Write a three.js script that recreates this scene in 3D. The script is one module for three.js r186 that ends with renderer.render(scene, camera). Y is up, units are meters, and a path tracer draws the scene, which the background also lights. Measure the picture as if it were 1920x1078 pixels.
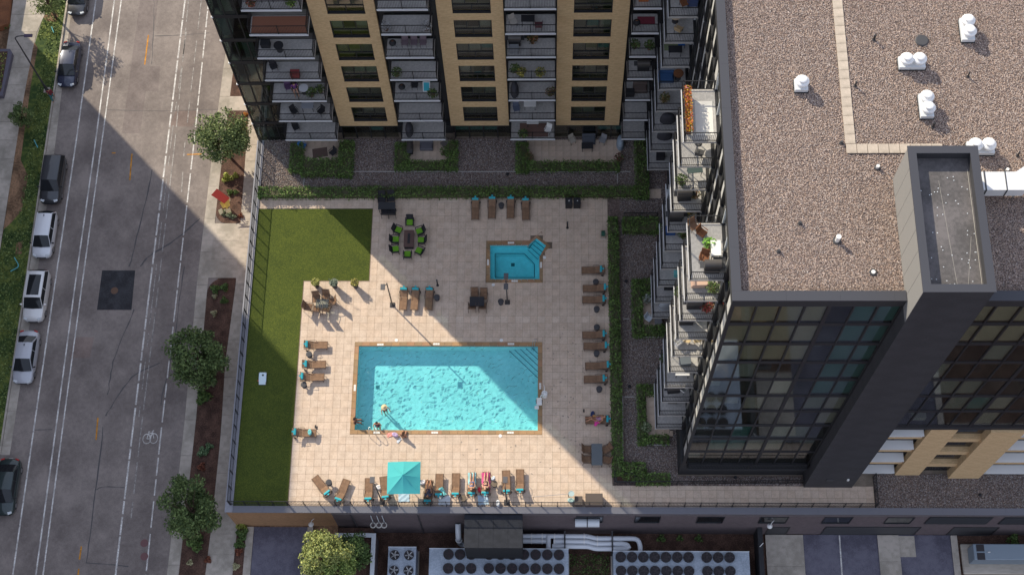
import * as THREE from 'three';
import { MarchingCubes } from 'three/addons/objects/MarchingCubes.js';
import { mergeGeometries } from 'three/addons/utils/BufferGeometryUtils.js';
import { RoundedBoxGeometry } from 'three/addons/geometries/RoundedBoxGeometry.js';

// ---------- camera, sky, sun, exposure ----------
// metres, y up; x to the east, z to the south; the pool deck lies at y = 0
const scene = new THREE.Scene();
const camera = new THREE.PerspectiveCamera(22.36, 1024 / 574, 1, 3000);
camera.position.set(15.794, 110.941, 42.134);
camera.up.set(0.00033, 0.38986, -0.92087);
camera.lookAt(15.794 - 2.46237, 110.941 - 92.05925, 42.134 - 38.97475);
const renderer = new THREE.WebGLRenderer({ antialias: true });
renderer.setSize(1024, 574);
renderer.toneMapping = THREE.LinearToneMapping;
renderer.toneMappingExposure = 1.35;
renderer.shadowMap.enabled = true;
const SKY_ZENITH = [0.42, 0.495, 0.68], SKY_HORIZON = [0.66, 0.675, 0.71];
const SUN = new THREE.Vector3(-0.69 * 0.8434, 0.5373, -0.724 * 0.8434);
// clear, slightly hazy afternoon sky: pale at the horizon, bluer overhead, a broad soft glow round the sun
{
  const W = 256, H = 128, d = new Float32Array(W * H * 4), v = new THREE.Vector3();
  for (let j = 0; j < H; j++) for (let i = 0; i < W; i++) {
    const el = ((j + 0.5) / H - 0.5) * Math.PI, az = ((i + 0.5) / W - 0.5) * 2 * Math.PI; v.set(Math.cos(el) * Math.cos(az), Math.sin(el), Math.cos(el) * Math.sin(az));
    const t = Math.pow(Math.max(0, Math.sin(el)), 0.55), g = 0.16 * Math.pow(Math.max(0, v.dot(SUN)), 6), k = 4 * (j * W + i);
    d[k] = SKY_HORIZON[0] + (SKY_ZENITH[0] - SKY_HORIZON[0]) * t + g; d[k + 1] = SKY_HORIZON[1] + (SKY_ZENITH[1] - SKY_HORIZON[1]) * t + g * 0.92; d[k + 2] = SKY_HORIZON[2] + (SKY_ZENITH[2] - SKY_HORIZON[2]) * t + g * 0.8; d[k + 3] = 1;
  }
  const t = new THREE.DataTexture(d, W, H, THREE.RGBAFormat, THREE.FloatType); t.mapping = THREE.EquirectangularReflectionMapping; t.magFilter = t.minFilter = THREE.LinearFilter; t.needsUpdate = true;
  scene.background = t; scene.environment = t;
}
const sun = new THREE.DirectionalLight(new THREE.Color(1, 0.9, 0.71), 4.5);
sun.target.position.set(10, 0, 0); sun.position.copy(SUN).multiplyScalar(150).add(sun.target.position);
sun.castShadow = true; sun.shadow.mapSize.set(4096, 4096);
Object.assign(sun.shadow.camera, { left: -80, right: 80, top: 80, bottom: -80, near: 1, far: 400 });
scene.add(sun, sun.target);

// ---------- helpers ----------
let seed = 7;
const rnd = () => { seed = (seed + 0x6D2B79F5) | 0; let t = Math.imul(seed ^ (seed >>> 15), 1 | seed); t = (t + Math.imul(t ^ (t >>> 7), 61 | t)) ^ t; return ((t ^ (t >>> 14)) >>> 0) / 4294967296; };
const rr = (a, b) => a + (b - a) * rnd();
const pick = (a) => a[Math.floor(rnd() * a.length)];
const PI = Math.PI, V = (x, y, z) => new THREE.Vector3(x, y, z);
const used = {};
const numbered = (n) => { const k = used[n] = (used[n] ?? -1) + 1; return k ? n + '_' + String(k).padStart(3, '0') : n; };
const M = (r, g, b, o = {}) => new THREE.MeshStandardMaterial({ color: new THREE.Color().setRGB(r, g, b), roughness: 0.85, ...o });
const nz = (g) => { const h = g.index ? g.toNonIndexed() : g; for (const k of Object.keys(h.attributes)) if (!['position', 'normal', 'uv', 'color'].includes(k)) h.deleteAttribute(k); return h; };
// texture coordinates in metres along each face
function uvm(g) {
  g = nz(g); const p = g.attributes.position, n = g.attributes.normal, uv = new Float32Array(p.count * 2);
  for (let i = 0; i < p.count; i += 3) {
    const ax = Math.abs(n.getX(i)), ay = Math.abs(n.getY(i)), az = Math.abs(n.getZ(i));
    for (let j = i; j < i + 3; j++) {
      const x = p.getX(j), y = p.getY(j), z = p.getZ(j);
      if (ay >= ax && ay >= az) { uv[2 * j] = x; uv[2 * j + 1] = z; } else if (ax >= az) { uv[2 * j] = z; uv[2 * j + 1] = y; } else { uv[2 * j] = x; uv[2 * j + 1] = y; }
    }
  }
  g.setAttribute('uv', new THREE.BufferAttribute(uv, 2)); return g;
}
const box = (w, h, d, x = 0, y = 0, z = 0, ry = 0) => { const g = new THREE.BoxGeometry(w, h, d); if (ry) g.rotateY(ry); return g.translate(x, y, z); };
// box given by its corners
const bx = (x0, x1, y0, y1, z0, z1) => box(x1 - x0, y1 - y0, z1 - z0, (x0 + x1) / 2, (y0 + y1) / 2, (z0 + z1) / 2);
const rbox = (w, h, d, r, x = 0, y = 0, z = 0, ry = 0) => { const g = new RoundedBoxGeometry(w, h, d, 2, r); if (ry) g.rotateY(ry); return g.translate(x, y, z); };
const cyl = (r0, r1, h, x = 0, y = 0, z = 0, n = 14) => new THREE.CylinderGeometry(r0, r1, h, n).translate(x, y, z);
const ball = (r, x, y, z, sx = 1, sy = 1, sz = 1, n = 10) => new THREE.SphereGeometry(r, n, Math.ceil(n * 0.7)).scale(sx, sy, sz).translate(x, y, z);
function bar(a, b, r, n = 6, r2 = r) {   // tapered rod between two points
  const A = V(...a), B = V(...b), d = B.clone().sub(A), g = new THREE.CylinderGeometry(r2, r, d.length(), n);
  g.applyQuaternion(new THREE.Quaternion().setFromUnitVectors(V(0, 1, 0), d.clone().normalize()));
  return g.translate((A.x + B.x) / 2, (A.y + B.y) / 2, (A.z + B.z) / 2);
}
const tube = (pts, r, n = 6, seg = 0, closed = false) => new THREE.TubeGeometry(new THREE.CatmullRomCurve3(pts.map((p) => V(...p)), closed, 'catmullrom', 0.25), seg || pts.length * 5, r, n, closed);
// flat slab with an outline in (x, z), its top at yTop
function slab(pts, yTop, t, holes = []) {
  const s = new THREE.Shape(pts.map(([x, z]) => new THREE.Vector2(x, -z)));
  for (const h of holes) s.holes.push(new THREE.Path(h.map(([x, z]) => new THREE.Vector2(x, -z))));
  return new THREE.ExtrudeGeometry(s, { depth: t, bevelEnabled: false, curveSegments: 8 }).rotateX(-PI / 2).translate(0, yTop - t, 0);
}
const sheet = (pts, y) => new THREE.ShapeGeometry(new THREE.Shape(pts.map(([x, z]) => new THREE.Vector2(x, -z)))).rotateX(-PI / 2).translate(0, y, 0);
const rect = (x0, x1, z0, z1) => [[x0, z0], [x1, z0], [x1, z1], [x0, z1]];
const join = (gs) => mergeGeometries(gs.map(nz), false);
function obj(name, gs, m, parent = scene, metres = false) {
  let g = Array.isArray(gs) ? (gs.length > 1 ? join(gs) : gs[0]) : gs;
  if (metres) g = uvm(g);
  const o = new THREE.Mesh(g, m); o.name = parent === scene ? numbered(name) : name;
  o.castShadow = o.receiveShadow = true; parent.add(o); return o;
}
const tag = (o, label, category, group) => { o.userData.label = label; o.userData.category = category; if (group) o.userData.group = group; return o; };
function struct(name, gs, m, metres = true) { const o = obj(name, gs, m, scene, metres); o.userData.kind = 'structure'; return o; }
function thing(name, label, category, x = 0, y = 0, z = 0, ry = 0, group) {
  const o = new THREE.Group(); o.name = numbered(name); o.position.set(x, y, z); o.rotation.y = ry; scene.add(o); return tag(o, label, category, group);
}
function part(name, parent) { const o = new THREE.Group(); o.name = name; parent.add(o); return o; }
function dup(o, label, x, y, z, ry = 0) { const c = o.clone(); c.name = numbered(o.name.replace(/_\d{3}$/, '')); c.userData = { ...o.userData, label }; c.position.set(x, y, z); c.rotation.y = ry; scene.add(c); return c; }
const ORD = ['first', 'second', 'third', 'fourth', 'fifth', 'sixth', 'seventh', 'eighth', 'ninth', 'tenth', 'eleventh', 'twelfth', 'thirteenth', 'fourteenth', 'fifteenth', 'sixteenth', 'seventeenth', 'eighteenth', 'nineteenth', 'twentieth'];

// ---------- textures: grain, wear and fine pattern only ----------
function vnoise(N, cells, sd) {     // tileable value noise
  const g = new Float32Array(cells * cells); let s = sd * 7919 + 13; for (let i = 0; i < g.length; i++) { s = (s * 1664525 + 1013904223) >>> 0; g[i] = s / 4294967296; }
  const out = new Float32Array(N * N), sm = (t) => t * t * (3 - 2 * t);
  for (let y = 0; y < N; y++) for (let x = 0; x < N; x++) {
    const u = x / N * cells, v = y / N * cells, i = Math.floor(u), j = Math.floor(v), a = sm(u - i), b = sm(v - j), i1 = (i + 1) % cells, j1 = (j + 1) % cells;
    out[y * N + x] = (g[j * cells + i] * (1 - a) + g[j * cells + i1] * a) * (1 - b) + (g[j1 * cells + i] * (1 - a) + g[j1 * cells + i1] * a) * b;
  }
  return out;
}
function fractal(N, list, sd) { const o = new Float32Array(N * N); let w = 0; list.forEach(([c, a], k) => { const n = vnoise(N, c, sd + k * 31); for (let i = 0; i < o.length; i++) o[i] += a * n[i]; w += a; }); for (let i = 0; i < o.length; i++) o[i] /= w; return o; }
function tex(N, fn, size, srgb = true) {   // fn(i, x, y) -> [r, g, b] 0..1 ; size: metres that one tile covers
  const d = new Uint8Array(N * N * 4);
  for (let y = 0, i = 0; y < N; y++) for (let x = 0; x < N; x++, i++) { const c = fn(i, x, y); d[4 * i] = 255 * Math.min(1, Math.max(0, c[0])); d[4 * i + 1] = 255 * Math.min(1, Math.max(0, c[1])); d[4 * i + 2] = 255 * Math.min(1, Math.max(0, c[2])); d[4 * i + 3] = 255; }
  const t = new THREE.DataTexture(d, N, N); t.wrapS = t.wrapT = THREE.RepeatWrapping; t.magFilter = THREE.LinearFilter; t.minFilter = THREE.LinearFilter;
  if (srgb) t.colorSpace = THREE.SRGBColorSpace; t.repeat.set(1 / size, 1 / size); t.needsUpdate = true; return t;
}
function grainTex(N, size, list, sd, lo, hi, speck = 0) {   // from colour lo to colour hi (sRGB 0..1) by noise
  const f = fractal(N, list, sd); let s = sd;
  return tex(N, (i) => { s = (s * 1664525 + 1013904223) >>> 0; const k = Math.min(1, Math.max(0, (f[i] - 0.5) * 2.2 + 0.5 + speck * (s / 4294967296 - 0.5))); return [lo[0] + (hi[0] - lo[0]) * k, lo[1] + (hi[1] - lo[1]) * k, lo[2] + (hi[2] - lo[2]) * k]; }, size);
}
const white = new THREE.Color(1, 1, 1);
const T = (map, o = {}) => new THREE.MeshStandardMaterial({ color: white, map, roughness: 0.92, ...o });

const mAsphalt = T(grainTex(1024, 14, [[5, 3], [13, 2], [60, 1.2], [300, 1.6]], 3, [0.415, 0.38, 0.365], [0.565, 0.525, 0.50], 0.25));
const mPatch = T(grainTex(256, 3, [[6, 1], [60, 1]], 4, [0.16, 0.16, 0.175], [0.25, 0.25, 0.265], 0.3));
const mAlley = T(grainTex(512, 8, [[6, 2], [30, 1], [160, 1.2]], 5, [0.32, 0.31, 0.36], [0.43, 0.42, 0.47], 0.25));
const concreteTex = grainTex(512, 5, [[4, 2], [20, 1.3], [128, 1]], 6, [0.60, 0.57, 0.53], [0.73, 0.69, 0.65], 0.16);
const mConcrete = [1, 0.94, 0.9].map((k) => T(concreteTex, { color: new THREE.Color(k, k, k * 0.98) }));
const mMulch = T(grainTex(512, 3, [[6, 1.5], [40, 1], [150, 2.4]], 8, [0.20, 0.13, 0.10], [0.44, 0.33, 0.28], 0.5));
const mDirt = T(grainTex(512, 4, [[5, 2], [30, 1.4], [140, 1.6]], 9, [0.33, 0.25, 0.18], [0.60, 0.47, 0.36], 0.35));
const mLawn = T(grainTex(512, 5, [[6, 2.2], [24, 2], [140, 2]], 10, [0.13, 0.22, 0.07], [0.42, 0.45, 0.20], 0.35));
const mTurf = T(grainTex(1024, 7, [[5, 0.3], [12, 0.35], [60, 0.5], [260, 2.2]], 11, [0.20, 0.25, 0.065], [0.335, 0.37, 0.115], 0.4), { roughness: 1 });
const mGravelBed = T(grainTex(512, 2.5, [[30, 1], [128, 2]], 12, [0.27, 0.23, 0.22], [0.58, 0.50, 0.46], 0.5));
const mMembrane = T(grainTex(512, 6, [[5, 2], [40, 1], [200, 1]], 13, [0.30, 0.29, 0.29], [0.42, 0.40, 0.40], 0.15));
// fine running-bond brick, far too small to tell apart from up here
function brickTex(lo, hi, mortar, sd) {
  const N = 512, f = fractal(N, [[6, 1], [40, 1], [160, 1]], sd), tone = []; let s = sd; for (let i = 0; i < 512; i++) { s = (s * 1664525 + 1013904223) >>> 0; tone.push(s / 4294967296); }
  return tex(N, (i, x, y) => { const row = Math.floor(y / 16), u = (x + (row % 2) * 24) % N, col = Math.floor(u / 51.2), my = y % 16 < 2.4, mx = u % 51.2 < 3; const k = 0.55 * tone[(row * 10 + col) % 512] + 0.45 * f[i]; return my || mx ? mortar : [lo[0] + (hi[0] - lo[0]) * k, lo[1] + (hi[1] - lo[1]) * k, lo[2] + (hi[2] - lo[2]) * k]; }, 2.2);
}
const mBrick = T(brickTex([0.75, 0.62, 0.45], [0.90, 0.78, 0.60], [0.70, 0.61, 0.48], 21));
const mBrickDark = T(brickTex([0.335, 0.295, 0.305], [0.46, 0.405, 0.41], [0.37, 0.34, 0.35], 22));
const mBrickTan = T(brickTex([0.60, 0.46, 0.33], [0.76, 0.58, 0.42], [0.55, 0.46, 0.36], 23));
const mPanelDark = M(0.026, 0.027, 0.031, { roughness: 0.6 });
const mFrame = M(0.018, 0.018, 0.021, { roughness: 0.5 });
const mRail = M(0.02, 0.02, 0.023, { roughness: 0.55, metalness: 0.3 });
const mCap = M(0.045, 0.046, 0.056, { roughness: 0.55 });
const mSlab = T(grainTex(256, 4, [[4, 1], [40, 1], [120, 1]], 31, [0.66, 0.65, 0.64], [0.77, 0.755, 0.74], 0.12));
const mSlabEdge = M(0.6, 0.61, 0.64);
const mWhite = M(0.78, 0.77, 0.75, { roughness: 0.6 });
const mWhiteMetal = M(0.62, 0.65, 0.68, { roughness: 0.5 });
const mBlack = M(0.018, 0.018, 0.022, { roughness: 0.7 });
const mDarkGrey = M(0.05, 0.05, 0.055, { roughness: 0.7 });
const mWood = T(grainTex(256, 1.5, [[3, 1], [80, 2]], 33, [0.40, 0.25, 0.16], [0.58, 0.38, 0.25], 0.2));
const mSteel = M(0.55, 0.55, 0.55, { roughness: 0.3, metalness: 0.9 });
const glass = (r, g, b, o = {}) => new THREE.MeshPhysicalMaterial({ color: new THREE.Color().setRGB(r, g, b), roughness: 0.04, transmission: 1, thickness: 0, ior: 1.5, ...o });
const mGlass = glass(0.72, 0.74, 0.70), mGlassClear = glass(0.5, 0.57, 0.55), mTableGlass = glass(0.7, 0.78, 0.78), mGlassDark = new THREE.MeshPhysicalMaterial({ color: new THREE.Color().setRGB(0.012, 0.016, 0.02), roughness: 0.08, ior: 1.5 });
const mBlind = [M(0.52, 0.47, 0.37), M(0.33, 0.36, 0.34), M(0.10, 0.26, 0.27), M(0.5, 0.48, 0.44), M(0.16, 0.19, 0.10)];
const leafMat = new THREE.MeshPhysicalMaterial({ color: white, vertexColors: true, roughness: 0.75, side: THREE.DoubleSide });
// loose leaves: pts = [x, y, z, size] ; colour from lo to hi (linear)
function leaves(pts, lo, hi, flat = 0.5) {
  const n = pts.length, p = new Float32Array(n * 18), c = new Float32Array(n * 18), nn = new Float32Array(n * 18), a = V(), b = V(), nn1 = V();
  for (let i = 0; i < n; i++) {
    const [x, y, z, s] = pts[i], th = rr(0, 2 * PI), up = rr(flat, 1), q = Math.sqrt(1 - up * up);
    nn1.set(q * Math.cos(th), up, q * Math.sin(th)); a.set(rr(-1, 1), rr(-1, 1), rr(-1, 1)).cross(nn1).normalize(); b.crossVectors(nn1, a); a.multiplyScalar(s); b.multiplyScalar(s * 0.55);
    const P = [[x - a.x, y - a.y, z - a.z], [x + b.x, y + b.y, z + b.z], [x + a.x, y + a.y, z + a.z], [x - b.x, y - b.y, z - b.z]];
    const k = rnd() ** 1.2, j = rr(0.85, 1.15), col = [(lo[0] + (hi[0] - lo[0]) * k) * j, (lo[1] + (hi[1] - lo[1]) * k) * j, (lo[2] + (hi[2] - lo[2]) * k) * j];
    [0, 2, 1, 0, 3, 2].forEach((v, t) => { p.set(P[v], i * 18 + t * 3); c.set(col, i * 18 + t * 3); nn.set([nn1.x, nn1.y, nn1.z], i * 18 + t * 3); });
  }
  const g = new THREE.BufferGeometry(); g.setAttribute('position', new THREE.BufferAttribute(p, 3)); g.setAttribute('normal', new THREE.BufferAttribute(nn, 3)); g.setAttribute('color', new THREE.BufferAttribute(c, 3)); return g;
}

// ---------- ground, street, pavements ----------
const SY = -4.5, LY = -6.8;     // street level, service yard level
struct('ground', slab(rect(-900, 900, -900, 900), LY - 0.06, 0.2), mMulch);
struct('street_ground', slab(rect(-300, -1.2, -300, 300), SY - 0.03, 2.4), mDirt);
// piecewise edge: x as a function of z
const edge = (...p) => { const a = []; for (let i = 0; i < p.length; i += 2) a.push([p[i + 1], p[i]]); a.sort((u, v) => u[0] - v[0]); return (z) => { let i = 0; while (i < a.length - 2 && z > a[i + 1][0]) i++; const [z0, x0] = a[i], [z1, x1] = a[i + 1]; return x0 + (x1 - x0) * (z - z0) / (z1 - z0); }; };
const strip = (L, R, z0, z1, n = 8) => { const p = []; for (let i = 0; i <= n; i++) { const z = z0 + (z1 - z0) * i / n; p.push([L(z), z]); } for (let i = n; i >= 0; i--) { const z = z0 + (z1 - z0) * i / n; p.push([R(z), z]); } return p; };
const off = (f, d) => (z) => f(z) + d;
const curbW = edge(-29.87,-36.4, -29.81,-20.9, -29.75,-6.96, -29.76,6.35);
const panW = edge(-29.31,-36.39, -28.93,-20.9, -28.81,-6.96, -28.86,6.35);
const gutE = edge(-13.78,-36.3, -14.22,-30.82, -14.51,-18.57, -14.69,-7.2, -14.53,5.85, -14.68,16.26);
const gutE2 = off(gutE, 0.95);
const ZN = -62, ZS = 60;
const road = struct('road', slab([[curbW(ZN), ZN], [gutE(ZN) + 0.4, ZN], [gutE(ZS) + 0.4, ZS], [curbW(ZS), ZS]], SY, 0.12), mAsphalt);
const child = (parent, name, g, m, metres = true) => obj(name, g, m, parent, metres);
child(road, 'asphalt_patch', slab([[-23.14,-8.37], [-20.23,-8.37], [-20.14,-4.65], [-23.15,-4.65]], SY + 0.004, 0.02), mPatch);
const mPatch2 = T(mAsphalt.map, { color: new THREE.Color(0.84, 0.82, 0.84) }), mPatch3 = T(mAsphalt.map, { color: new THREE.Color(1.0, 0.9, 0.87) });
[[mPatch2, [-22.84,-29.13], [-20.18,-29.01], [-20.1,-26.33], [-22.73,-26.45]], [mPatch3, [-18.23,-24.41], [-16.15,-24.29], [-16.58,-22.62], [-18.65,-22.74]], [mPatch2, [-22.88,-36.36], [-21.15,-36.34], [-21.3,-21.97], [-22.96,-21.98]], [mPatch3, [-24.83,-2.14], [-23.08,-2.14], [-23.21,-0.24], [-24.95,-0.24]]]
  .forEach(([m, ...q], i) => child(road, 'asphalt_patch', slab(q, SY + 0.0015 + 0.0007 * i, 0.02), m));
// painted lines, worn into pieces
const mPaint = T(grainTex(256, 2, [[6, 1], [40, 1.5], [128, 1.5]], 41, [0.56, 0.54, 0.53], [0.93, 0.92, 0.90], 0.3)), mPaintOld = T(grainTex(256, 2, [[9, 1], [50, 1.5]], 42, [0.42, 0.40, 0.39], [0.72, 0.70, 0.68], 0.5)), mYellow = T(grainTex(256, 2, [[9, 1], [50, 1.5]], 43, [0.62, 0.42, 0.15], [0.86, 0.60, 0.20], 0.4));
function paint(m, w, pts, gaps = 0) {
  for (let i = 0; i + 3 < pts.length; i += 2) {
    const [x0, z0, x1, z1] = pts.slice(i, i + 4), L = Math.hypot(x1 - x0, z1 - z0); let t = 0;
    while (t < L) { const len = gaps ? Math.min(L - t, rr(0.5, 3.5)) : Math.min(L - t, 9), a = t / L, b = (t + len) / L; const q = [x0 + (x1 - x0) * a, z0 + (z1 - z0) * a, x0 + (x1 - x0) * b, z0 + (z1 - z0) * b]; child(road, 'lane_line', slab([[q[0] - w / 2, q[1]], [q[0] + w / 2, q[1]], [q[2] + w / 2, q[3]], [q[2] - w / 2, q[3]]], SY + 0.008, 0.012), m); t += len + (gaps ? rr(0.1, gaps) : 0.0); }
  }
}
paint(mPaint, 0.12, [-27.14,-40.02, -27.11,-36.38, -27.06,-21.17, -27.13,-6.96, -27.16,6.11, -27.17,18.3]);
paint(mPaint, 0.12, [-25.34,-40.01, -25.33,-36.37, -25.28,-21.16, -25.35,-6.96, -25.31,6.11, -25.3,18.29]);
paint(mPaint, 0.11, [-24.67,-40, -24.67,-36.37, -24.7,-21.16, -24.74,-6.95, -24.74,6.11, -24.72,18.28]);
paint(mPaint, 0.14, [-18.55,-39.96, -18.58,-36.33, -18.68,-21.14, -18.77,-6.95, -18.82,6.09, -18.87,17.05, -18.86,18.26], 0.3);
paint(mPaintOld, 0.09, [-18.25,-36.33, -18.02,-21.41, -18.04,-6.7, -18.13,6.09, -18.13,14], 0.7);
paint(mPaintOld, 0.07, [-18.11,-32.77, -18.37,-21.41, -18.41,-6.7, -18.44,6.09], 1.6);
paint(mPaint, 0.11, [-16.32,-36.31, -16.27,-21.13, -16.34,-7.46, -16.43,6.09, -16.41,18.25], 0.5);
paint(mPaintOld, 0.08, [-17.03,-36.32, -17.09,-20.32, -16.91,-16.01], 2.2);
for (const q of [[-21.66,-32.44, -21.66,-29.21], [-21.81,-19.86, -21.7,-17.19], [-21.88,5.08, -21.81,7], [-21.91,15.94, -21.93,17.02], [-21.89,17.76, -21.88,18.57]]) paint(mYellow, 0.12, q);
for (const q of [[[-23.65,-19.95], [-23.31,-19.95]], [[-16.79,-19.77], [-15.44,-19.82]]]) child(road, 'survey_mark', slab([[q[0][0], q[0][1] - 0.05], [q[1][0], q[1][1] - 0.05], [q[1][0], q[1][1] + 0.05], [q[0][0], q[0][1] + 0.05]], SY + 0.01, 0.012), mYellow);
// tar-sealed cracks
const mTar = M(0.085, 0.08, 0.082, { roughness: 0.8 });
for (const [w, ...p] of [[0.16, -19.78,-18.26, -20.3,-12.85, -20.78,-8.73], [0.2, -14.98,-13.36, -17.36,-11.03, -19.11,-9.75, -19.85,-8.73], [0.14, -19.87,-4.7, -21.08,-0.39, -21.31,3.05], [0.16, -17.13,0.19, -19.28,1.39, -20.62,3.52, -21.22,4.93], [0.16, -21.34,5.87, -21.32,12.24, -21.35,17.28], [0.1, -21.39,11.3, -20.76,11.03, -18.82,11.07], [0.12, -21.35,17.28, -19,17.44, -17.91,17.57], [0.1, -21.03,-32.32, -18.68,-32.42, -15.93,-32.64], [0.07, -24.82,-24.43, -19.69,-24.3, -13.81,-24.45], [0.1, -21.51,-36.35, -21.01,-29.3], [0.13, -15.96,-8.72, -16.19,-1.75, -16.74,3.99], [0.09, -25.57,6.11, -27.18,6.16]]) {
  const c = new THREE.CatmullRomCurve3([...Array(p.length / 2).keys()].map((i) => V(p[2 * i], 0, p[2 * i + 1]))), L = [], R = [], n = 14;
  for (let i = 0; i <= n; i++) { const q = c.getPoint(i / n), t = c.getTangent(i / n), s = w * 0.33 * rr(0.4, 1.3), jx = rr(-0.06, 0.06); L.push([q.x - t.z * s + jx, q.z + t.x * s]); R.unshift([q.x + t.z * s + jx, q.z - t.x * s]); }
  child(road, 'crack_sealant', slab([...L, ...R], SY + 0.006, 0.012), mTar);
}
{ // manhole covers and the bicycle symbol
  for (const [x, z, m] of [[-21.83,-6.45, M(0.13, 0.075, 0.05)], [-16.82,15.66, M(0.16, 0.08, 0.08)], [-16.7,16.74, M(0.16, 0.08, 0.08)]]) child(road, 'manhole_cover', cyl(0.32, 0.32, 0.03, x, SY, z, 18), m);
  const s = part('bicycle_symbol', road); s.position.set(-17.3, SY + 0.012, 6.69); s.rotation.y = 0.06;
  const ring = (x, z, r) => new THREE.TorusGeometry(r, 0.045, 4, 20).rotateX(PI / 2).scale(0.8, 0.12, 1).translate(x, 0, z);
  obj('wheel', ring(-0.27, 0.2, 0.42), mPaint, s); obj('wheel', ring(0.3, 0.2, 0.42), mPaint, s);
  const l = (a, b, c, d) => bar([a, 0, b], [c, 0, d], 0.05, 4).scale(1, 0.12, 1);
  obj('frame', [l(-0.27, 0.2, -0.12, -0.25), l(-0.12, -0.25, 0.05, 0.2), l(0.05, 0.2, -0.27, 0.2), l(0.05, 0.2, 0.2, -0.3), l(-0.12, -0.25, 0.2, -0.3), l(0.3, 0.2, 0.17, -0.45), l(0.17, -0.45, 0.3, -0.5), l(-0.2, -0.4, -0.02, -0.4), l(-0.12, -0.25, -0.12, -0.4)], mPaint, s);
}
// one slab per concrete bay
function bays(name, L, R, z0, z1, step, top, mats, thick = 0.3) {
  const s = struct(name, slab(strip(off(L, 0.03), off(R, -0.03), z0, z1), top - 0.03, thick - 0.03), mConcrete[2]);
  for (let z = z0, k = 0; z < z1 - 0.01; k++) { const e = Math.min(z1, z + step * rr(0.96, 1.04)); child(s, 'concrete_bay', slab([[L(z), z + 0.012], [R(z), z + 0.012], [R(e), e - 0.012], [L(e), e - 0.012]], top, 0.05), mats[(k * 7 + (k % 3)) % 3]); z = e; }
  return s;
}
const zBotW = 8.33;
bays('gutter', off(curbW, 0.16), panW, -48, zBotW, 3.1, SY + 0.012, mConcrete, 0.1);
bays('kerb', curbW, off(curbW, 0.16), -48, zBotW, 3.1, SY + 0.14, mConcrete);
const sideWE = edge(-31.62,-36.34, -31.62,-35.2, -32.37,-32.2, -32.35,-29.87, -32.48,-25.87, -32.45,-21.13, -32.42,-12.3, -32.38,-4.16);
const sideWW = edge(-34.99,-36.36, -34.85,-32.21, -34.8,-24.75, -34.48,-8.69);
bays('sidewalk', (z) => Math.max(sideWW(z), -38), sideWE, -46, 2, 1.9, SY + 0.12, mConcrete);
struct('grass_verge', slab(strip((z) => sideWE(Math.min(z, 0)) + 0.05, off(curbW, -0.01), -48, zBotW + 1.5, 24), SY + 0.1, 0.2), mLawn);
for (const q of [[[-32.41,-31.79], [-31.91,-31.02], [-32,-27], [-31.91,-22.51], [-31.83,-19.22], [-30.93,-17.59], [-31.01,-14.13], [-31.88,-12.82], [-32.37,-12.3], [-32.45,-21.13], [-32.48,-25.87], [-32.35,-29.87]], [[-31.51,-34.79], [-30.78,-35.02], [-30.4,-34.48], [-30.58,-33.89], [-31.4,-33.96], [-31.87,-34.43]], [[-31.04,-11], [-30.5,-11.15], [-30.42,-9.92], [-30.97,-9.81]]]) struct('bare_soil', slab(q, SY + 0.108, 0.1), mDirt);
// east side: gutter, sidewalk, planting beds
bays('gutter', gutE, gutE2, -60, 24, 3.1, SY + 0.03, mConcrete, 0.2);
const bedL = off(gutE2, 0.0), bedR = edge(-11.62,-29.19, -11.42,-17.54, -11.29,-6.91, -11.61,1.17, -11.38,5.88, -11.5,14.88, -11.62,18.25);
const zA = -25.79, zB = -24.27, zC = -12.89, zD = -7.61;
bays('sidewalk', bedR, (z) => z < 14.1 ? -9.3 : -9.4, -60, 24, 1.7, SY + 0.05, mConcrete);
bays('crosswalk_landing', bedL, bedR, zA, zB, 1.6, SY + 0.052, mConcrete);
bays('crosswalk_landing', bedL, bedR, zC, zD, 1.75, SY + 0.052, mConcrete);
{ const round = (z0, z1, r0, r1) => { const p = strip(bedL, bedR, z0, z1, 10), o = []; const cut = 0.9; for (const [x, z] of p) o.push([x, z]); return o; };
  struct('planting_bed', slab(strip(bedL, bedR, -60, zA, 10), SY + 0.06, 0.2), mMulch);
  const z2 = zC - 1.1; const arc = (z, zc, s) => { const p = []; for (let i = 0; i <= 8; i++) { const a = PI / 2 * i / 8; p.push([bedL(z) + 1.1 - 1.1 * Math.cos(a), z + s * 1.1 * Math.sin(a)]); } return p; };
  const b2 = strip(bedL, bedR, zB, zC, 10).filter(([x, z], i) => !(i < 11 && z > z2)); struct('planting_bed', slab([...strip(bedL, bedR, zB, z2, 6).slice(0, 7), ...arc(z2, zC, 1), [bedR(zC), zC], [bedR(zB), zB]], SY + 0.06, 0.2), mMulch);
  const z3 = zD + 1.4; const a3 = []; for (let i = 0; i <= 8; i++) { const a = PI / 2 * i / 8; a3.push([bedL(z3) + 1.4 - 1.4 * Math.cos(a), z3 - 1.4 * Math.sin(a)]); }
  struct('planting_bed', slab([...a3, [bedR(zD), zD], ...strip(bedR, bedR, zD, 24, 8).slice(0, 9), ...strip(bedL, bedL, z3, 24, 8).slice(0, 9).reverse()], SY + 0.06, 0.2), mMulch);
}
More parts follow.
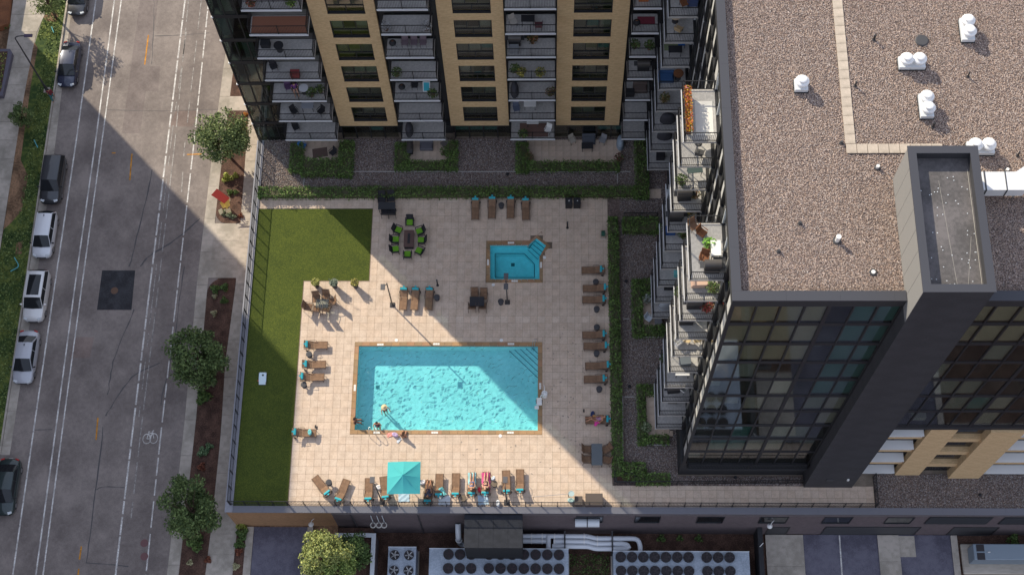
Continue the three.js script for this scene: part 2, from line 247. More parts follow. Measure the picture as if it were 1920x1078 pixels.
// drive and planting south of the podium
struct('planting_bed', slab([[-9.32,13.46], [-8.57,14.16], [-8.58,18.23], [-9.44,18.24], [-9.4,16.17]], SY + 0.055, 0.3), mMulch);
const drv0 = -8.01, drv1 = -3.64;
struct('driveway', slab([[drv0, 14.3], [drv1, 14.3], [drv1 + 0.2, 60], [drv0, 60]], SY + 0.004, 0.1), mAlley);
bays('kerb', () => drv0 - 0.6, () => drv0, 14.3, 24, 2.4, SY + 0.1, mConcrete);
bays('kerb', () => drv1, () => drv1 + 0.45, 14.3, 24, 2.4, SY + 0.1, mConcrete);
struct('planting_bed', slab(rect(drv1 + 0.45, 1.78 - 0.13, 14.3, 40), SY - 0.1, 2.3), mMulch);

// ---------- the building across the street, outside the picture, that shades the road ----------
{
  const o = thing('street_building', 'tall dark apartment building across the street, west of the picture', 'building', -45, SY, 0);
  const m = T(mBrickDark.map, { color: new THREE.Color(1.1, 1.05, 1) });
  obj('wall', bx(-40, 0, 0, 37.5 - SY, -39.9, 120), m, o, true); obj('wall', bx(-40, 0, 0, 32.5 - SY, -44.8, -39.9), m, o, true); obj('entrance_wing', bx(0, 7.1, 0, 4, -80, -32.6), m, o, true);
  for (let k = 0; k < 10; k++) for (let j = 0; j < 12; j++) obj('window', box(0.06, 1.7, 2.2, 0.02, 2.2 + 3.4 * k, -36 + j * 5), mGlassDark, o);
}

// ---------- podium, pool deck ----------
const PX0 = -9.42, PZ1 = 14.2, WX = 60;
const podium = thing('podium', 'long low brown brick podium carrying the pool deck', 'building');
// deck body with the two basins cut out
const poolIn = rect(0.36, 15.0, 0.36, 7.5);
const spaOut = [[10.62,-9.09], [14.24,-9.12], [14.89,-9.61], [16.04,-8.62], [15.39,-7.9], [15.39,-5.27], [10.68,-5.27]];
const spaIn = [[10.95,-8.7], [14.13,-8.7], [14.84,-9.33], [15.66,-8.67], [15.09,-7.59], [15.1,-5.58], [11,-5.58]];
const grow = (p, d) => { const cx = p.reduce((s, q) => s + q[0], 0) / p.length, cz = p.reduce((s, q) => s + q[1], 0) / p.length; return p.map(([x, z]) => [x + Math.sign(x - cx) * d, z + Math.sign(z - cz) * d]); };
obj('deck_slab', slab(rect(PX0 + 0.3, WX, -40, PZ1 - 0.4), -0.06, 1.9, [rect(0.2, 15.15, 0.2, 7.66), grow(spaIn, 0.12)]), T(concreteTex, { color: new THREE.Color(0.62, 0.56, 0.5) }), podium, true);
obj('lower_body', bx(PX0 + 0.3, WX, LY - 0.5, -1.97, -40, PZ1 - 0.4), mBrickDark, podium, true);
// west wall with coping, south wall in two brick tones
obj('west_wall', bx(PX0, PX0 + 0.3, SY - 0.5, 0.02, -40, PZ1), mBrickTan, podium, true);
obj('south_wall', bx(-1.2, WX, LY - 0.5, -0.1, PZ1 - 0.4, PZ1 - 0.02), mBrickDark, podium, true);
obj('south_wall', bx(PX0 + 0.3, -1.2, SY - 1, -0.1, PZ1 - 0.4, PZ1 - 0.021), mBrickTan, podium, true).userData.label = 'tan brick stretch above the drive';
for (let z = -18.7; z < PZ1; z += 2.4) obj('coping', bx(PX0 - 0.06, PX0 + 0.56, 0.02, 0.1, z, Math.min(z + 2.392, PZ1 + 0.05)), M(0.26, 0.26, 0.29, { roughness: 0.7 }), podium);
for (let x = PX0 + 0.56; x < WX; x += 2.4) obj('coping', bx(x + 0.008, x + 2.4, -0.02, 0.07, 13.72, PZ1 + 0.06), M(0.17, 0.17, 0.195, { roughness: 0.75 }), podium);
obj('string_course', bx(-1.2, WX, -0.62, -0.5, PZ1 - 0.02, PZ1 + 0.03), M(0.16, 0.14, 0.14), podium);
// windows, vents and doors in the south wall
function wallOpening(x0, x1, y0, y1, name, m) { const g = part(name, podium); obj('frame', [bx(x0, x1, y1, y1 + 0.07, PZ1 - 0.02, PZ1 + 0.03), bx(x0, x1, y0 - 0.07, y0, PZ1 - 0.02, PZ1 + 0.05), bx(x0 - 0.06, x0, y0 - 0.07, y1 + 0.07, PZ1 - 0.02, PZ1 + 0.03), bx(x1, x1 + 0.06, y0 - 0.07, y1 + 0.07, PZ1 - 0.02, PZ1 + 0.03)], mFrame, g); obj('pane', bx(x0, x1, y0, y1, PZ1 - 0.02, PZ1 - 0.008), m, g); }
for (const [x0, x1] of [[18.0, 20.1], [22.6, 24.6], [27.5, 29.6], [32.4, 34.6], [37.4, 39.6], [42.3, 44.4]]) wallOpening(x0 + 0.1, x1, -2.9, -1.1, 'window', mGlassDark);
for (const [x0, x1] of [[45.6, 50.4], [51.4, 57]]) { wallOpening(x0, x1, -2.9, -0.9, 'louvre', mBlack); for (let k = 0; k < 5; k++) obj('louvre_blade', box(x1 - x0, 0.03, 0.12, (x0 + x1) / 2, -2.7 + k * 0.38, PZ1 + 0.03), mDarkGrey, podium); }
for (const [x0, x1, y1] of [[33.6, 35.2, -4.4], [38.1, 45.6, -4.2], [48.3, 51.8, -4.2]]) wallOpening(x0, x1, LY, y1, 'garage_door', mDarkGrey);
for (const x of [0.35, 5.6, 11.2]) obj('downpipe', bar([x, -0.6, PZ1 + 0.06], [x, LY + 0.2, PZ1 + 0.06], 0.05), mDarkGrey, podium);

// ---------- deck paving ----------
const deck = struct('pool_deck', slab([[-9.1, -13.3], [20.9, -13.3], [20.9, 12.0], [41.2, 12.0], [41.2, 13.72], [-4.55, 13.72], [-4.55, -5.42], [0.91, -5.42], [0.91, -12.13], [-9.1, -12.13]], -0.045, 0.02, [rect(0.02, 15.33, 0.02, 7.85), spaOut.map(([x, z]) => [x, z])]), T(concreteTex, { color: new THREE.Color(0.44, 0.38, 0.33) }));
const paverTex = grainTex(512, 2.4, [[5, 1.4], [24, 1.2], [128, 1.4]], 51, [0.745, 0.665, 0.59], [0.83, 0.75, 0.675], 0.16);
const tones = [[1, 1, 1], [1.02, 1.0, 0.985], [0.98, 0.975, 0.975], [0.995, 0.975, 0.955], [0.96, 0.95, 0.945]].map((c) => T(paverTex, { color: new THREE.Color(...c) })), pale = T(paverTex, { color: new THREE.Color(1.08, 1.1, 1.12) });
{
  const g = 0.6096, px0 = -2.73, pz0 = 10.52, joint = 0.012, all = [];
  const inPoly = (p, x, z) => { let c = false; for (let i = 0, j = p.length - 1; i < p.length; j = i++) if ((p[i][1] > z) !== (p[j][1] > z) && x < (p[j][0] - p[i][0]) * (z - p[i][1]) / (p[j][1] - p[i][1]) + p[i][0]) c = !c; return c; };
  const clip = (a0, a1, b0, b1) => [Math.max(a0, b0), Math.min(a1, b1)];
  const zones = [[0.91, 20.86, -13.3, -5.42], [-4.55, 20.86, -5.42, 13.7], [20.86, 41.2, 12.0, 13.7], [-9.1, 0.91, -13.3, -12.13]];
  const holes = [[0, 15.35, 0, 7.87], [spaOut[0][0], spaOut[5][0], spaOut[0][1], spaOut[5][1]]];
  for (const [X0, X1, Z0, Z1] of zones) for (let i = Math.floor((X0 - px0) / g); px0 + i * g < X1; i++) for (let j = Math.floor((Z0 - pz0) / g); pz0 + j * g < Z1; j++) {
    let rs = [[...clip(px0 + i * g, px0 + (i + 1) * g, X0, X1), ...clip(pz0 + j * g, pz0 + (j + 1) * g, Z0, Z1)]];
    for (const [hx0, hx1, hz0, hz1] of holes) rs = rs.flatMap((r) => { const [a, b, c, d] = r; if (b <= hx0 || a >= hx1 || d <= hz0 || c >= hz1) return [r]; const o = []; if (a < hx0) o.push([a, hx0, c, d]); if (b > hx1) o.push([hx1, b, c, d]); const m0 = Math.max(a, hx0), m1 = Math.min(b, hx1); if (c < hz0) o.push([m0, m1, c, hz0]); if (d > hz1) o.push([m0, m1, hz1, d]); return o; });
    for (const [a, b, c, d] of rs) if (b - a > 0.06 && d - c > 0.06 && !inPoly(spaOut, (a + b) / 2, (c + d) / 2)) all.push([a, b, c, d, i, j]);
  }
  all.sort((u, v) => (v[2] + v[3]) - (u[2] + u[3]));
  const isPale = (a, b, c, d, i, j) => Math.abs((c + d) / 2 - -2.12) < 0.3 && [0, 2, 4, 5, 7, 9].includes(((i % 11) + 11) % 11) && a > 6 && a < 20.5, full = box(g - joint, 0.05, g - joint), rest = [];
  full.translate(0, -0.025, 0); const fullV = [0, 1, 2, 3].map((k) => uvm(full.clone().translate(k * 0.7, 0, k * 1.3)).translate(-k * 0.7, 0, -k * 1.3));
  let n = 0;
  for (const q of all) {
    const [a, b, c, d] = q, w = b - a, l = d - c, tone = isPale(...q) ? 5 : Math.floor(rnd() ** 1.3 * 5), dy = rr(-0.002, 0.002), tilt = rr(-0.004, 0.004);
    if (n < 300 && w > 0.5 && l > 0.5) {
      const o = new THREE.Mesh(w > 0.609 && l > 0.609 ? fullV[n % 4] : uvm(box(w - joint, 0.05, l - joint, 0, -0.025, 0).translate(a % 2, 0, c % 2)).translate(-(a % 2), 0, -(c % 2)), tone === 5 ? pale : tones[tone]);
      o.name = 'paver'; o.position.set((a + b) / 2, dy, (c + d) / 2); o.rotation.set(tilt, 0, -tilt); o.castShadow = o.receiveShadow = true; deck.add(o); n++;
    } else { const gg = nz(box(w - joint, 0.05, l - joint, (a + b) / 2, dy - 0.025, (c + d) / 2)), k = tone === 5 ? pale.color : tones[tone].color, cc = new Float32Array(gg.attributes.position.count * 3); for (let i = 0; i < cc.length; i += 3) { cc[i] = k.r; cc[i + 1] = k.g; cc[i + 2] = k.b; } gg.setAttribute('color', new THREE.BufferAttribute(cc, 3)); rest.push(gg); }
  }
  const o = obj('paver_field', uvm(mergeGeometries(rest, false)), T(paverTex, { vertexColors: true }), deck); o.userData.kind = 'stuff';
  // damp footprints and splashes on the paving
  const mWet = M(0.3, 0.245, 0.205, { roughness: 0.6 }); const spots = []; for (let i = 0; i < 46; i++) { const t = rnd(); spots.push([rr(15.6, 18.6) + t * 1.2, rr(-1, 10.5) - t]); } for (let i = 0; i < 14; i++) spots.push([rr(8, 17), rr(8.3, 11.5)]);
  child(deck, 'water_spots', spots.map(([x, z]) => cyl(1, 1, 0.004, 0, 0.0045, 0, 7).scale(rr(0.03, 0.06), 1, rr(0.05, 0.12)).rotateY(rr(0, 3)).translate(x, 0, z)), mWet).userData.kind = 'stuff';
}
// artificial turf in an L
const turf = struct('turf', slab([[-8.86, -12.1], [0.89, -12.1], [0.89, -5.45], [-4.58, -5.45], [-4.58, 13.7], [-8.86, 13.7]], 0.012, 0.06), mTurf);
struct('turf_edging', [bx(0.89, 0.93, -0.05, 0.02, -12.12, -5.42), bx(-4.58, 0.93, -0.05, 0.02, -5.45, -5.41), bx(-4.585, -4.54, -0.05, 0.02, -5.41, 13.7)], M(0.2, 0.14, 0.09));

// ---------- gravel beds ----------
struct('gravel_bed', slab(rect(-9.0, 26, -18.95, -13.3), -0.02, 0.06), mGravelBed);
struct('gravel_bed', slab([[20.9, -13.3], [26, -13.3], [26, 11.2], [35.7, 11.2], [35.7, 12], [20.9, 12]], -0.021, 0.06), mGravelBed);
struct('gravel_bed', slab(rect(41.2, WX, 11, 13.72), -0.02, 0.06), mGravelBed);
const pebble = nz(new THREE.IcosahedronGeometry(1, 0));
function gravel(label, y, zones, per, s0, s1, lo, hi, skip = () => false) {
  const pts = []; for (const [x0, x1, z0, z1] of zones) { const n = Math.round((x1 - x0) * (z1 - z0) * per); for (let i = 0; i < n; i++) { const x = rr(x0, x1), z = rr(z0, z1); if (!skip(x, z)) pts.push([x, z]); } }
  const im = new THREE.InstancedMesh(pebble, M(1, 1, 1, { roughness: 0.8 }), pts.length), m4 = new THREE.Matrix4(), e = new THREE.Euler(), q = new THREE.Quaternion(), c = new THREE.Color();
  pts.forEach(([x, z], i) => { const s = rr(s0, s1); e.set(rr(0, 6), rr(0, 6), rr(0, 6)); m4.compose(V(x, y + s * rr(0, 0.35), z), q.setFromEuler(e), V(s * rr(0.8, 1.3), s * rr(0.5, 0.9), s)); im.setMatrixAt(i, m4); const k = rnd() ** 1.5, w = rr(0.9, 1.1); im.setColorAt(i, c.setRGB((lo[0] + (hi[0] - lo[0]) * k) * w, lo[1] + (hi[1] - lo[1]) * k, (lo[2] + (hi[2] - lo[2]) * k) / w)); });
  im.name = numbered('gravel'); im.userData = { kind: 'stuff', label, category: 'gravel' }; im.castShadow = im.receiveShadow = true; scene.add(im);
}
const GLO = [0.25, 0.185, 0.15], GHI = [0.66, 0.53, 0.45];
const BLO = [0.14, 0.115, 0.105], BHI = [0.44, 0.38, 0.345];
gravel('loose river gravel in the bed along the brick wing', 0, [[-8.9, 25.8, -18.8, -13.4]], 210, 0.026, 0.052, BLO, BHI);
gravel('loose river gravel beside the balcony tower', 0, [[21.9, 26, -13.3, 11.9], [26, 35.6, 11.25, 11.95]], 210, 0.026, 0.052, BLO, BHI);
gravel('loose river gravel behind the end of the deck fence', 0, [[41.3, 57, 11, 13.7]], 210, 0.026, 0.052, BLO, BHI);
const edging = M(0.5, 0.48, 0.46);
for (const [x0, z0, x1, z1] of [[-5.19,-15.67, 22.87,-15.59], [-5.15,-15.67, -5.14,-14.18], [21.77,-15.6, 21.75,-14.42], [21.95,-2.03, 22.48,-2.03], [21.94,4.69, 22.76,4.69], [22.79,-0.44, 25.26,-0.44], [22.91,8.69, 25.52,8.68], [21.82,4.6, 21.7,10.26]]) struct('concrete_edging', bar([x0, 0.02, z0], [x1, 0.02, z1], 0.04, 4), edging, false);
// private patios
const patioTex = T(concreteTex, { color: new THREE.Color(0.92, 0.86, 0.8) });
for (const [x0, x1, z0, z1] of [[-5.77,-18.74, -1.93,-16.69], [3.67,-18.71, 7.48,-16.56], [13.99,-18.68, 22.07,-16.47], [23.57,-3.83, 25.08,-1.37], [23.66,4.37, 25.72,7.98], [21.38,-13.91, 25.43,-13.04]].map(([a, b, c, d]) => [a, c, b, d])) {
  const pt = struct('patio', slab(rect(x0, x1, z0, z1), 0.02, 0.08), patioTex); const nx = Math.max(1, Math.round((x1 - x0) / 0.61)), nzz = Math.max(1, Math.round((z1 - z0) / 0.61)), w = (x1 - x0) / nx, d = (z1 - z0) / nzz, gg = uvm(box(w - 0.012, 0.04, d - 0.012));
  for (let i = 0; i < nx; i++) for (let j = 0; j < nzz; j++) { const o = new THREE.Mesh(gg, tones[(i * 3 + j * 2) % 5]); o.name = 'paver'; o.position.set(x0 + (i + 0.5) * w, 0.04, z0 + (j + 0.5) * d); pt.add(o); }
}

// ---------- swimming pool and hot tub ----------
const mPlaster = T(grainTex(512, 6, [[5, 1], [30, 1], [160, 1]], 61, [0.80, 0.87, 0.87], [0.88, 0.93, 0.93], 0.06));
const mBand = M(0.02, 0.10, 0.14, { roughness: 0.4 });
const copeMats = [[0.36, 0.25, 0.145], [0.42, 0.29, 0.17], [0.33, 0.25, 0.16], [0.40, 0.26, 0.17]].map((c) => T(concreteTex, { color: new THREE.Color(...c).multiplyScalar(2.1) }));
// ripple facets mostly tilted away from the sun, imitating caustics, as a normal map
const rippleN = 768, rippleSize = 7.6, causticRippleH = (() => {   // heights in metres over one tile
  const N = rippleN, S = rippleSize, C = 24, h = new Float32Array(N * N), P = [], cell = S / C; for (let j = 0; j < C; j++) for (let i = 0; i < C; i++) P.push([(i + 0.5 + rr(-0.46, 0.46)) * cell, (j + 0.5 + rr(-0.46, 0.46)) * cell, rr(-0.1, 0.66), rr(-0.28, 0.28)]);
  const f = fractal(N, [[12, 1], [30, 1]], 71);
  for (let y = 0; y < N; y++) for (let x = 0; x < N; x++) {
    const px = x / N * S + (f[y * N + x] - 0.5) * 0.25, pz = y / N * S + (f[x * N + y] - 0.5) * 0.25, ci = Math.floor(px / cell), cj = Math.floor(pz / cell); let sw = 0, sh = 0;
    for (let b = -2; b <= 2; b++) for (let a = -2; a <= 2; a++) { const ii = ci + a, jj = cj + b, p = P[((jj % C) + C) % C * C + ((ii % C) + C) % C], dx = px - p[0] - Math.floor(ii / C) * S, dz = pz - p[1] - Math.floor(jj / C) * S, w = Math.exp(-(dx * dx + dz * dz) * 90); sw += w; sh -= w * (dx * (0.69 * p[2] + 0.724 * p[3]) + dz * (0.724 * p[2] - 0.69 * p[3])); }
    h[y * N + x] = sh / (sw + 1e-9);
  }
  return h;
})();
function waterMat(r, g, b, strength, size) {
  const h = causticRippleH, N = rippleN, k = strength * N / (2 * rippleSize), t = tex(N, (i, x, y) => { const dx = (h[y * N + (x + 1) % N] - h[y * N + (x + N - 1) % N]) * k, dy = (h[((y + 1) % N) * N + x] - h[((y + N - 1) % N) * N + x]) * k, l = 1 / Math.hypot(dx, dy, 1); return [0.5 - dx * l * 0.5, 0.5 - dy * l * 0.5, 0.5 + l * 0.5]; }, size, false);
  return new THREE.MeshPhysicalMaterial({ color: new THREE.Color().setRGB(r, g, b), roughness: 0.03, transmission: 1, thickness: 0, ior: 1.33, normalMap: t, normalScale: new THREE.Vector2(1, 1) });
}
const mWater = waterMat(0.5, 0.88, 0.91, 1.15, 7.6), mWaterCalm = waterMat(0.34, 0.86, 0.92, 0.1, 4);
const pool = thing('swimming_pool', 'large rectangular swimming pool with rippled turquoise water', 'swimming pool');
const PD = -1.15, WL = -0.13;
obj('basin', [bx(0.15, 15.2, PD - 0.1, PD, 0.15, 7.72), bx(0.2, 0.36, PD, -0.02, 0.2, 7.66), bx(15.0, 15.15, PD, -0.02, 0.2, 7.66), bx(0.36, 15.0, PD, -0.02, 0.2, 0.36), bx(0.36, 15.0, PD, -0.02, 7.5, 7.66)], mPlaster, pool, true);
obj('tile_band', [bx(0.36, 0.366, -0.16, -0.022, 0.366, 7.494), bx(14.994, 15.0, -0.16, -0.022, 0.366, 7.494), bx(0.36, 15.0, -0.16, -0.022, 0.36, 0.366), bx(0.36, 15.0, -0.16, -0.022, 7.494, 7.5)], M(0.12, 0.2, 0.22, { roughness: 0.3 }), pool);
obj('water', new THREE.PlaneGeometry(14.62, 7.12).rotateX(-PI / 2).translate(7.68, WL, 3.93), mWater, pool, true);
for (let k = 0; k < 5; k++) { const s = 0.55 + k * 0.46, y = -0.22 - k * 0.19; obj('step', slab([[15.0 - s, 0.362], [14.998, 0.362], [14.998, 0.36 + s]], y, y - PD), mPlaster, pool, true); obj('step_edge', bar([15.0 - s + 0.02, y + 0.004, 0.4], [14.97, y + 0.004, 0.36 + s - 0.02], 0.028, 4), mBand, pool); }
obj('main_drain', [box(0.32, 0.02, 0.32, 1.9, PD + 0.012, 3.5)], M(0.16, 0.3, 0.32), pool);
{ const side = (x0, z0, x1, z1) => { const L = Math.hypot(x1 - x0, z1 - z0), n = Math.round(L / 0.61), a = Math.atan2(z1 - z0, x1 - x0), g = uvm(rbox(L / n - 0.008, 0.09, 0.36, 0.018)); for (let k = 0; k < n; k++) { const o = new THREE.Mesh(g, copeMats[Math.floor(rnd() * 4)]); o.name = 'coping_stone'; const t = (k + 0.5) / n; o.position.set(x0 + (x1 - x0) * t, -0.03, z0 + (z1 - z0) * t); o.rotation.y = -a; o.castShadow = o.receiveShadow = true; pool.add(o); } };
  side(0.0, 0.18, 15.35, 0.18); side(0.0, 7.68, 15.35, 7.68); side(0.18, 0.36, 0.18, 7.5); side(15.17, 0.36, 15.17, 7.5); }
const mMark = M(0.75, 0.73, 0.68), mInk = M(0.06, 0.06, 0.08);
function marker(parent, x, y, z, ry = 0) { const g = part('depth_marker', parent); g.position.set(x, y, z); g.rotation.y = ry; obj('tile', [-0.18, 0, 0.18].map((d) => box(0.165, 0.014, 0.17, d, 0, 0)), mMark, g); }
for (const [x, z, r] of [[2.1,0.23, 0], [6.69,0.18, 0], [12.79,0.17, 0], [2.14,7.72, 0], [6.78,7.71, 0], [12.82,7.7, 0], [0.2,3.96, PI / 2], [15.18,3.8, PI / 2]]) marker(pool, x, 0.018, z, r);
for (const [x, z] of [[3.4,-0.15], [12,-0.15], [12.01,7.97]]) obj('skimmer_lid', cyl(0.14, 0.14, 0.02, x, 0.012, z, 18), mWhite, pool);
// pool ladder: two looped rails with treads
{ const lad = part('ladder', pool), lx = 1.87, r = (x) => tube([[x, -0.9, 7.42], [x, 0.0, 7.38], [x, 0.72, 7.45], [x + 0.02, 0.86, 7.7], [x + 0.03, 0.7, 8.0], [x + 0.04, 0.0, 8.15]], 0.022, 6, 30); obj('handrail', r(lx - 0.28), mSteel, lad); obj('handrail', r(lx + 0.28), mSteel, lad); for (const y of [-0.3, -0.58]) obj('tread', box(0.56, 0.03, 0.1, lx, y, 7.4), mWhite, lad); }
for (const [a, b, c, d] of [[14.79,-0.01, 14.44,0.4], [14.96,-0.01, 14.61,0.45]]) obj('handrail', tube([[a, 0, b], [a, 0.8, b + 0.02], [(a + c) / 2, 0.82, (b + d) / 2], [c, -0.5, d + 0.2]], 0.02, 6, 24), mSteel, pool);
// hot tub
const spa = thing('hot_tub', 'small square hot tub with a slanted flight of steps', 'hot tub');
const spaC = spaIn.map(([x, z]) => [x, z]);
obj('basin', [slab(grow(spaIn, 0.1), -1.05, 0.1), ...spaIn.map((p, i) => { const q = spaIn[(i + 1) % spaIn.length], L = Math.hypot(q[0] - p[0], q[1] - p[1]), a = Math.atan2(q[1] - p[1], q[0] - p[0]); return box(L + 0.1, 1.04, 0.1, 0, 0, 0).rotateY(-a).translate((p[0] + q[0]) / 2 + Math.sin(a) * 0.05, -0.54, (p[1] + q[1]) / 2 - Math.cos(a) * 0.05); })], mPlaster, spa, true);
obj('bench', slab(spaIn.map(([x, z]) => [x, z]).filter((_, i) => ![2, 3].includes(i)), -0.5, 0.54, [[[11.36,-8.14], [13.82,-8.13], [14.68,-7.16], [14.68,-5.94], [11.39,-5.94]]]), mPlaster, spa, true);
{ const inn = [[11.36,-8.14], [13.82,-8.13], [14.68,-7.16], [14.68,-5.94], [11.39,-5.94]]; for (let i = 0; i < 5; i++) { const a = inn[i], b = inn[(i + 1) % 5]; obj('bench_edge', bar([a[0], -0.493, a[1]], [b[0], -0.493, b[1]], 0.03, 4), mBand, spa); }
  const A = [13.82,-8.13], B = [14.68,-7.16], C2 = spaIn[2], D = spaIn[3]; for (let k = 0; k < 5; k++) { const t = 0.1 + 0.19 * k, mix = (p, q) => [p[0] + (q[0] - p[0]) * t, p[1] + (q[1] - p[1]) * t], p = mix(A, C2), q = mix(B, D), y = -0.62 + k * 0.105; obj('step', slab([p, q, D, C2], y, 0.12), mPlaster, spa, true); obj('step_edge', bar([p[0], y + 0.01, p[1]], [q[0], y + 0.01, q[1]], 0.028, 4), mBand, spa); } }
obj('main_drain', box(0.3, 0.02, 0.3, 12.85, -1.03, -7.35), M(0.03, 0.12, 0.13), spa);
obj('water', sheet(spaIn, -0.11), mWaterCalm, spa, true);
spaOut.forEach((p, i) => { const q = spaOut[(i + 1) % 7], pi = spaIn[i], qi = spaIn[(i + 1) % 7], n = Math.max(1, Math.round(Math.hypot(q[0] - p[0], q[1] - p[1]) / 0.6)); for (let k = 0; k < n; k++) { const L = (a, b, t) => [a[0] + (b[0] - a[0]) * t, a[1] + (b[1] - a[1]) * t], t0 = k / n + 0.004, t1 = (k + 1) / n - 0.004; obj('coping_stone', slab([L(p, q, t0), L(p, q, t1), L(pi, qi, t1), L(pi, qi, t0)], 0.015, 0.08), copeMats[Math.floor(rnd() * 4)], spa, true); } });
for (const [x, z, r] of [[12.7,-8.9, 0], [10.8,-7.11, PI / 2], [15.23,-6.86, PI / 2], [13.04,-5.41, 0]]) marker(spa, x, 0.02, z, r);
for (const [x, z] of [[11.27,-5.08], [15.52,-7.55]]) obj('skimmer_lid', cyl(0.13, 0.13, 0.02, x, 0.012, z, 18), mWhite, spa);
obj('handrail', tube([[15.3, 0, -9.76], [15.25, 0.8, -10.06 + 0.5], [14.71, 0.75, -9.41 + 0.4], [14.05, -0.1, -8.53]], 0.022, 6, 26), M(0.45, 0.32, 0.25, { metalness: 0.6, roughness: 0.4 }), spa);
{ // chair lift at the pool edge
  const l = thing('pool_lift', 'white poolside chair lift with round column beside the pool', 'pool lift', 15.53, 0, 4.61);
  obj('column', [cyl(0.2, 0.24, 0.5, 0, 0.25, 0, 18), cyl(0.24, 0.2, 0.12, 0, 0.55, 0, 18), ball(0.16, 0, 0.6, 0, 1, 0.5, 1)], mWhite, l); obj('arm', tube([[0, 0.5, 0], [-0.25, 0.95, 0.25], [-0.35, 0.9, 0.6]], 0.04, 6, 14), mWhite, l); obj('handle', tube([[0, 0.6, -0.1], [0, 0.9, -0.4], [-0.05, 0.85, -0.6]], 0.025, 6, 12), mWhite, l);
  obj('seat', rbox(0.44, 0.07, 0.42, 0.03, -0.42, 0.5, 0.75), mWhite, l); obj('backrest', rbox(0.44, 0.5, 0.06, 0.03, -0.42, 0.75, 0.52), mWhite, l); obj('footrest', rbox(0.34, 0.05, 0.3, 0.02, -0.62, 0.12, 1.02), mWhite, l); obj('armrest', [rbox(0.06, 0.05, 0.36, 0.02, -0.66, 0.7, 0.72), rbox(0.06, 0.05, 0.36, 0.02, -0.18, 0.7, 0.72)], mDarkGrey, l);
}

// ---------- brick wing to the north ----------
const FH = 3.23, F0 = 3.1, FLOORS = [...Array(10).keys()].map((k) => F0 + FH * k), NZ = -18.75;
const seen = (k) => k < 8;      // storeys whose fittings reach into the picture
const north = thing('brick_apartment_wing', 'tan brick apartment wing with dark windows and columns of balconies', 'building');
obj('core', bx(-9.2, 26.0, -1.96, 36, -40, NZ - 0.75), mPanelDark, north, true);
// three brick piers with window openings, dark strips between
const PIERS = [[-1.95, 3.0], [7.55, 12.5], [16.5, 21.85]], WIN = [[-0.62, 2.22], [8.72, 11.58], [17.74, 20.6]];
const winBot = (k) => 3.36 + FH * k, WH = 2.24;
const paneG = {}; const paneGeo = (w, h) => paneG[w.toFixed(2) + h.toFixed(2)] ??= new THREE.BoxGeometry(w, h, 0.02);
function piece(name, g, m, parent, x, y, z, ry = 0) { const o = new THREE.Mesh(g, m); o.name = name; o.position.set(x, y, z); o.rotation.y = ry; o.castShadow = o.receiveShadow = true; parent.add(o); return o; }
PIERS.forEach(([a, b], i) => {
  const [w0, w1] = WIN[i], gs = [bx(a, w0, 2.47, 36, NZ - 0.3, NZ), bx(w1, b, 2.47, 36, NZ - 0.3, NZ), bx(w0, w1, 2.47, winBot(0), NZ - 0.3, NZ)];
  for (let k = 0; k < 10; k++) gs.push(bx(w0, w1, winBot(k) + WH, k < 9 ? winBot(k + 1) : 36, NZ - 0.3, NZ));
  obj('brick_pier', gs, mBrick, north, true);
  obj('pier_reveal', [bx(a, a + 0.02, 2.4, 36, NZ - 0.75, NZ - 0.3), bx(b - 0.02, b, 2.4, 36, NZ - 0.75, NZ - 0.3)], mPanelDark, north);
  for (let k = 0; k < 8; k++) {
    const g = part('window', north); g.position.set((w0 + w1) / 2, winBot(k), NZ - 0.14); const w = w1 - w0, f = 0.07;
    obj('frame', [box(w, f, 0.1, 0, f / 2, 0), box(w, f, 0.1, 0, WH - f / 2, 0), box(f, WH, 0.1, -w / 2 + f / 2, WH / 2, 0), box(f, WH, 0.1, w / 2 - f / 2, WH / 2, 0), box(w, 0.09, 0.1, 0, 0.9, 0), box(0.06, WH - 0.9, 0.1, -w / 6, 0.45 + WH / 2, 0), box(0.06, WH - 0.9, 0.1, w / 6, 0.45 + WH / 2, 0), box(0.06, 0.9, 0.1, 0, 0.45, 0)], mFrame, g);
    const pw = w / 3 - 0.09; [-1, 0, 1].forEach((s) => { piece('pane', paneGeo(pw, 1.2), mGlass, g, s * w / 3, 1.56, 0); const b = rnd(); if (b < 0.6) piece('blind', new THREE.BoxGeometry(pw, rr(0.5, 1.25), 0.01), b < 0.2 && k > 2 ? mBlind[4] : pick([mBlind[1], mBlind[1], mBlind[2], mDarkGrey]), g, s * w / 3, 1.6, -0.12); });
    for (const s of [-1, 1]) piece('pane', paneGeo(w / 2 - 0.1, 0.78), mGlass, g, s * w / 4, 0.46, 0);
    piece('sill', new THREE.BoxGeometry(w, 0.05, 0.22), mFrame, g, 0, -0.02, 0.06);
    piece('room_back', new THREE.BoxGeometry(w, WH, 0.02), M(0.3, 0.29, 0.27), g, 0, WH / 2, -0.4);
  }
});
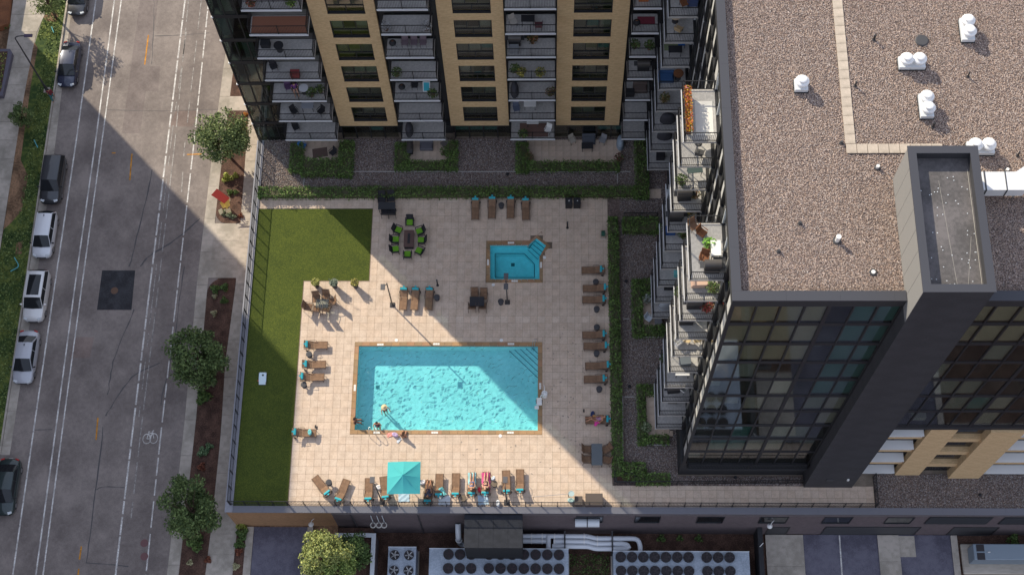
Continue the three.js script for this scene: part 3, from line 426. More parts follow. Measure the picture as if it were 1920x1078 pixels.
// ground floor storefront in dark metal and glass
obj('storefront_band', bx(-9.3, 26, 2.3, 2.47, NZ - 0.5, NZ - 0.02), mPanelDark, north);
for (let x = -5.6; x < 24; x += 1.22) { if (!PIERS.some(([a, b]) => x + 0.6 > a - 0.3 && x + 0.6 < b + 0.3)) continue; piece('storefront_pane', paneGeo(1.12, 2.1), mGlass, north, x + 0.6, 1.15, NZ - 0.25); piece('mullion', new THREE.BoxGeometry(0.08, 2.3, 0.14), mFrame, north, x, 1.15, NZ - 0.24); if (rnd() < 0.5) piece('curtain', new THREE.BoxGeometry(1.1, 1.2, 0.02), mBlind[2], north, x + 0.6, 1.5, NZ - 0.5); }
obj('roof_parapet', [bx(-9.35, 26, 36, 36.5, NZ - 0.3, NZ + 0.02), bx(-9.35, -9.05, 36, 36.5, -40, NZ - 0.3)], mCap, north);
// balcony: floor slab with a barred railing on three sides; origin at the wall, x along it, z outward
function railing(w, d, h = 1.07) {
  const gs = [], t = 0.035, step = 0.115;
  const run = (x0, z0, x1, z1) => { const L = Math.hypot(x1 - x0, z1 - z0), n = Math.round(L / step), a = -Math.atan2(z1 - z0, x1 - x0); for (const y of [0.1, h]) gs.push(box(L, y === h ? 0.05 : 0.035, 0.045, (x0 + x1) / 2, y, (z0 + z1) / 2, a)); for (let i = 0; i <= n; i++) { const u = i / n, post = i === 0 || i === n || (L > 2.5 && i === Math.round(n / 2)); gs.push(box(post ? 0.06 : 0.018, post ? h + 0.1 : h - 0.1, post ? 0.06 : 0.018, x0 + (x1 - x0) * u, post ? h / 2 : h / 2 + 0.05, z0 + (z1 - z0) * u)); } };
  run(-w / 2 + t, d - t, w / 2 - t, d - t); run(-w / 2 + t, 0.05, -w / 2 + t, d - t); run(w / 2 - t, 0.05, w / 2 - t, d - t); return join(gs);
}
function balconyKit(w, d) { const s = uvm(box(w, 0.2, d, 0, -0.1, d / 2)); return { s, e: box(w + 0.02, 0.2, 0.03, 0, -0.1, d + 0.012), r: railing(w, d) }; }
function balcony(parent, kit, x, y, z, ry, floorMat = mSlab) { const o = new THREE.Mesh(kit.s, floorMat); o.name = 'balcony'; o.position.set(x, y, z); o.rotation.y = ry; o.castShadow = o.receiveShadow = true; parent.add(o); obj('edge_trim', kit.e, mSlabEdge, o); obj('railing', kit.r, mRail, o); return o; }
const NCOL = [[-4.2, 4.4], [5.3, 3.7], [14.53, 3.75], [23.0, 2.0]], kits = NCOL.map(([, w]) => balconyKit(w, 1.65));
const mSlabN = mSlab, mRust = M(0.30, 0.125, 0.075);
NCOL.forEach(([x, w], c) => {
  FLOORS.forEach((y, k) => {
    if (!seen(k)) return;
    balcony(north, kits[c], x, y, NZ, 0, mSlabN);
    const g = part('sliding_door', north); g.position.set(x, y, NZ - 0.55); obj('frame', [box(w, 0.1, 0.1, 0, 2.45, 0), box(0.08, 2.5, 0.1, -w / 2 + 0.1, 1.25, 0), box(0.08, 2.5, 0.1, w / 2 - 0.1, 1.25, 0), box(0.08, 2.5, 0.1, 0, 1.25, 0)], mFrame, g); for (const s of [-1, 1]) piece('pane', paneGeo(w / 2 - 0.2, 2.35), mGlass, g, s * w / 4, 1.2, 0);
  });
  if (c) obj('recess_wall', bx(x - w / 2 - 0.4, x + w / 2 + 0.4, -0.05, 36, NZ - 0.74, NZ - 0.68), mPanelDark, north);
});
// glazed west corner
{ const x0 = -9.3, x1 = -6.45; for (let k = -1; k < 8; k++) { const y = F0 + FH * k; obj('corner_floor', bx(x0 + 0.05, -2.0, y - 0.25, y, NZ - 3.2, NZ - 0.08), k % 2 ? M(0.2, 0.19, 0.17) : M(0.13, 0.12, 0.11), north); obj('spandrel', [bx(x0, x1, y - 0.3, y + 0.12, NZ - 0.06, NZ + 0.02), bx(x0 - 0.04, x0 + 0.02, y - 0.3, y + 0.12, NZ - 3.2, NZ)], mFrame, north);
    for (let i = 0; i < 3; i++) { const w = (x1 - x0) / 3; piece('corner_pane', paneGeo(w - 0.08, FH - 0.42), mGlassClear, north, x0 + (i + 0.5) * w, y + 0.12 + (FH - 0.42) / 2, NZ - 0.03); obj('mullion', bx(x0 + i * w - 0.04, x0 + i * w + 0.04, y + 0.12, y + FH - 0.3, NZ - 0.08, NZ + 0.04), mFrame, north); }
    for (let i = 0; i < 2; i++) piece('corner_pane', paneGeo(1.5, FH - 0.42), mGlassClear, north, x0, y + 0.12 + (FH - 0.42) / 2, NZ - 0.85 - 1.55 * i, PI / 2);
    piece('curtain', new THREE.BoxGeometry(0.9, 2.4, 0.03), pick([mBlind[0], mBlind[1], mBlind[3]]), north, x0 + rr(0.5, 2.2), y + 1.4, NZ - 0.3);
    obj('slab_clip', box(0.16, 0.12, 0.16, x0 - 0.06, y - 0.1, NZ + 0.02), mWhite, north); }
  obj('partition', bx(-8.55, -8.45, -0.05, 35.8, NZ - 3.2, NZ - 0.35), M(0.5, 0.49, 0.46), north);  // unseen wall added to stop sun passing through the glazed corner
  obj('corner_post', bx(x0 - 0.07, x0 + 0.05, -0.05, 36, NZ - 0.05, NZ + 0.05), mFrame, north); obj('side_frame', bx(x1 - 0.04, x1 + 0.08, -0.05, 36, NZ - 0.1, NZ + 0.03), mFrame, north);
  obj('corner_back', bx(x0 + 0.1, -2, -0.05, 36, NZ - 3.3, NZ - 3.2), mPanelDark, north); obj('corner_roof', bx(x0 - 0.05, -2, 35.8, 36, NZ - 3.3, NZ), mPanelDark, north);
}

// ---------- grey tower to the east ----------
const east = thing('apartment_tower', 'tall grey glass tower with a gravel roof and stacked west balconies', 'building');
const TX = 26.2, TZ = 11.1, RY = 35.62;
obj('core', [bx(TX + 3.4, WX, -1.96, RY - 0.3, -40, TZ - 3.4), bx(TX + 0.35, TX + 3.4, -1.96, RY - 0.3, -40, TZ - 3.4)], mPanelDark, east);
obj('roof_slab', bx(TX + 0.1, WX, RY - 0.3, RY - 0.02, -40, TZ - 0.05), mGravelBed, east, true);
obj('parapet', [bx(TX - 0.12, TX + 0.34, RY - 0.5, 36.02, -40, TZ + 0.1), bx(TX + 0.34, 35.72, RY - 0.5, 36.02, TZ - 0.42, TZ + 0.1), bx(39.5, WX, RY - 0.5, 36.02, TZ - 0.42, TZ + 0.1)], mPanelDark, east);
for (let z = -40; z < TZ - 0.5; z += 3) obj('parapet_cap', bx(TX - 0.16, TX + 0.38, 36.02, 36.1, z + 0.005, Math.min(z + 3, TZ - 0.46)), mCap, east);
for (const [a, b] of [[TX - 0.16, 35.7], [39.52, WX]]) for (let x = a; x < b; x += 3) obj('parapet_cap', bx(x + 0.005, Math.min(b, x + 3), 36.02, 36.1, TZ - 0.455, TZ + 0.15), mCap, east);
// south curtain wall
function curtainWall(x0, x1, y0, y1, z, n, parent, wide = []) {
  const w = (x1 - x0) / n; const back = M(0.3, 0.29, 0.27), floorM = [M(0.12, 0.09, 0.065), M(0.09, 0.08, 0.075), M(0.16, 0.15, 0.14)];
  for (let y = y0, k = 0; y < y1 - 1; y += FH, k++) {
    const top = Math.min(y1, y + FH), h = top - y - 0.46;
    obj('spandrel', bx(x0, x1, y - 0.18, y + 0.22, z - 0.05, z + 0.03), mFrame, parent);
    obj('floor', bx(x0 + 0.02, x1 - 0.02, y - 0.2, y, z - 3.3, z - 0.06), floorM[k % 3], parent);
    for (let i = 0; i < n; i++) {
      const cx = x0 + (i + 0.5) * w;
      piece('pane', paneGeo(w - 0.08, h), mGlass, parent, cx, y + 0.24 + h / 2, z - 0.01);
      const up = (y - y0) / (y1 - y0); let b = null; if (up > 0.62 && i < n * 0.55) b = mBlind[up > 0.7 ? 0 : 1]; else if (up > 0.45 && (i === Math.round(n * 0.65) || i === Math.round(n * 0.65) + 1)) b = mBlind[2]; else if (rnd() < 0.3) b = pick([mBlind[1], mBlind[3], mBlind[2], mDarkGrey]);  // beige upper-row blinds stand in for a yellowish reflection in the glass
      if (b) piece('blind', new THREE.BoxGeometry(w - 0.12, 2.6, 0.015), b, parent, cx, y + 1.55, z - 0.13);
      else if (rnd() < 0.4) obj('furniture', rbox(rr(0.5, 1.1), rr(0.4, 0.75), rr(0.5, 0.9), 0.06, cx, y + 0.3, z - rr(0.7, 1.6)), pick([mBlind[1], mBlind[3], mDarkGrey, mWood, M(0.06, 0.1, 0.14)]), parent);
    }
  }
  for (let i = 0; i <= n; i++) { const wd = wide.includes(i) ? 0.11 : 0.045; obj('mullion', bx(x0 + i * w - wd, x0 + i * w + wd, y0 - 0.2, y1, z - 0.08, z + 0.06), mFrame, parent); }
  obj('room_back', bx(x0, x1, y0 - 0.2, y1, z - 3.4, z - 3.3), back, parent);
}
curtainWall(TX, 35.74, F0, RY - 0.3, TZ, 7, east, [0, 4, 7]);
obj('ground_band', bx(TX - 0.1, 35.74, -0.05, F0 - 0.2, TZ - 0.4, TZ - 0.02), mPanelDark, east);
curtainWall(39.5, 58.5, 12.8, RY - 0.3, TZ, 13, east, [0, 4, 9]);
obj('soffit_beam', bx(39.5, 58.5, 12.1, 12.64, TZ - 1, TZ + 0.08), mPanelDark, east);
{ const r = thing('railing_fence', 'dark barred railing in front of the tower ground floor', 'railing', 0, 0, 0); const g = railing(9.2, 0.4, 1.0); const m = obj('rail_panel', g, mRail, r); m.position.set(31, F0, TZ + 0.02); obj('ledge', bx(26.4, 35.6, F0 - 0.1, F0 - 0.01, TZ + 0.03, TZ + 0.46), mPanelDark, r); }
// brick base east of the pylon, with white balconies
obj('brick_base', [bx(42.9, 44.8, 0, 12.1, TZ - 0.5, TZ), bx(47.0, 49.4, 0, 12.1, TZ - 0.5, TZ + 0.25), bx(44.8, 47.0, 2.4, 3.15, TZ - 0.5, TZ - 0.02), bx(44.8, 47.0, 5.6, 6.35, TZ - 0.5, TZ - 0.02), bx(44.8, 47.0, 8.85, 9.6, TZ - 0.5, TZ - 0.02), bx(39.5, 42.9, 2.5, 2.95, TZ - 0.6, TZ - 0.2), bx(39.5, 42.9, 5.75, 6.2, TZ - 0.6, TZ - 0.2), bx(39.5, 42.9, 9, 9.4, TZ - 0.6, TZ - 0.2), bx(49.4, 58, 2.5, 2.95, TZ - 0.6, TZ - 0.2), bx(49.4, 58, 5.75, 6.2, TZ - 0.6, TZ - 0.2), bx(49.4, 58, 9, 9.4, TZ - 0.6, TZ - 0.2)], mBrick, east, true);
obj('base_back', bx(39.5, 58.5, -0.05, 12.1, TZ - 1.0, TZ - 0.65), mPanelDark, east);
for (let k = 0; k < 4; k++) { const y = 0.1 + k * 3.23; piece('window', paneGeo(2.1, 2.1), mGlassDark, east, 45.9, y + 1.35, TZ - 0.3); for (const [a, b] of [[39.6, 42.7], [49.7, 58]]) { obj('white_ledge', bx(a, b, y + 0.1, y + 0.75, TZ - 0.55, TZ - 0.06), mWhiteMetal, east); obj('ledge_top', bx(a, b, y + 0.76, y + 0.8, TZ - 0.6, TZ + 0.1), mWhite, east); for (let x = a; x < b; x += 1.55) piece('window', paneGeo(1.4, 1.5), mGlassDark, east, x + 0.78, y + 1.65, TZ - 0.6); } }
// pylon with a recessed lid
{ const X0 = 35.75, X1 = 39.5, Z0 = 3.45, Z1 = 12.1, Y = 39.5, w = 0.36; const mGreyPanel = M(0.23, 0.225, 0.22, { roughness: 0.6 }), mPyl = T(grainTex(256, 3, [[4, 1], [60, 1], [128, 1]], 81, [0.185, 0.185, 0.20], [0.235, 0.235, 0.25], 0.2), { roughness: 0.75 });
  const p = part('pylon', east);
  obj('shaft', [bx(X0, X1, -1.9, 35.0, TZ - 0.4, Z1)], mPyl, p, true);
  obj('upper_wall', [bx(X0, X1, 35.0, Y - 0.08, Z1 - w, Z1), bx(X0, X1, RY - 0.4, Y - 0.08, Z0, Z0 + w), bx(X1 - w, X1, RY - 0.4, Y - 0.08, Z0 + w, Z1 - w)], mPyl, p, true);
  for (let i = 0; i < 7; i++) { const a = Z0 + (Z1 - Z0) * i / 7, b = Z0 + (Z1 - Z0) * (i + 1) / 7; obj('wall_panel', bx(X0 - 0.02, X0 + w, i > 5.9 ? 35 : RY - 0.4, Y - 0.08, a + 0.012, b - 0.012), mGreyPanel, p); }
  obj('seam', bx(X0 + 0.03, X0 + w - 0.05, RY - 0.4, Y - 0.1, Z0 + 0.1, Z1 - 0.1), mFrame, p);
  obj('lid', bx(X0 + w, X1 - w, Y - 0.8, Y - 0.7, Z0 + w, Z1 - w), mMembrane, p, true);
  obj('cap', [bx(X0 - 0.06, X0 + w + 0.04, Y - 0.08, Y, Z0 - 0.06, Z1 + 0.06), bx(X1 - w - 0.04, X1 + 0.06, Y - 0.08, Y, Z0 - 0.06, Z1 + 0.06), bx(X0 + w + 0.04, X1 - w - 0.04, Y - 0.08, Y, Z0 - 0.06, Z0 + w + 0.04), bx(X0 + w + 0.04, X1 - w - 0.04, Y - 0.08, Y, Z1 - w - 0.04, Z1 + 0.06)], mCap, p);
  const dots = []; for (let i = 0; i < 46; i++) dots.push(cyl(0.03, 0.03, 0.02, rr(X0 + 0.6, X1 - 0.5), Y - 0.69, rr(Z0 + 1.4, Z1 - 0.5), 7)); obj('fastener_plates', dots, mWhiteMetal, p).userData.kind = 'stuff';
  obj('seam_strip', [bar([37.4, Y - 0.698, 5.2], [37.75, Y - 0.698, 11.6], 0.007, 4), bar([38.8, Y - 0.698, 8.6], [38.3, Y - 0.698, 11.6], 0.007, 4), bar([39.05, Y - 0.695, 4.5], [39.06, Y - 0.695, 11.7], 0.014, 4)], M(0.42, 0.4, 0.36), p);
  obj('wall_light', rbox(0.16, 0.3, 0.12, 0.03, 38.75, 2.4, Z1 + 0.06), mWhite, p); obj('junction_box', box(0.5, 0.4, 0.05, 37.4, 2.2, Z1 + 0.03), mDarkGrey, p);
}
// west front: balconies in three stacks, window bays between
const STACKS = [[-16.05, 3.7, 'northern'], [-2.75, 3.7, 'middle'], [6.45, 3.7, 'southern']], eKit = balconyKit(3.7, 2.05);
const mSlabE = mSlab;
STACKS.forEach(([z, w]) => FLOORS.forEach((y) => balcony(east, eKit, TX - 0.02, y, z, -PI / 2, mSlabE)));
{ const bay = [[-40, -18], [-14.1, -4.7], [-0.8, 4.5], [8.4, TZ - 0.1]], mPale = M(0.5, 0.49, 0.47, { roughness: 0.6 });
  for (let k = -1; k < 10; k++) { const y = F0 + FH * k, h = FH - 0.3; if (k < 0) continue;
    obj('west_spandrel', bx(TX - 0.02, TX + 0.34, y - 0.24, y + 0.06, -40, TZ), mFrame, east); obj('west_floor', bx(TX + 0.34, TX + 0.4, y - 0.24, y, -19, TZ), mPanelDark, east);
    for (const [a, b] of bay) { if (a < -30) continue; const n = Math.round((b - a) / 1.15), s = (b - a) / n; for (let i = 0; i < n; i++) { const zc = a + (i + 0.5) * s; if (i % 2 === 1) piece('pale_panel', paneGeo(s - 0.45, h), mPale, east, TX + 0.05, y + 0.06 + h / 2, zc, PI / 2); else { piece('pane', paneGeo(s - 0.1, h), mGlass, east, TX + 0.1, y + 0.06 + h / 2, zc, PI / 2); if (rnd() < 0.45) piece('curtain', paneGeo(s * 0.6, h - 0.1), mBlind[3], east, TX + 0.22, y + 0.1 + h / 2, zc, PI / 2); } obj('mullion', box(0.16, h, 0.07, TX + 0.02, y + 0.06 + h / 2, a + i * s), mFrame, east); } }
    for (const [z] of STACKS) { for (const d of [-0.92, 0.92]) piece('sliding_pane', paneGeo(1.74, 2.4), mGlass, east, TX + 0.1, y + 1.25, z + d, PI / 2); obj('door_frame', [box(0.1, 2.5, 0.08, TX + 0.06, y + 1.25, z), box(0.1, 2.5, 0.08, TX + 0.06, y + 1.25, z - 1.83), box(0.1, 2.5, 0.08, TX + 0.06, y + 1.25, z + 1.83), box(0.1, 0.1, 3.7, TX + 0.06, y + 2.52, z)], mWhiteMetal, east); if (rnd() < 0.6) piece('curtain', paneGeo(rr(0.5, 1.5), 2.3), mBlind[3], east, TX + 0.24, y + 1.25, z + rr(-1, 1), PI / 2); }
  }
  obj('west_base', bx(TX - 0.2, TX + 0.3, -0.05, F0 - 0.24, -19, TZ - 0.03), mPanelDark, east);
}
// gravel and fittings on the roof
gravel('loose river gravel covering the tower roof', RY, [[TX + 0.36, 35.72, -14.5, TZ - 0.46], [35.72, 53, -14.5, 3.4], [39.56, 53, 3.4, TZ - 0.46]], 430, 0.018, 0.036, GLO, GHI, (x, z) => (Math.abs(x - 33.47) < 0.3 && z < 1.18) || (z > 1.22 && z < 1.85 && x > 33.15 && x < 38.93));
const roofWalk = struct('roof_walkway', slab(rect(33.18, 33.76, -15, -1.1), RY + 0.0, 0.01), mConcrete[2]);
{ const g = uvm(box(0.59, 0.06, 0.6)), tn = [1, 0.96, 1.04].map((k) => T(concreteTex, { color: new THREE.Color(1.02 * k, 0.97 * k, 0.9 * k) })); const zE = 1.18; let i = 0; for (let z = zE - 0.31; z > -15; z -= 0.622) piece('paver', g, tn[i++ % 3], roofWalk, 33.47, RY + 0.06, z, rr(-0.01, 0.01)); for (let x = 33.5; x < 38.93; x += 0.622) piece('paver', g, tn[(i++ * 2) % 3], roofWalk, x, RY + 0.058, zE + 0.32, rr(-0.01, 0.01)); }
const ventHead = () => [new THREE.LatheGeometry([[0.3, 0], [0.3, 0.32], [0.34, 0.34], [0.46, 0.36], [0.47, 0.42], [0.4, 0.5], [0.3, 0.54], [0.28, 0.54], [0.28, 0.6], [0.3, 0.62], [0.3, 0.68], [0.24, 0.73], [0.001, 0.76]].map(([x, y]) => new THREE.Vector2(x, y)), 22)];
function roofVent(label, x, z, n, ry) { const o = thing('roof_vent', label, 'roof vent', x, RY, z, ry, n > 1 ? 'paired roof vents' : undefined); o.scale.setScalar(0.9); obj('curb', rbox(n * 0.86, 0.42, 0.86, 0.02, 0, 0.21, 0), mWhiteMetal, o); obj('flashing', box(n * 0.86 + 0.1, 0.06, 0.96, 0, 0.1, 0), mBlack, o); for (let i = 0; i < n; i++) obj('cowl', ventHead().map((g) => g.translate((i - (n - 1) / 2) * 0.84, 0.42, 0)), M(0.74, 0.74, 0.74, { roughness: 0.45 }), o); return o; }
roofVent('single white mushroom roof vent standing alone on the gravel', 30.83,-2.66, 1, 0);
roofVent('pair of white roof vents lined up north to south near the top', 41.03,-6.46, 2, PI / 2);
roofVent('pair of white roof vents side by side, middle of the gravel roof', 37.5,-4.17, 2, 0);
roofVent('pair of white roof vents lined up north to south above the pylon', 38.05,-1.22, 2, PI / 2);
roofVent('pair of white roof vents side by side behind the pylon corner', 40.9,1.59, 2, 0);
for (const [x, z, h, r, lab, m] of [[35.45,-5.93, 0.5, 0.06, 'black vent pipe by the top middle of the roof', mBlack], [34.07,-2.72, 0.45, 0.05, 'black vent pipe just right of the roof walkway', mBlack], [40.78,-3.34, 0.45, 0.05, 'thin black vent pipe below the top pair of vents', mBlack], [38.36,0.07, 0.5, 0.06, 'black vent pipe below the walkway pair of vents', mBlack], [43.05,1.98, 0.45, 0.05, 'black vent pipe at the right edge of the roof', mBlack], [32.95,1.11, 0.25, 0.07, 'short dark pipe stub left of the walkway corner', mDarkGrey], [34.9,2.73, 0.28, 0.1, 'short white pipe stub below the walkway', mWhite], [30.19,6.3, 0.25, 0.07, 'dark pipe stub in the lower middle gravel', mDarkGrey], [28.87,8.06, 0.25, 0.07, 'dark pipe stub near the west parapet', mDarkGrey], [32.21,7.4, 0.6, 0.13, 'white capped vent pipe in the lower roof gravel', mWhite], [42.32,2.95, 0.25, 0.09, 'small white stub beside the roof duct', mWhite], [38.33,-5.87, 0.05, 0.22, 'rusty round roof drain near the top', mWood], [34.08,9.34, 0.12, 0.12, 'small white roof drain cap near the pylon', mWhite]]) { const o = thing('vent_pipe', lab, 'vent pipe', x, RY, z); obj('pipe', cyl(r, r, h, 0, h / 2, 0, 12), m, o); obj('collar', cyl(r * 1.6, r * 1.9, 0.06, 0, 0.06, 0, 12), mDarkGrey, o); if (h > 0.4) obj('cap', cyl(r * 1.15, r * 1.15, 0.08, 0, h, 0, 12), m, o); }
{ const o = thing('air_duct', 'white sheet metal air duct on legs beside the pylon', 'air duct', 0, RY, 0); const mD = M(0.72, 0.72, 0.72, { roughness: 0.4 }); const x0 = 39.75, zc = 3.98;
  obj('intake', [rbox(0.75, 0.9, 1.9, 0.05, x0 + 0.25, 1.0, zc - 0.35)], mD, o); obj('duct', [bx(x0 + 0.62, x0 + 3.0, 0.75, 1.5, zc - 0.2, zc + 0.95)], mD, o); obj('duct', [box(1.5, 0.75, 1.3, x0 + 3.5, 1.13, zc - 0.05, 0.6), box(3, 1.6, 2.2, x0 + 5.6, 0.9, zc - 0.4)], mD, o);
  obj('flange', [bx(x0 + 0.72, x0 + 0.8, 0.72, 1.53, zc - 0.24, zc + 0.99), bx(x0 + 1.9, x0 + 1.96, 0.72, 1.53, zc - 0.24, zc + 0.99)], mDarkGrey, o); for (const [a, b] of [[0.9, 0.8], [2.6, 0.8], [0.9, 0], [2.6, 0]]) obj('leg', bar([x0 + a, 0, zc + b], [x0 + a, 0.8, zc + b], 0.05), mSteel, o); }

// ---------- hedges ----------
const HLO = [0.045, 0.085, 0.02], HHI = [0.17, 0.27, 0.06];
function hedge(label, boxes, h, group) {
  const o = thing('hedge', label, 'hedge', 0, 0, 0, 0, group), core = [], pts = [];
  for (const [x0, x1, z0, z1] of boxes) {
    core.push(bx(x0 + 0.15, x1 - 0.15, 0, h - 0.2, z0 + 0.15, z1 - 0.15));
    const n = Math.round(((x1 - x0) * (z1 - z0) + (x1 - x0 + z1 - z0) * h * 0.9) * 190);
    for (let i = 0; i < n; i++) { let x = rr(x0, x1), z = rr(z0, z1), y = h + rr(-0.25, 0.04) + 0.1 * Math.sin(x * 1.9 + z * 2.3) + 0.07 * Math.sin(x * 5.1 - z * 4.2); if (rnd() < 0.45) { y = rr(0.05, h); const s = Math.floor(rr(0, 4)); if (s === 0) x = x0 + rr(-0.08, 0.1); else if (s === 1) x = x1 + rr(-0.1, 0.08); else if (s === 2) z = z0 + rr(-0.08, 0.1); else z = z1 + rr(-0.1, 0.08); } pts.push([x, y, z, rr(0.05, 0.11)]); }
    for (let i = 0; i < (x1 - x0 + z1 - z0) * 6; i++) pts.push([rr(x0 - 0.15, x1 + 0.15), h + rr(0, 0.16), rr(z0 - 0.15, z1 + 0.15), rr(0.05, 0.1)]);
  }
  obj('branches', core, M(0.075, 0.07, 0.035), o); obj('foliage', leaves(pts, HLO, HHI, 0.1), leafMat, o); return o;
}
const R2 = (a, b, c, d) => [Math.min(a, c), Math.max(a, c), Math.min(b, d), Math.max(b, d)];
hedge('long clipped hedge along the north edge of the pool deck', [R2(-8.8,-13.88, 23.14,-12.95), R2(23.27,-18.43, 24.36,-12.9)], 0.8);
hedge('U-shaped hedge round the left patio of the brick wing', [R2(-6.39,-18.1, -5.28,-15.41), R2(-5.37,-16.64, -1.87,-14.99), R2(-2.19,-18.3, -0.95,-14.98)], 0.8);
hedge('U-shaped hedge round the middle patio of the brick wing', [R2(2.67,-18.08, 3.87,-15.59), R2(3.84,-16.41, 7.26,-15.58), R2(7.1,-18.27, 8.04,-15.58)], 0.75);
hedge('U-shaped hedge round the wide right patio of the brick wing', [R2(13.08,-18.15, 14.11,-15.36), R2(14.1,-16.33, 21.84,-15.44)], 0.75);
hedge('tall straight hedge between loungers and the balcony tower', [R2(20.86,-10.85, 21.66,11.26), R2(22.11,-10.9, 25.02,-9.56)], 0.9);
hedge('L-shaped hedge round the upper patio below the tower balconies', [R2(22.7,-5.24, 23.54,-0.34), R2(23.56,-1.27, 25.27,-0.34), R2(23.67,-5.34, 24.5,-3.81)], 0.75);
hedge('U-shaped hedge round the lower patio below the tower balconies', [R2(22.92,3.87, 23.56,8.75), R2(23.69,3.87, 24.43,4.68), R2(23.57,8.05, 25.32,8.74)], 0.7);
hedge('stepped hedge at the corner of the lower gravel bed', [R2(22.68,10.31, 23.47,12.03), R2(23.49,11.17, 25.29,12.02), R2(21.76,10.32, 22.66,11)], 0.75);

// ---------- fences ----------
function fence(label, x0, z0, x1, z1, y, h, spacing) {
  const L = Math.hypot(x1 - x0, z1 - z0), o = thing('metal_fence', label, 'fence', x0, y, z0, -Math.atan2(z1 - z0, x1 - x0), 'black barred metal fences'), n = Math.max(1, Math.round(L / spacing)), s = L / n, post = new THREE.BoxGeometry(0.06, h + 0.08, 0.06), gs = [];
  for (let k = 0; k <= n; k++) piece('post', post, mRail, o, Math.min(k * s, L), h / 2, 0);
  const c = Math.round(s / 0.115); for (let i = 1; i < c; i++) gs.push(box(0.02, h - 0.16, 0.02, i * s / c, h / 2 + 0.02, 0)); gs.push(box(s, 0.045, 0.045, s / 2, h - 0.03, 0), box(s, 0.035, 0.035, s / 2, 0.12, 0)); const g = join(gs);
  for (let k = 0; k < n; k++) piece('barred_panel', g, mRail, o, k * s, 0, 0);
}
fence('long black barred fence along the south edge of the deck', -4.45, 13.66, 41.2, 13.66, 0, 1.2, 1.22);
fence('black barred fence above the street wall beside the turf', -9.08, -18.5, -9.08, 13.66, 0.1, 1.2, 1.22);
fence('short black fence closing the turf at its south end', -9.0, 13.66, -4.55, 13.66, 0.07, 1.2, 1.22);
fence('black fence at the far end of the deck walk', 41.2, 11.3, 41.2, 13.6, 0, 1.2, 1.15);
fence('low black fence between deck walk and tower gravel', 21,11.94, 35.68,11.77, 0, 0.95, 1.22);
fence('short black fence beside the corner planter', 21.02,11.04, 21,11.9, 0, 0.95, 0.9);
fence('short black gate fence crossing the hedge top', 22.23,-11.24, 25.02,-11.24, 0, 0.95, 1.2);
{ // low planter box by the corner
  const o = thing('planter_box', 'low dark planter box at the corner of the walk', 'planter', 0, 0, 0); const [a, b, c, d] = R2(21.14,11.08, 22.63,11.77); obj('rim', [bx(a, b, 0, 0.3, c, c + 0.06), bx(a, b, 0, 0.3, d - 0.06, d), bx(a, a + 0.06, 0, 0.3, c + 0.06, d - 0.06), bx(b - 0.06, b, 0, 0.3, c + 0.06, d - 0.06)], mDarkGrey, o); obj('soil', bx(a + 0.06, b - 0.06, 0, 0.24, c + 0.06, d - 0.06), mMulch, o, true); const pts = []; for (let i = 0; i < 160; i++) pts.push([rr(a + 0.5, b), 0.25 + rr(0, 0.2), rr(c, d), rr(0.04, 0.09)]); obj('foliage', leaves(pts, HLO, HHI), leafMat, o); }

// ---------- trees and shrubs ----------
const mBark = T(grainTex(256, 1, [[6, 1], [60, 1.5]], 91, [0.25, 0.20, 0.16], [0.42, 0.35, 0.29], 0.3));
function tree(label, x, y, z, h, R, n, lo, hi, group, leafSize = 0.12) {
  const o = thing('street_tree', label, 'tree', x, y, z, 0, group), wood = [], pts = [], ch = h * 0.66, cy = h - ch * 0.52;
  wood.push(bar([0, 0, 0], [0.05, cy, 0.03], 0.13, 9, 0.07), bar([0.05, cy, 0.03], [0.1, h * 0.9, 0], 0.07, 7, 0.02));
  const clumps = []; for (let i = 0; i < 46; i++) { const u = rr(-0.95, 1), a = rr(0, 2 * PI), q = Math.sqrt(1 - u * u), r = rr(0.45, 1) ** 0.6 * rr(0.8, 1.12); clumps.push([R * r * q * Math.cos(a), cy + ch * 0.5 * u * r, R * r * q * Math.sin(a), R * rr(0.2, 0.36)]); }
  for (const c of clumps.slice(0, 18)) { const y0 = rr(0.3, 0.7) * cy + 0.3; wood.push(bar([0.03, y0, 0.02], [c[0] * 0.55, y0 + (c[1] - y0) * 0.6, c[2] * 0.55], 0.05, 5, 0.028), bar([c[0] * 0.55, y0 + (c[1] - y0) * 0.6, c[2] * 0.55], [c[0], c[1], c[2]], 0.028, 5, 0.008)); }
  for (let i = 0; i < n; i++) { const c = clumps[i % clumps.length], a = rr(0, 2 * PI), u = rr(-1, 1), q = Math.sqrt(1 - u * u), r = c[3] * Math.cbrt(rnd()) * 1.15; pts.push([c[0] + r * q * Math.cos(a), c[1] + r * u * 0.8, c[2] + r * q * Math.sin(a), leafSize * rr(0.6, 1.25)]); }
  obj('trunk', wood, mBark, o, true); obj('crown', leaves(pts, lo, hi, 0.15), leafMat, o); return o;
}
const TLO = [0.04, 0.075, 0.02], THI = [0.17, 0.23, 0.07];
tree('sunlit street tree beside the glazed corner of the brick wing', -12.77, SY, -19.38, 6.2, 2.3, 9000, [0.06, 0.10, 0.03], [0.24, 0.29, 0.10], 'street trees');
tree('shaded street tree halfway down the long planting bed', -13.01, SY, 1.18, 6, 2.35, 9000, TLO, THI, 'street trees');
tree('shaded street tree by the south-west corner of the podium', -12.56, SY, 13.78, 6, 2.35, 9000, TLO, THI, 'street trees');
tree('small young tree on the verge left of the street lamp', -31.63, SY, -22.62, 3.4, 0.95, 2500, TLO, THI, 'street trees', 0.09);
tree('sparse tree on the verge at the top edge of the picture', -30.64, SY, -34.37, 5.5, 1.5, 2600, [0.07, 0.11, 0.03], [0.26, 0.32, 0.10], 'street trees', 0.1);
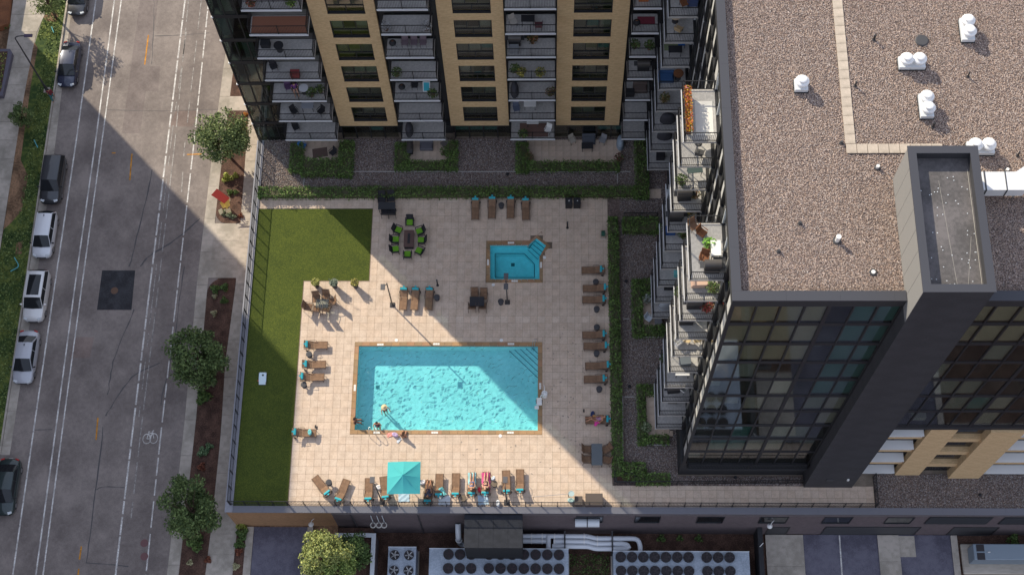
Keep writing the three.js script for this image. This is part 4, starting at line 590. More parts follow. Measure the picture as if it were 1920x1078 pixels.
tree('tall yellow-green tree right of the drive', -1.59, SY - 0.1, 17.5, 6.6, 1.75, 6500, [0.12, 0.16, 0.04], [0.42, 0.44, 0.14], 'street trees', 0.12);
tree('lower dark green tree right of the yellow-green one', 0.4, LY, 16.67, 5.4, 1.3, 4500, TLO, [0.14, 0.22, 0.06], 'street trees', 0.11);
tree('bright green tree at the bottom edge right of the drive', -0.48, SY - 0.1, 18.7, 5.8, 1.35, 4500, [0.09, 0.15, 0.03], [0.30, 0.38, 0.10], 'street trees', 0.11);
function shrub(label, x, z, y, r, lo, hi, n = 260, name = 'shrub') {
  const o = thing(name, label, 'shrub', x, y, z, rr(0, 6), 'small plants in the planting beds'), pts = [], st = [];
  for (let i = 0; i < n; i++) { const a = rr(0, 2 * PI), q = Math.sqrt(rnd()), k = 0.75 + 0.25 * Math.sin(a * 3 + x); pts.push([r * q * k * Math.cos(a), r * rr(0.25, 1.1) * Math.sqrt(1 - q * q * 0.8), r * q * k * Math.sin(a), r * rr(0.12, 0.26)]); }
  for (let i = 0; i < 5; i++) st.push(bar([0, 0, 0], [r * 0.5 * Math.cos(i * 1.3), r * 0.7, r * 0.5 * Math.sin(i * 1.3)], 0.012, 4)); obj('stems', st, mBark, o); obj('foliage', leaves(pts, lo, hi, 0.1), leafMat, o);
}
const YG = [[0.16, 0.19, 0.03], [0.45, 0.47, 0.10]], GR = [[0.04, 0.08, 0.02], [0.16, 0.24, 0.06]], PAL = [[0.14, 0.18, 0.10], [0.36, 0.40, 0.26]], RED = [[0.12, 0.03, 0.02], [0.32, 0.12, 0.06]], CRM = [[0.3, 0.28, 0.14], [0.62, 0.58, 0.36]];
for (const [x, z, r, c, lab] of [
  [-12.88,-17.28, 0.55, YG, 'yellow-green shrub above the red garden sculpture'], [-12.18,-17.54, 0.35, YG, 'small yellow shrub beside the larger one above the sculpture'], [-12.52,-15.89, 0.35, GR, 'low green tuft just above the red sculpture'], [-12,-15.89, 0.28, GR, 'second low green tuft above the red sculpture'], [-13.01,-13.84, 0.35, PAL, 'pale round shrub below the sculpture, left one'], [-12.38,-13.63, 0.35, PAL, 'pale round shrub below the sculpture, middle one'], [-11.98,-13.47, 0.26, PAL, 'pale round shrub below the sculpture, right one'], [-11.38,-13.57, 0.3, RED, 'reddish low plant at the rounded bed end'],
  [-12.97,-6.51, 0.5, GR, 'dark shrub at the top left of the long bed'], [-12.2,-6.66, 0.45, GR, 'dark shrub at the top right of the long bed'], [-13.01,-5.86, 0.26, CRM, 'cream flower tuft in the upper long bed'], [-12.14,-5.46, 0.4, GR, 'green shrub below the cream flower tuft'], [-12.91,-4.27, 0.34, CRM, 'dry straw-coloured grass tuft in the long bed'], [-13.09,3.31, 0.8, GR, 'wide dark shrub just below the halfway tree'], [-12.47,2.13, 0.3, PAL, 'small pale plant under the halfway tree'], [-12.74,8.09, 0.5, [[0.06, 0.12, 0.05], [0.25, 0.36, 0.18]], 'bluish-green trailing shrub in the long bed'], [-12.25,7.63, 0.4, [[0.06, 0.12, 0.05], [0.25, 0.36, 0.18]], 'second bluish-green trailing shrub in the long bed'], [-12.71,9.36, 0.4, RED, 'reddish shrub above the corner tree'],
  [-12.54,15.75, 0.8, GR, 'bushy green shrub below the corner tree'], [-12.92,17.27, 0.3, CRM, 'cream flower tuft at the bottom of the long bed'], [-11.47,17.04, 0.35, RED, 'reddish plant at the bottom of the long bed'], [-9,14.21, 0.5, YG, 'green shrub at the top of the narrow drive bed'], [-8.85,14.95, 0.55, GR, 'dark leafy shrub in the narrow drive bed'], [-9.04,15.74, 0.5, GR, 'green leafy shrub halfway down the narrow drive bed'], [-9.08,16.39, 0.35, RED, 'red-leaved plant in the narrow drive bed'], [-9.2,17.55, 0.35, CRM, 'pale flowering plant low in the narrow drive bed'],
  [-11.78,-23.82, 0.25, [[0.4, 0.15, 0.02], [0.7, 0.32, 0.06]], 'orange flower tuft under the glazed corner'], [-12.53,-26.91, 0.35, RED, 'low reddish plant in the bed below the glazed corner'],
  [29.85,0.62, 0.3, GR, 'x'] ]) if (lab !== 'x') shrub(lab, x, z, SY + 0.05, r, c[0], c[1]);
{ // weeds and tall grass on the verge and lot
  const pts = []; for (let i = 0; i < 9000; i++) { const z = rr(-46, 13), a = sideWE(Math.min(z, 0)) + 0.15, b = curbW(z) - 0.05; if (b < a) continue; const t = rnd(); if (t < 0.45 && z > -32 && z < -12) continue; pts.push([a + (b - a) * t, SY + rr(0.1, 0.2), z, rr(0.05, 0.13)]); }
  const o = obj('verge_grass', leaves(pts, [0.05, 0.09, 0.02], [0.24, 0.30, 0.09], 0.2), leafMat); o.userData.kind = 'stuff'; tag(o, 'patchy weeds and grass on the verge beside the parked cars', 'grass'); }
{ const pts = []; for (let i = 0; i < 1600; i++) pts.push([rr(17, 20.8), LY + rr(-0.02, 0.12), rr(15.9, 19.5), rr(0.05, 0.12)]); const o = obj('yard_weeds', leaves(pts, [0.03, 0.06, 0.01], [0.14, 0.18, 0.05], 0.2), leafMat); o.userData.kind = 'stuff'; tag(o, 'weeds between the two rows of cooling fans', 'weeds'); }

// ---------- parked cars ----------
const mTyre = M(0.015, 0.015, 0.016), mRim = M(0.4, 0.4, 0.42, { metalness: 0.8, roughness: 0.35 }), mCarGlass = new THREE.MeshPhysicalMaterial({ color: new THREE.Color().setRGB(0.012, 0.015, 0.018), roughness: 0.05, ior: 1.5 });
const paintMat = (r, g, b) => new THREE.MeshPhysicalMaterial({ color: new THREE.Color().setRGB(r, g, b), roughness: 0.38, metalness: 0.25, clearcoat: 1, clearcoatRoughness: 0.06, side: THREE.DoubleSide });
// surface through a grid of points
function skin(rows) { const p = [], idx = [], n = rows[0].length; rows.forEach((r) => r.forEach((q) => p.push(...q))); for (let i = 0; i + 1 < rows.length; i++) for (let j = 0; j + 1 < n; j++) { const a = i * n + j; idx.push(a, a + n, a + 1, a + 1, a + n, a + n + 1); } const g = new THREE.BufferGeometry(); g.setAttribute('position', new THREE.Float32BufferAttribute(p, 3)); g.setIndex(idx); g.computeVertexNormals(); const q = g.toNonIndexed(); q.setAttribute('uv', new THREE.Float32BufferAttribute(new Float32Array(q.attributes.position.count * 2), 2)); return q; }
function car(label, x, z, ry, kind, paint, opt = {}) {
  const o = thing('parked_car', label, 'car', x, SY + 0.005, z, ry, 'cars parked along the kerb'); const K = { sedan: { L: 4.75, W: 0.91, hood: 0.86, roof: 1.43, ws: [1.25, 0.42], rw: [-1.05, -1.75], deck: 0.98 }, hatch: { L: 4.4, W: 0.9, hood: 0.9, roof: 1.5, ws: [1.2, 0.45], rw: [-1.7, -2.1], deck: 0.98 }, suv: { L: 4.75, W: 0.94, hood: 1.02, roof: 1.72, ws: [1.2, 0.55], rw: [-1.9, -2.25], deck: 1.1 } }[kind];
  const { L, W, hood, roof } = K, h2 = L / 2; // front is +z
  const prof = [[-h2, 0.55, 0.62, 0.5], [-h2 + 0.06, 0.8, 0.74, 0.34], [-h2 + 0.3, K.deck - 0.04, 0.93, 0.26], [-h2 + 0.7, K.deck, 0.985, 0.24], [-0.8, K.deck + 0.0, 1, 0.22], [0.3, K.deck - 0.02, 1, 0.22], [1.0, hood + 0.05, 1, 0.22], [h2 - 0.85, hood, 0.985, 0.24], [h2 - 0.4, hood - 0.09, 0.94, 0.26], [h2 - 0.14, hood - 0.22, 0.82, 0.3], [h2 - 0.02, 0.56, 0.62, 0.4], [h2, 0.5, 0.5, 0.44]];
  const sec = (zz, top, w, lo) => { const ww = W * w; return [[-ww * 0.9, lo], [-ww, lo + 0.1], [-ww, (lo + top) / 2], [-ww * 0.975, top - 0.13], [-ww * 0.9, top - 0.04], [-ww * 0.72, top + 0.005], [-ww * 0.35, top + 0.035], [0, top + 0.045], [ww * 0.35, top + 0.035], [ww * 0.72, top + 0.005], [ww * 0.9, top - 0.04], [ww * 0.975, top - 0.13], [ww, (lo + top) / 2], [ww, lo + 0.1], [ww * 0.9, lo]].map(([a, b]) => [a, b, zz]); };
  obj('body', skin(prof.map((q) => sec(...q))), paint, o);
  obj('underbody', bx(-W * 0.86, W * 0.86, 0.2, 0.45, -h2 + 0.3, h2 - 0.3), mBlack, o);
  // cabin: rings from the belt line up to the roof
  const [f0, f1] = K.ws, [r1, r0] = K.rw, by = K.deck - 0.03, wb = W * 0.92, wt = W * (kind === 'suv' ? 0.78 : 0.72), ty = roof - 0.08, q = (w, y, zz) => [w, y, zz];
  const wsB = f0 + 0.12, wsT = f1, rwB = r0, rwT = r1;
  obj('roof', skin([0, 0.25, 0.5, 0.75, 1].map((t) => { const zz = rwT + (wsT - rwT) * t, c = 0.06 * Math.sin(PI * t); return [-1, -0.9, -0.5, 0, 0.5, 0.9, 1].map((s) => q(s * (wt + 0.015), ty + c + 0.045 * (1 - s * s) - (Math.abs(s) > 0.95 ? 0.035 : 0), zz)); })), opt.roofMat ?? paint, o);
  const pane = (name, b0, b1, t0, t1) => obj(name, skin([[b0, [(b0[0] + b1[0]) / 2, b0[1] + 0.02, (b0[2] + b1[2]) / 2 + (b0[2] > 0.5 ? 0.07 : b0[2] < -0.9 ? -0.05 : 0)], b1], [t0, [(t0[0] + t1[0]) / 2, t0[1] + 0.03, (t0[2] + t1[2]) / 2], t1]]), mCarGlass, o);
  mCarGlass.side = THREE.DoubleSide;
  pane('windshield', q(-wb * 0.93, by + 0.02, wsB), q(wb * 0.93, by + 0.02, wsB), q(-wt * 0.95, ty, wsT), q(wt * 0.95, ty, wsT)); pane('rear_window', q(-wb * 0.9, by + 0.04, rwB), q(wb * 0.9, by + 0.04, rwB), q(-wt * 0.93, ty, rwT), q(wt * 0.93, ty, rwT));
  for (const s of [-1, 1]) { obj('side_window', skin([[q(s * wb, by + 0.02, wsB - 0.1), q(s * wb, by + 0.02, rwB + 0.15)], [q(s * (wt + 0.02), ty, wsT), q(s * (wt + 0.02), ty, rwT)]]), mCarGlass, o);
    obj('pillar', [bar([s * wb * 0.97, by, wsB - 0.05], [s * wt * 0.98, ty + 0.01, wsT], 0.035, 5), bar([s * (wb + 0.005), by, -0.35], [s * (wt + 0.025), ty, -0.38], 0.03, 4), bar([s * wb * 0.97, by, rwB + 0.08], [s * wt * 0.98, ty, rwT], 0.06, 5), bar([s * (wt + 0.015), ty + 0.01, wsT], [s * (wt + 0.015), ty + 0.01, rwT], 0.028, 5), bar([s * (wb + 0.01), by, wsB - 0.1], [s * (wb + 0.01), by, rwB + 0.1], 0.022, 4)], opt.trim ?? paint, o);
    obj('mirror', rbox(0.2, 0.13, 0.12, 0.04, s * (W + 0.09), by + 0.1, wsB - 0.32), opt.mirror ?? mBlack, o); obj('headlight', rbox(0.36, 0.1, 0.28, 0.045, s * W * 0.62, hood - 0.2, h2 - 0.22, s * 0.5), M(0.55, 0.58, 0.6, { roughness: 0.15 }), o); obj('taillight', rbox(0.32, 0.16, 0.12, 0.04, s * W * 0.66, K.deck - 0.13, -h2 + 0.14, -s * 0.35), M(0.42, 0.02, 0.015, { roughness: 0.25 }), o);
    for (const zz of [h2 - 0.88, -h2 + 0.92]) { const w = part('wheel', o); w.position.set(s * (W - 0.1), 0.33, zz); obj('tyre', new THREE.TorusGeometry(0.245, 0.085, 8, 20).rotateY(PI / 2).scale(1.25, 1, 1), mTyre, w); obj('rim', cyl(0.2, 0.2, 0.14, 0, 0, 0, 14).rotateZ(PI / 2).translate(s * 0.03, 0, 0), mRim, w); } }
  obj('grille', rbox(W * 0.9, 0.16, 0.1, 0.03, 0, 0.5, h2 - 0.04), mBlack, o); obj('licence_plate', box(0.34, 0.12, 0.02, 0, 0.62, -h2 - 0.0), mWhite, o);
  if (opt.sunroof) obj('sunroof', skin([[q(-wt * 0.72, ty + 0.062, rwT + 0.35), q(0, ty + 0.1, rwT + 0.35), q(wt * 0.72, ty + 0.062, rwT + 0.35)], [q(-wt * 0.72, ty + 0.1, (rwT + wsT) / 2), q(0, ty + 0.135, (rwT + wsT) / 2), q(wt * 0.72, ty + 0.1, (rwT + wsT) / 2)], [q(-wt * 0.72, ty + 0.062, wsT - 0.22), q(0, ty + 0.1, wsT - 0.22), q(wt * 0.72, ty + 0.062, wsT - 0.22)]]), mCarGlass, o);
  if (opt.antenna) obj('antenna', rbox(0.06, 0.07, 0.16, 0.02, 0, roof + 0.05, rwT + 0.25), mBlack, o);
  return o;
}
const CA = -0.012;
car('dark sedan with a silver bonnet at the top edge of the street', -28.55, -35.99 - 0.7, CA, 'sedan', paintMat(0.05, 0.05, 0.055), { roofMat: paintMat(0.06, 0.06, 0.07) });
car('glossy dark blue sedan parked below the street lamp', -28.5, -28.91, CA, 'sedan', paintMat(0.018, 0.024, 0.055));
car('black estate car parked above the white hatchback', -28.4, -16.95, CA, 'suv', paintMat(0.03, 0.033, 0.038));
car('white hatchback with dark mirrors parked behind the black estate', -28.43, -11.53, CA, 'hatch', paintMat(0.68, 0.69, 0.72), { antenna: true });
car('white crossover with a dark glass sunroof', -28.33, -5.69, CA, 'suv', paintMat(0.70, 0.69, 0.68), { sunroof: true, mirror: mWhite });
car('silver sedan parked last in the row of light cars', -28.48, -0.1, CA, 'sedan', paintMat(0.45, 0.46, 0.50), { antenna: true });
car('dark green sedan cut by the left edge low in the street', -28.47, 11.19, CA, 'sedan', paintMat(0.012, 0.028, 0.028));

// ---------- street furniture ----------
{ const bxx = -30.38, bz = -26.42, o = thing('street_lamp', 'tall dark street lamp with a curved arm on the verge', 'street lamp', bxx, SY + 0.1, bz);
  obj('base', rbox(0.55, 0.16, 0.55, 0.03, 0, 0.08, 0), mConcrete[0], o); obj('pole', [cyl(0.1, 0.16, 0.9, 0, 0.6, 0, 12), bar([0, 0.9, 0], [0, 8.4, 0], 0.085, 10, 0.06)], mDarkGrey, o); obj('arm', tube([[0, 8.3, 0], [0.02, 8.85, 0], [0.35, 9.15, 0.02], [1.0, 9.25, 0.02]], 0.05, 8, 20), mDarkGrey, o); obj('lamp_head', [rbox(0.75, 0.12, 0.3, 0.05, 1.3, 9.25, 0.02)], M(0.07, 0.05, 0.09), o); obj('lens', box(0.5, 0.03, 0.2, 1.32, 9.18, 0.02), M(0.6, 0.6, 0.55), o); }
{ // teal play hoop pieces lying in the verge
  for (const [lab, ...p] of [['bent teal pipe lying on the verge beside the white cars', [-30.97,-9.51], [-30.55,-8.89], [-30.51,-8.59], [-31.11,-8.18]], ['short pale stick lying on the verge near the lamp', [-30.85,-33.24], [-30.56,-32.6]], ['short pale pipe lying on the verge above the black estate', [-30.84,-21.18], [-30.4,-20.41]]]) tag(obj('loose_pipe', tube(p.map(([x, z]) => [x, SY + 0.24, z]), 0.05, 6, 16), M(0.12, 0.4, 0.42)), lab, 'pipe');
  const o = thing('brown_planter', 'long rusty brown planter wall at the upper left corner', 'planter', 0, SY, 0); obj('wall', slab([[-37.89,-37.98], [-35.22,-37.97], [-34.9,-33.31], [-35.61,-32.96], [-37.13,-32.97]], 0.7, 0.7), mWood, o, true);
  const q = thing('dark_planter', 'dark walled planter at the left edge below the corner', 'planter', 0, SY, 0), out = [[-36.2,-30.61], [-34.29,-30.6], [-34.02,-30.14], [-34.25,-25.58], [-35.44,-25.58]]; obj('wall', slab(out, 0.62, 0.62), M(0.12, 0.11, 0.14), q, true); obj('soil', slab([[-36.15,-30.32], [-34.45,-30.32], [-34.47,-26.03], [-35.5,-26.04]], 0.63, 0.05), mMulch, q, true); const pts = []; for (let i = 0; i < 260; i++) pts.push([rr(-35.55, -34.45), 0.65 + rr(0, 0.25), rr(-30.15, -26.14), rr(0.05, 0.1)]); obj('foliage', leaves(pts, GR[0], YG[1]), leafMat, q); shrub('dark round shrub at the end of the brown planter', -35.17,-33.39, SY + 0.1, 0.35, GR[0], GR[1]); }
{ // folded sheet-metal sculpture
  const o = thing('garden_sculpture', 'red and yellow folded metal sculpture in the bed', 'sculpture', -12.75, SY + 0.05, -14.62); const mRed = M(0.62, 0.055, 0.025, { roughness: 0.5, side: THREE.DoubleSide }), mYel = M(0.75, 0.5, 0.08, { roughness: 0.5, side: THREE.DoubleSide }), mCr = M(0.8, 0.7, 0.42, { side: THREE.DoubleSide });
  const plate = (pts, m, n) => { const g = skin([[pts[0], pts[1]], [pts[3], pts[2]]]); const g2 = g.clone().translate(0, -0.03, 0); obj(n, [g, g2], m, o); };
  obj('post', [bar([0, 0, 0], [0.05, 1.6, -0.1], 0.05), bar([0.1, 0, 0.3], [0.15, 1.2, 0.1], 0.04)], mYel, o); plate([[-0.95, 2.0, -0.05], [-0.4, 2.35, -0.5], [0.65, 1.7, 0.1], [0.1, 1.35, 0.45]], mRed, 'red_plate'); plate([[-0.3, 1.3, 0.35], [-0.05, 1.25, 0.15], [0.25, 1.0, 0.6], [-0.05, 0.95, 0.75]], mYel, 'yellow_plate'); plate([[0.15, 1.3, 0.5], [0.5, 1.5, 0.1], [0.6, 1.2, 0.55], [0.25, 0.9, 0.8]], mYel, 'yellow_plate'); plate([[-0.55, 0.6, 0.75], [-0.25, 0.7, 0.6], [-0.1, 0.45, 0.9], [-0.4, 0.35, 1.1]], mCr, 'cream_plate'); plate([[0.4, 1.45, 0.05], [0.6, 1.5, -0.1], [0.65, 1.3, 0.15], [0.5, 1.2, 0.25]], mCr, 'cream_plate'); plate([[0.1, 0.75, 0.75], [0.55, 0.9, 0.65], [0.6, 0.55, 0.85], [0.15, 0.45, 0.95]], mCr, 'cream_plate'); }

// ---------- loungers ----------
const mSling = T(grainTex(256, 1, [[8, 1], [90, 1.6]], 101, [0.44, 0.34, 0.265], [0.56, 0.44, 0.345], 0.25)), mBrownFrame = M(0.085, 0.055, 0.042, { roughness: 0.5 }), mTeal = M(0.03, 0.36, 0.42, { roughness: 0.8 });
const loungerKit = (() => { const w = 0.62, a = 0.42, by = 0.36 + Math.sin(a) * 0.82, bz = -0.16 - Math.cos(a) * 0.82;
  return { frame: join([bar([-w / 2, 0.33, 0.98], [-w / 2, 0.33, -0.95], 0.022), bar([w / 2, 0.33, 0.98], [w / 2, 0.33, -0.95], 0.022), bar([-w / 2, 0.33, 0.97], [w / 2, 0.33, 0.97], 0.022), bar([-w / 2, 0.33, -0.94], [w / 2, 0.33, -0.94], 0.022), bar([-w / 2, 0.34, -0.16], [-w / 2, by, bz], 0.02), bar([w / 2, 0.34, -0.16], [w / 2, by, bz], 0.02), bar([-w / 2, by, bz], [w / 2, by, bz], 0.02), bar([-w / 2 + 0.04, by * 0.75, bz * 0.75], [-w / 2 + 0.04, 0.33, -0.86], 0.014), bar([w / 2 - 0.04, by * 0.75, bz * 0.75], [w / 2 - 0.04, 0.33, -0.86], 0.014)]),
    leg: bar([0, 0, 0], [0, 0.33, 0], 0.022), seat: uvm(rbox(w - 0.03, 0.025, 1.12, 0.01, 0, 0.355, 0.41)), back: uvm(rbox(w - 0.03, 0.025, 0.82, 0.01).rotateX(a).translate(0, 0.37 + Math.sin(a) * 0.41, -0.16 - Math.cos(a) * 0.41)),
    arm: (s) => tube([[s * (w / 2 + 0.05), 0.34, 0.05], [s * (w / 2 + 0.06), 0.52, 0.0], [s * (w / 2 + 0.06), 0.53, -0.4], [s * (w / 2 + 0.02), 0.42, -0.52]], 0.018, 6, 16), wheel: cyl(0.1, 0.1, 0.05, 0, 0, 0, 14).rotateZ(PI / 2),
    pillow: (t) => rbox(0.56, 0.11, 0.2, 0.05).rotateX(a).translate(0, 0.44 + Math.sin(a) * 0.82 * t, -0.16 - Math.cos(a) * 0.82 * t), strap: (t) => box(0.14, 0.012, 0.3).rotateX(a).translate(0, 0.385 + Math.sin(a) * 0.82 * (t + 0.15), -0.16 - Math.cos(a) * 0.82 * (t + 0.15)) }; })();
const pillowG = {}, armG = [loungerKit.arm(-1), loungerKit.arm(1)];
function lounger(label, x, z, dx, dz, t = 0.7) {
  const o = thing('sun_lounger', label, 'sun lounger', x, 0, z, Math.atan2(-dx, -dz), 'brown sling sun loungers'), k = loungerKit; t = Math.round(t * 10) / 10;
  obj('frame', k.frame, mBrownFrame, o); for (const [a, b] of [[-0.3, 0.9], [0.3, 0.9], [-0.3, -0.8], [0.3, -0.8]]) piece('leg', k.leg, mBrownFrame, o, a, 0, b);
  obj('seat', k.seat, mSling, o); obj('backrest', k.back, mSling, o); obj('armrest', armG[0], mBrownFrame, o); obj('armrest', armG[1], mBrownFrame, o);
  for (const s of [-0.38, 0.38]) piece('wheel', k.wheel, mBlack, o, s, 0.1, -0.72); const p = obj('pillow', pillowG[t] ??= k.pillow(t), mTeal, o); obj('strap', k.strap(t), mTeal, p); return o;
}
const fromFoot = (label, fx, fz, dx, dz, t) => lounger(label, fx + dx * 0.98, fz + dz * 0.98, dx, dz, t);
const fromEnds = (label, fx, fz, hx, hz, t) => { const L = Math.hypot(hx - fx, hz - fz), dx = (hx - fx) / L, dz = (hz - fz) / L; return fromFoot(label, fx, fz, dx, dz, t); };
[[9.67,-10.94], [11.07,-11.04], [12.64,-11.04], [13.95,-10.89]].forEach(([x, z], i) => fromFoot(ORD[i] + ' lounger from the left in the row below the north hedge', x, z, rr(-0.03, 0.03), -1, 0.8));
[[3.86,-2.69], [4.78,-2.69], [5.97,-2.69]].forEach(([x, z], i) => fromFoot(['left', 'middle', 'right'][i] + ' lounger of the three beside the single-headed light pole', x, z, [0.02, 0.05, 0.03][i], -1, 0.8));
[[18.62,-6.24, 0.6], [18.69,-4.6, 0.9], [18.64,-3.6, 0.8], [18.6,-0.47, 0.8], [18.69,0.48, 0.9], [18.82,2.2, 0.9], [18.7,3.33, 0.6], [18.78,6.76, 0.8]].forEach(([x, z, t], i) => fromFoot(i < 7 ? ORD[i] + ' lounger from the top in the column beside the tall hedge' : 'lounger with the pink towel beside the tall hedge', x, z, 1, rr(-0.02, 0.02), t));
[[-2.17,0.4], [-2.21,2.07], [-2.28,3.16], [-2.63,7.88]].forEach(([x, z], i) => fromFoot(['top lounger of the three on the turf side of the pool', 'middle lounger of the three on the turf side of the pool', 'bottom lounger of the three on the turf side of the pool', 'single lounger half on the turf with a teal bag'][i], x, z, -1, [0.02, 0.03, 0.02, -0.01][i], [0.7, 0.6, 0.8, 0.7][i]));
[[-2.55,11.46, -1.35,12.92], [0.01,11.67, -0.53,13.32], [1.75,11.54, 1.79,13.21], [2.88,11.41, 3.14,13.2], [6.51,11.7, 6.43,13.32], [7.3,11.18, 7.28,13.08], [8.6,11.13, 8.58,13.02], [9.88,11.08, 9.84,13.05], [10.99,11.04, 10.9,12.97], [12.51,10.89, 12.58,12.77], [13.61,10.8, 13.62,12.74]].forEach(([a, b, c, d], i) => fromEnds(['slanted lounger farthest left along the south fence', 'slanted lounger second from left along the south fence', 'lounger next to the light pole left of the umbrella', 'lounger half under the left side of the umbrella', 'lounger with a reclining person right of the umbrella', 'lounger with a teal towel on its pillow by the south fence', 'empty lounger between the two sunbathing groups', 'lounger covered with a pale teal towel and a sunbather', 'lounger covered with a pink towel and a sunbather', 'lounger under the light pole head near the south fence', 'rightmost lounger along the south fence'][i], a, b, c, d, 0.8));
// round side tables
{ const top = new THREE.LatheGeometry([[0.001, 0.47], [0.22, 0.47], [0.25, 0.455], [0.25, 0.43], [0.23, 0.42], [0.001, 0.42]].map(([a, b]) => new THREE.Vector2(a, b)), 22), ped = new THREE.LatheGeometry([[0.001, 0.43], [0.06, 0.43], [0.05, 0.3], [0.09, 0.1], [0.2, 0.02], [0.2, 0], [0.001, 0]].map(([a, b]) => new THREE.Vector2(a, b)), 16), mTab = M(0.045, 0.043, 0.048, { roughness: 0.5 });
  [[11.86,-12.24, 'round side table in the row of loungers below the north hedge'], [6.64,-3.79, 'round side table right of the three loungers by the light pole'], [11.93,-3.41, 'round side table beside the two-headed light pole'], [19.77,-5.17, 'round side table below the first lounger of the hedge column'], [19.81,-2.76, 'round side table below the third lounger of the hedge column'], [19.8,-1.16, 'round side table above the fourth lounger of the hedge column'], [19.75,1.11, 'round side table below the fifth lounger of the hedge column'], [19.92,4.16, 'round side table below the seventh lounger of the hedge column'], [-3.63,1.23, 'round side table below the top lounger on the turf side'], [-3.89,3.83, 'round side table below the bottom lounger on the turf side'], [-1.39,11.92, 'round side table between the two slanted loungers'], [9.21,13.17, 'tan topped round table at the south fence'], [11.62,12.01, 'round table beside the pink towel lounger'], [5.54,11.43, 'round side table at the right side of the umbrella']].forEach(([x, z, lab], i) => { const o = thing('side_table', lab, 'side table', x, 0, z, 0, 'round side tables'); obj('top', top, i === 11 || i === 12 ? M(0.16, 0.12, 0.085) : mTab, o); obj('pedestal', ped, mTab, o); }); }
// dining chairs and tables
function slingChair(label, x, z, dx, dz, sling = mSling, frame = mBrownFrame, group = 'sling dining chairs') {   // (dx, dz): the way the sitter looks
  const o = thing('dining_chair', label, 'chair', x, 0, z, Math.atan2(dx, dz), group), w = 0.28; o.scale.setScalar(1.1);
  obj('seat', rbox(0.52, 0.03, 0.48, 0.012, 0, 0.43, 0.03), sling, o, true); obj('backrest', rbox(0.5, 0.62, 0.03, 0.012).rotateX(-0.28).translate(0, 0.74, -0.3), sling, o, true);
  for (const s of [-1, 1]) { obj('armrest', tube([[s * w, 0.02, 0.32], [s * w, 0.6, 0.3], [s * w, 0.66, 0.22], [s * w, 0.66, -0.2], [s * w, 0.64, -0.27]], 0.018, 6, 22), frame, o); obj('leg', bar([s * w, 0, -0.34], [s * w, 0.66, -0.22], 0.018), frame, o); }
  obj('frame', [bar([-w, 0.42, 0.27], [w, 0.42, 0.27], 0.016), bar([-w, 0.42, -0.22], [-w, 1.05, -0.4], 0.018), bar([w, 0.42, -0.22], [w, 1.05, -0.4], 0.018), bar([-w, 1.05, -0.4], [w, 1.05, -0.4], 0.018), bar([-w, 0.42, 0.27], [-w, 0.42, -0.22], 0.016), bar([w, 0.42, 0.27], [w, 0.42, -0.22], 0.016)], frame, o); return o;
}
function diningTable(label, x, z, w, d, topMat, legMat = mBrownFrame) { const o = thing('dining_table', label, 'table', x, 0, z); obj('tabletop', rbox(w, 0.03, d, 0.01, 0, 0.72, 0), topMat, o); obj('apron', [box(w - 0.1, 0.05, 0.03, 0, 0.68, d / 2 - 0.06), box(w - 0.1, 0.05, 0.03, 0, 0.68, -d / 2 + 0.06), box(0.03, 0.05, d - 0.1, w / 2 - 0.06, 0.68, 0), box(0.03, 0.05, d - 0.1, -w / 2 + 0.06, 0.68, 0)], legMat, o); for (const a of [-1, 1]) for (const b of [-1, 1]) obj('leg', bar([a * (w / 2 - 0.07), 0, b * (d / 2 - 0.07)], [a * (w / 2 - 0.07), 0.7, b * (d / 2 - 0.07)], 0.025), legMat, o); return o; }
const mGlassTop = M(0.13, 0.16, 0.17, { roughness: 0.12 }), mGreyTop = M(0.10, 0.115, 0.125, { roughness: 0.35 });
diningTable('glass dining table in the sun near the turf corner', -2.77,-3.11, 1.05, 0.8, mTableGlass);
slingChair('left of the two chairs above the sunny glass table', -3.32,-3.61, 0.1, 1); slingChair('right of the two chairs above the sunny glass table', -2.54,-3.75, -0.05, 1); slingChair('chair on the turf side of the sunny glass table', -3.94,-2.89, 1, 0.2); slingChair('left of the two chairs below the sunny glass table', -3.22,-2.7, 0.1, -1); slingChair('right of the two chairs below the sunny glass table', -2.43,-2.7, 0.2, -1); slingChair('chair on the pool side of the sunny glass table', -2.03,-3.37, -1, 0.2);
diningTable('small dark table in the shade left of the two-headed pole', 9.97,-3.29, 1.2, 0.85, M(0.03, 0.03, 0.035));
slingChair('upper left chair at the shaded table by the two-headed pole', 9.77,-3.94, 0.02, 1); slingChair('upper right chair at the shaded table by the two-headed pole', 10.51,-3.89, -0.03, 1); slingChair('lower left chair at the shaded table by the two-headed pole', 9.57,-2.94, 0, -1); slingChair('lower right chair at the shaded table by the two-headed pole', 10.44,-2.94, 0, -1);
diningTable('grey glass table by the lower end of the tall hedge', 19.65,9.69, 0.85, 1.75, mGreyTop);
slingChair('upper left chair at the grey glass table by the hedge', 18.89,9.22, 1, 0.02); slingChair('lower left chair at the grey glass table by the hedge', 18.88,10.04, 1, -0.02); slingChair('upper right chair at the grey glass table by the hedge', 20.4,9.22, -1, 0.5); slingChair('lower right chair at the grey glass table by the hedge', 20.39,10.08, -0.9, -0.3);
diningTable('black woven table at the top of the turf', 2.17,-12.03, 1.45, 0.7, M(0.035, 0.037, 0.042), mBlack);
const mWeave = T(grainTex(128, 0.5, [[16, 1], [40, 1]], 103, [0.13, 0.125, 0.14], [0.22, 0.215, 0.235], 0.3));
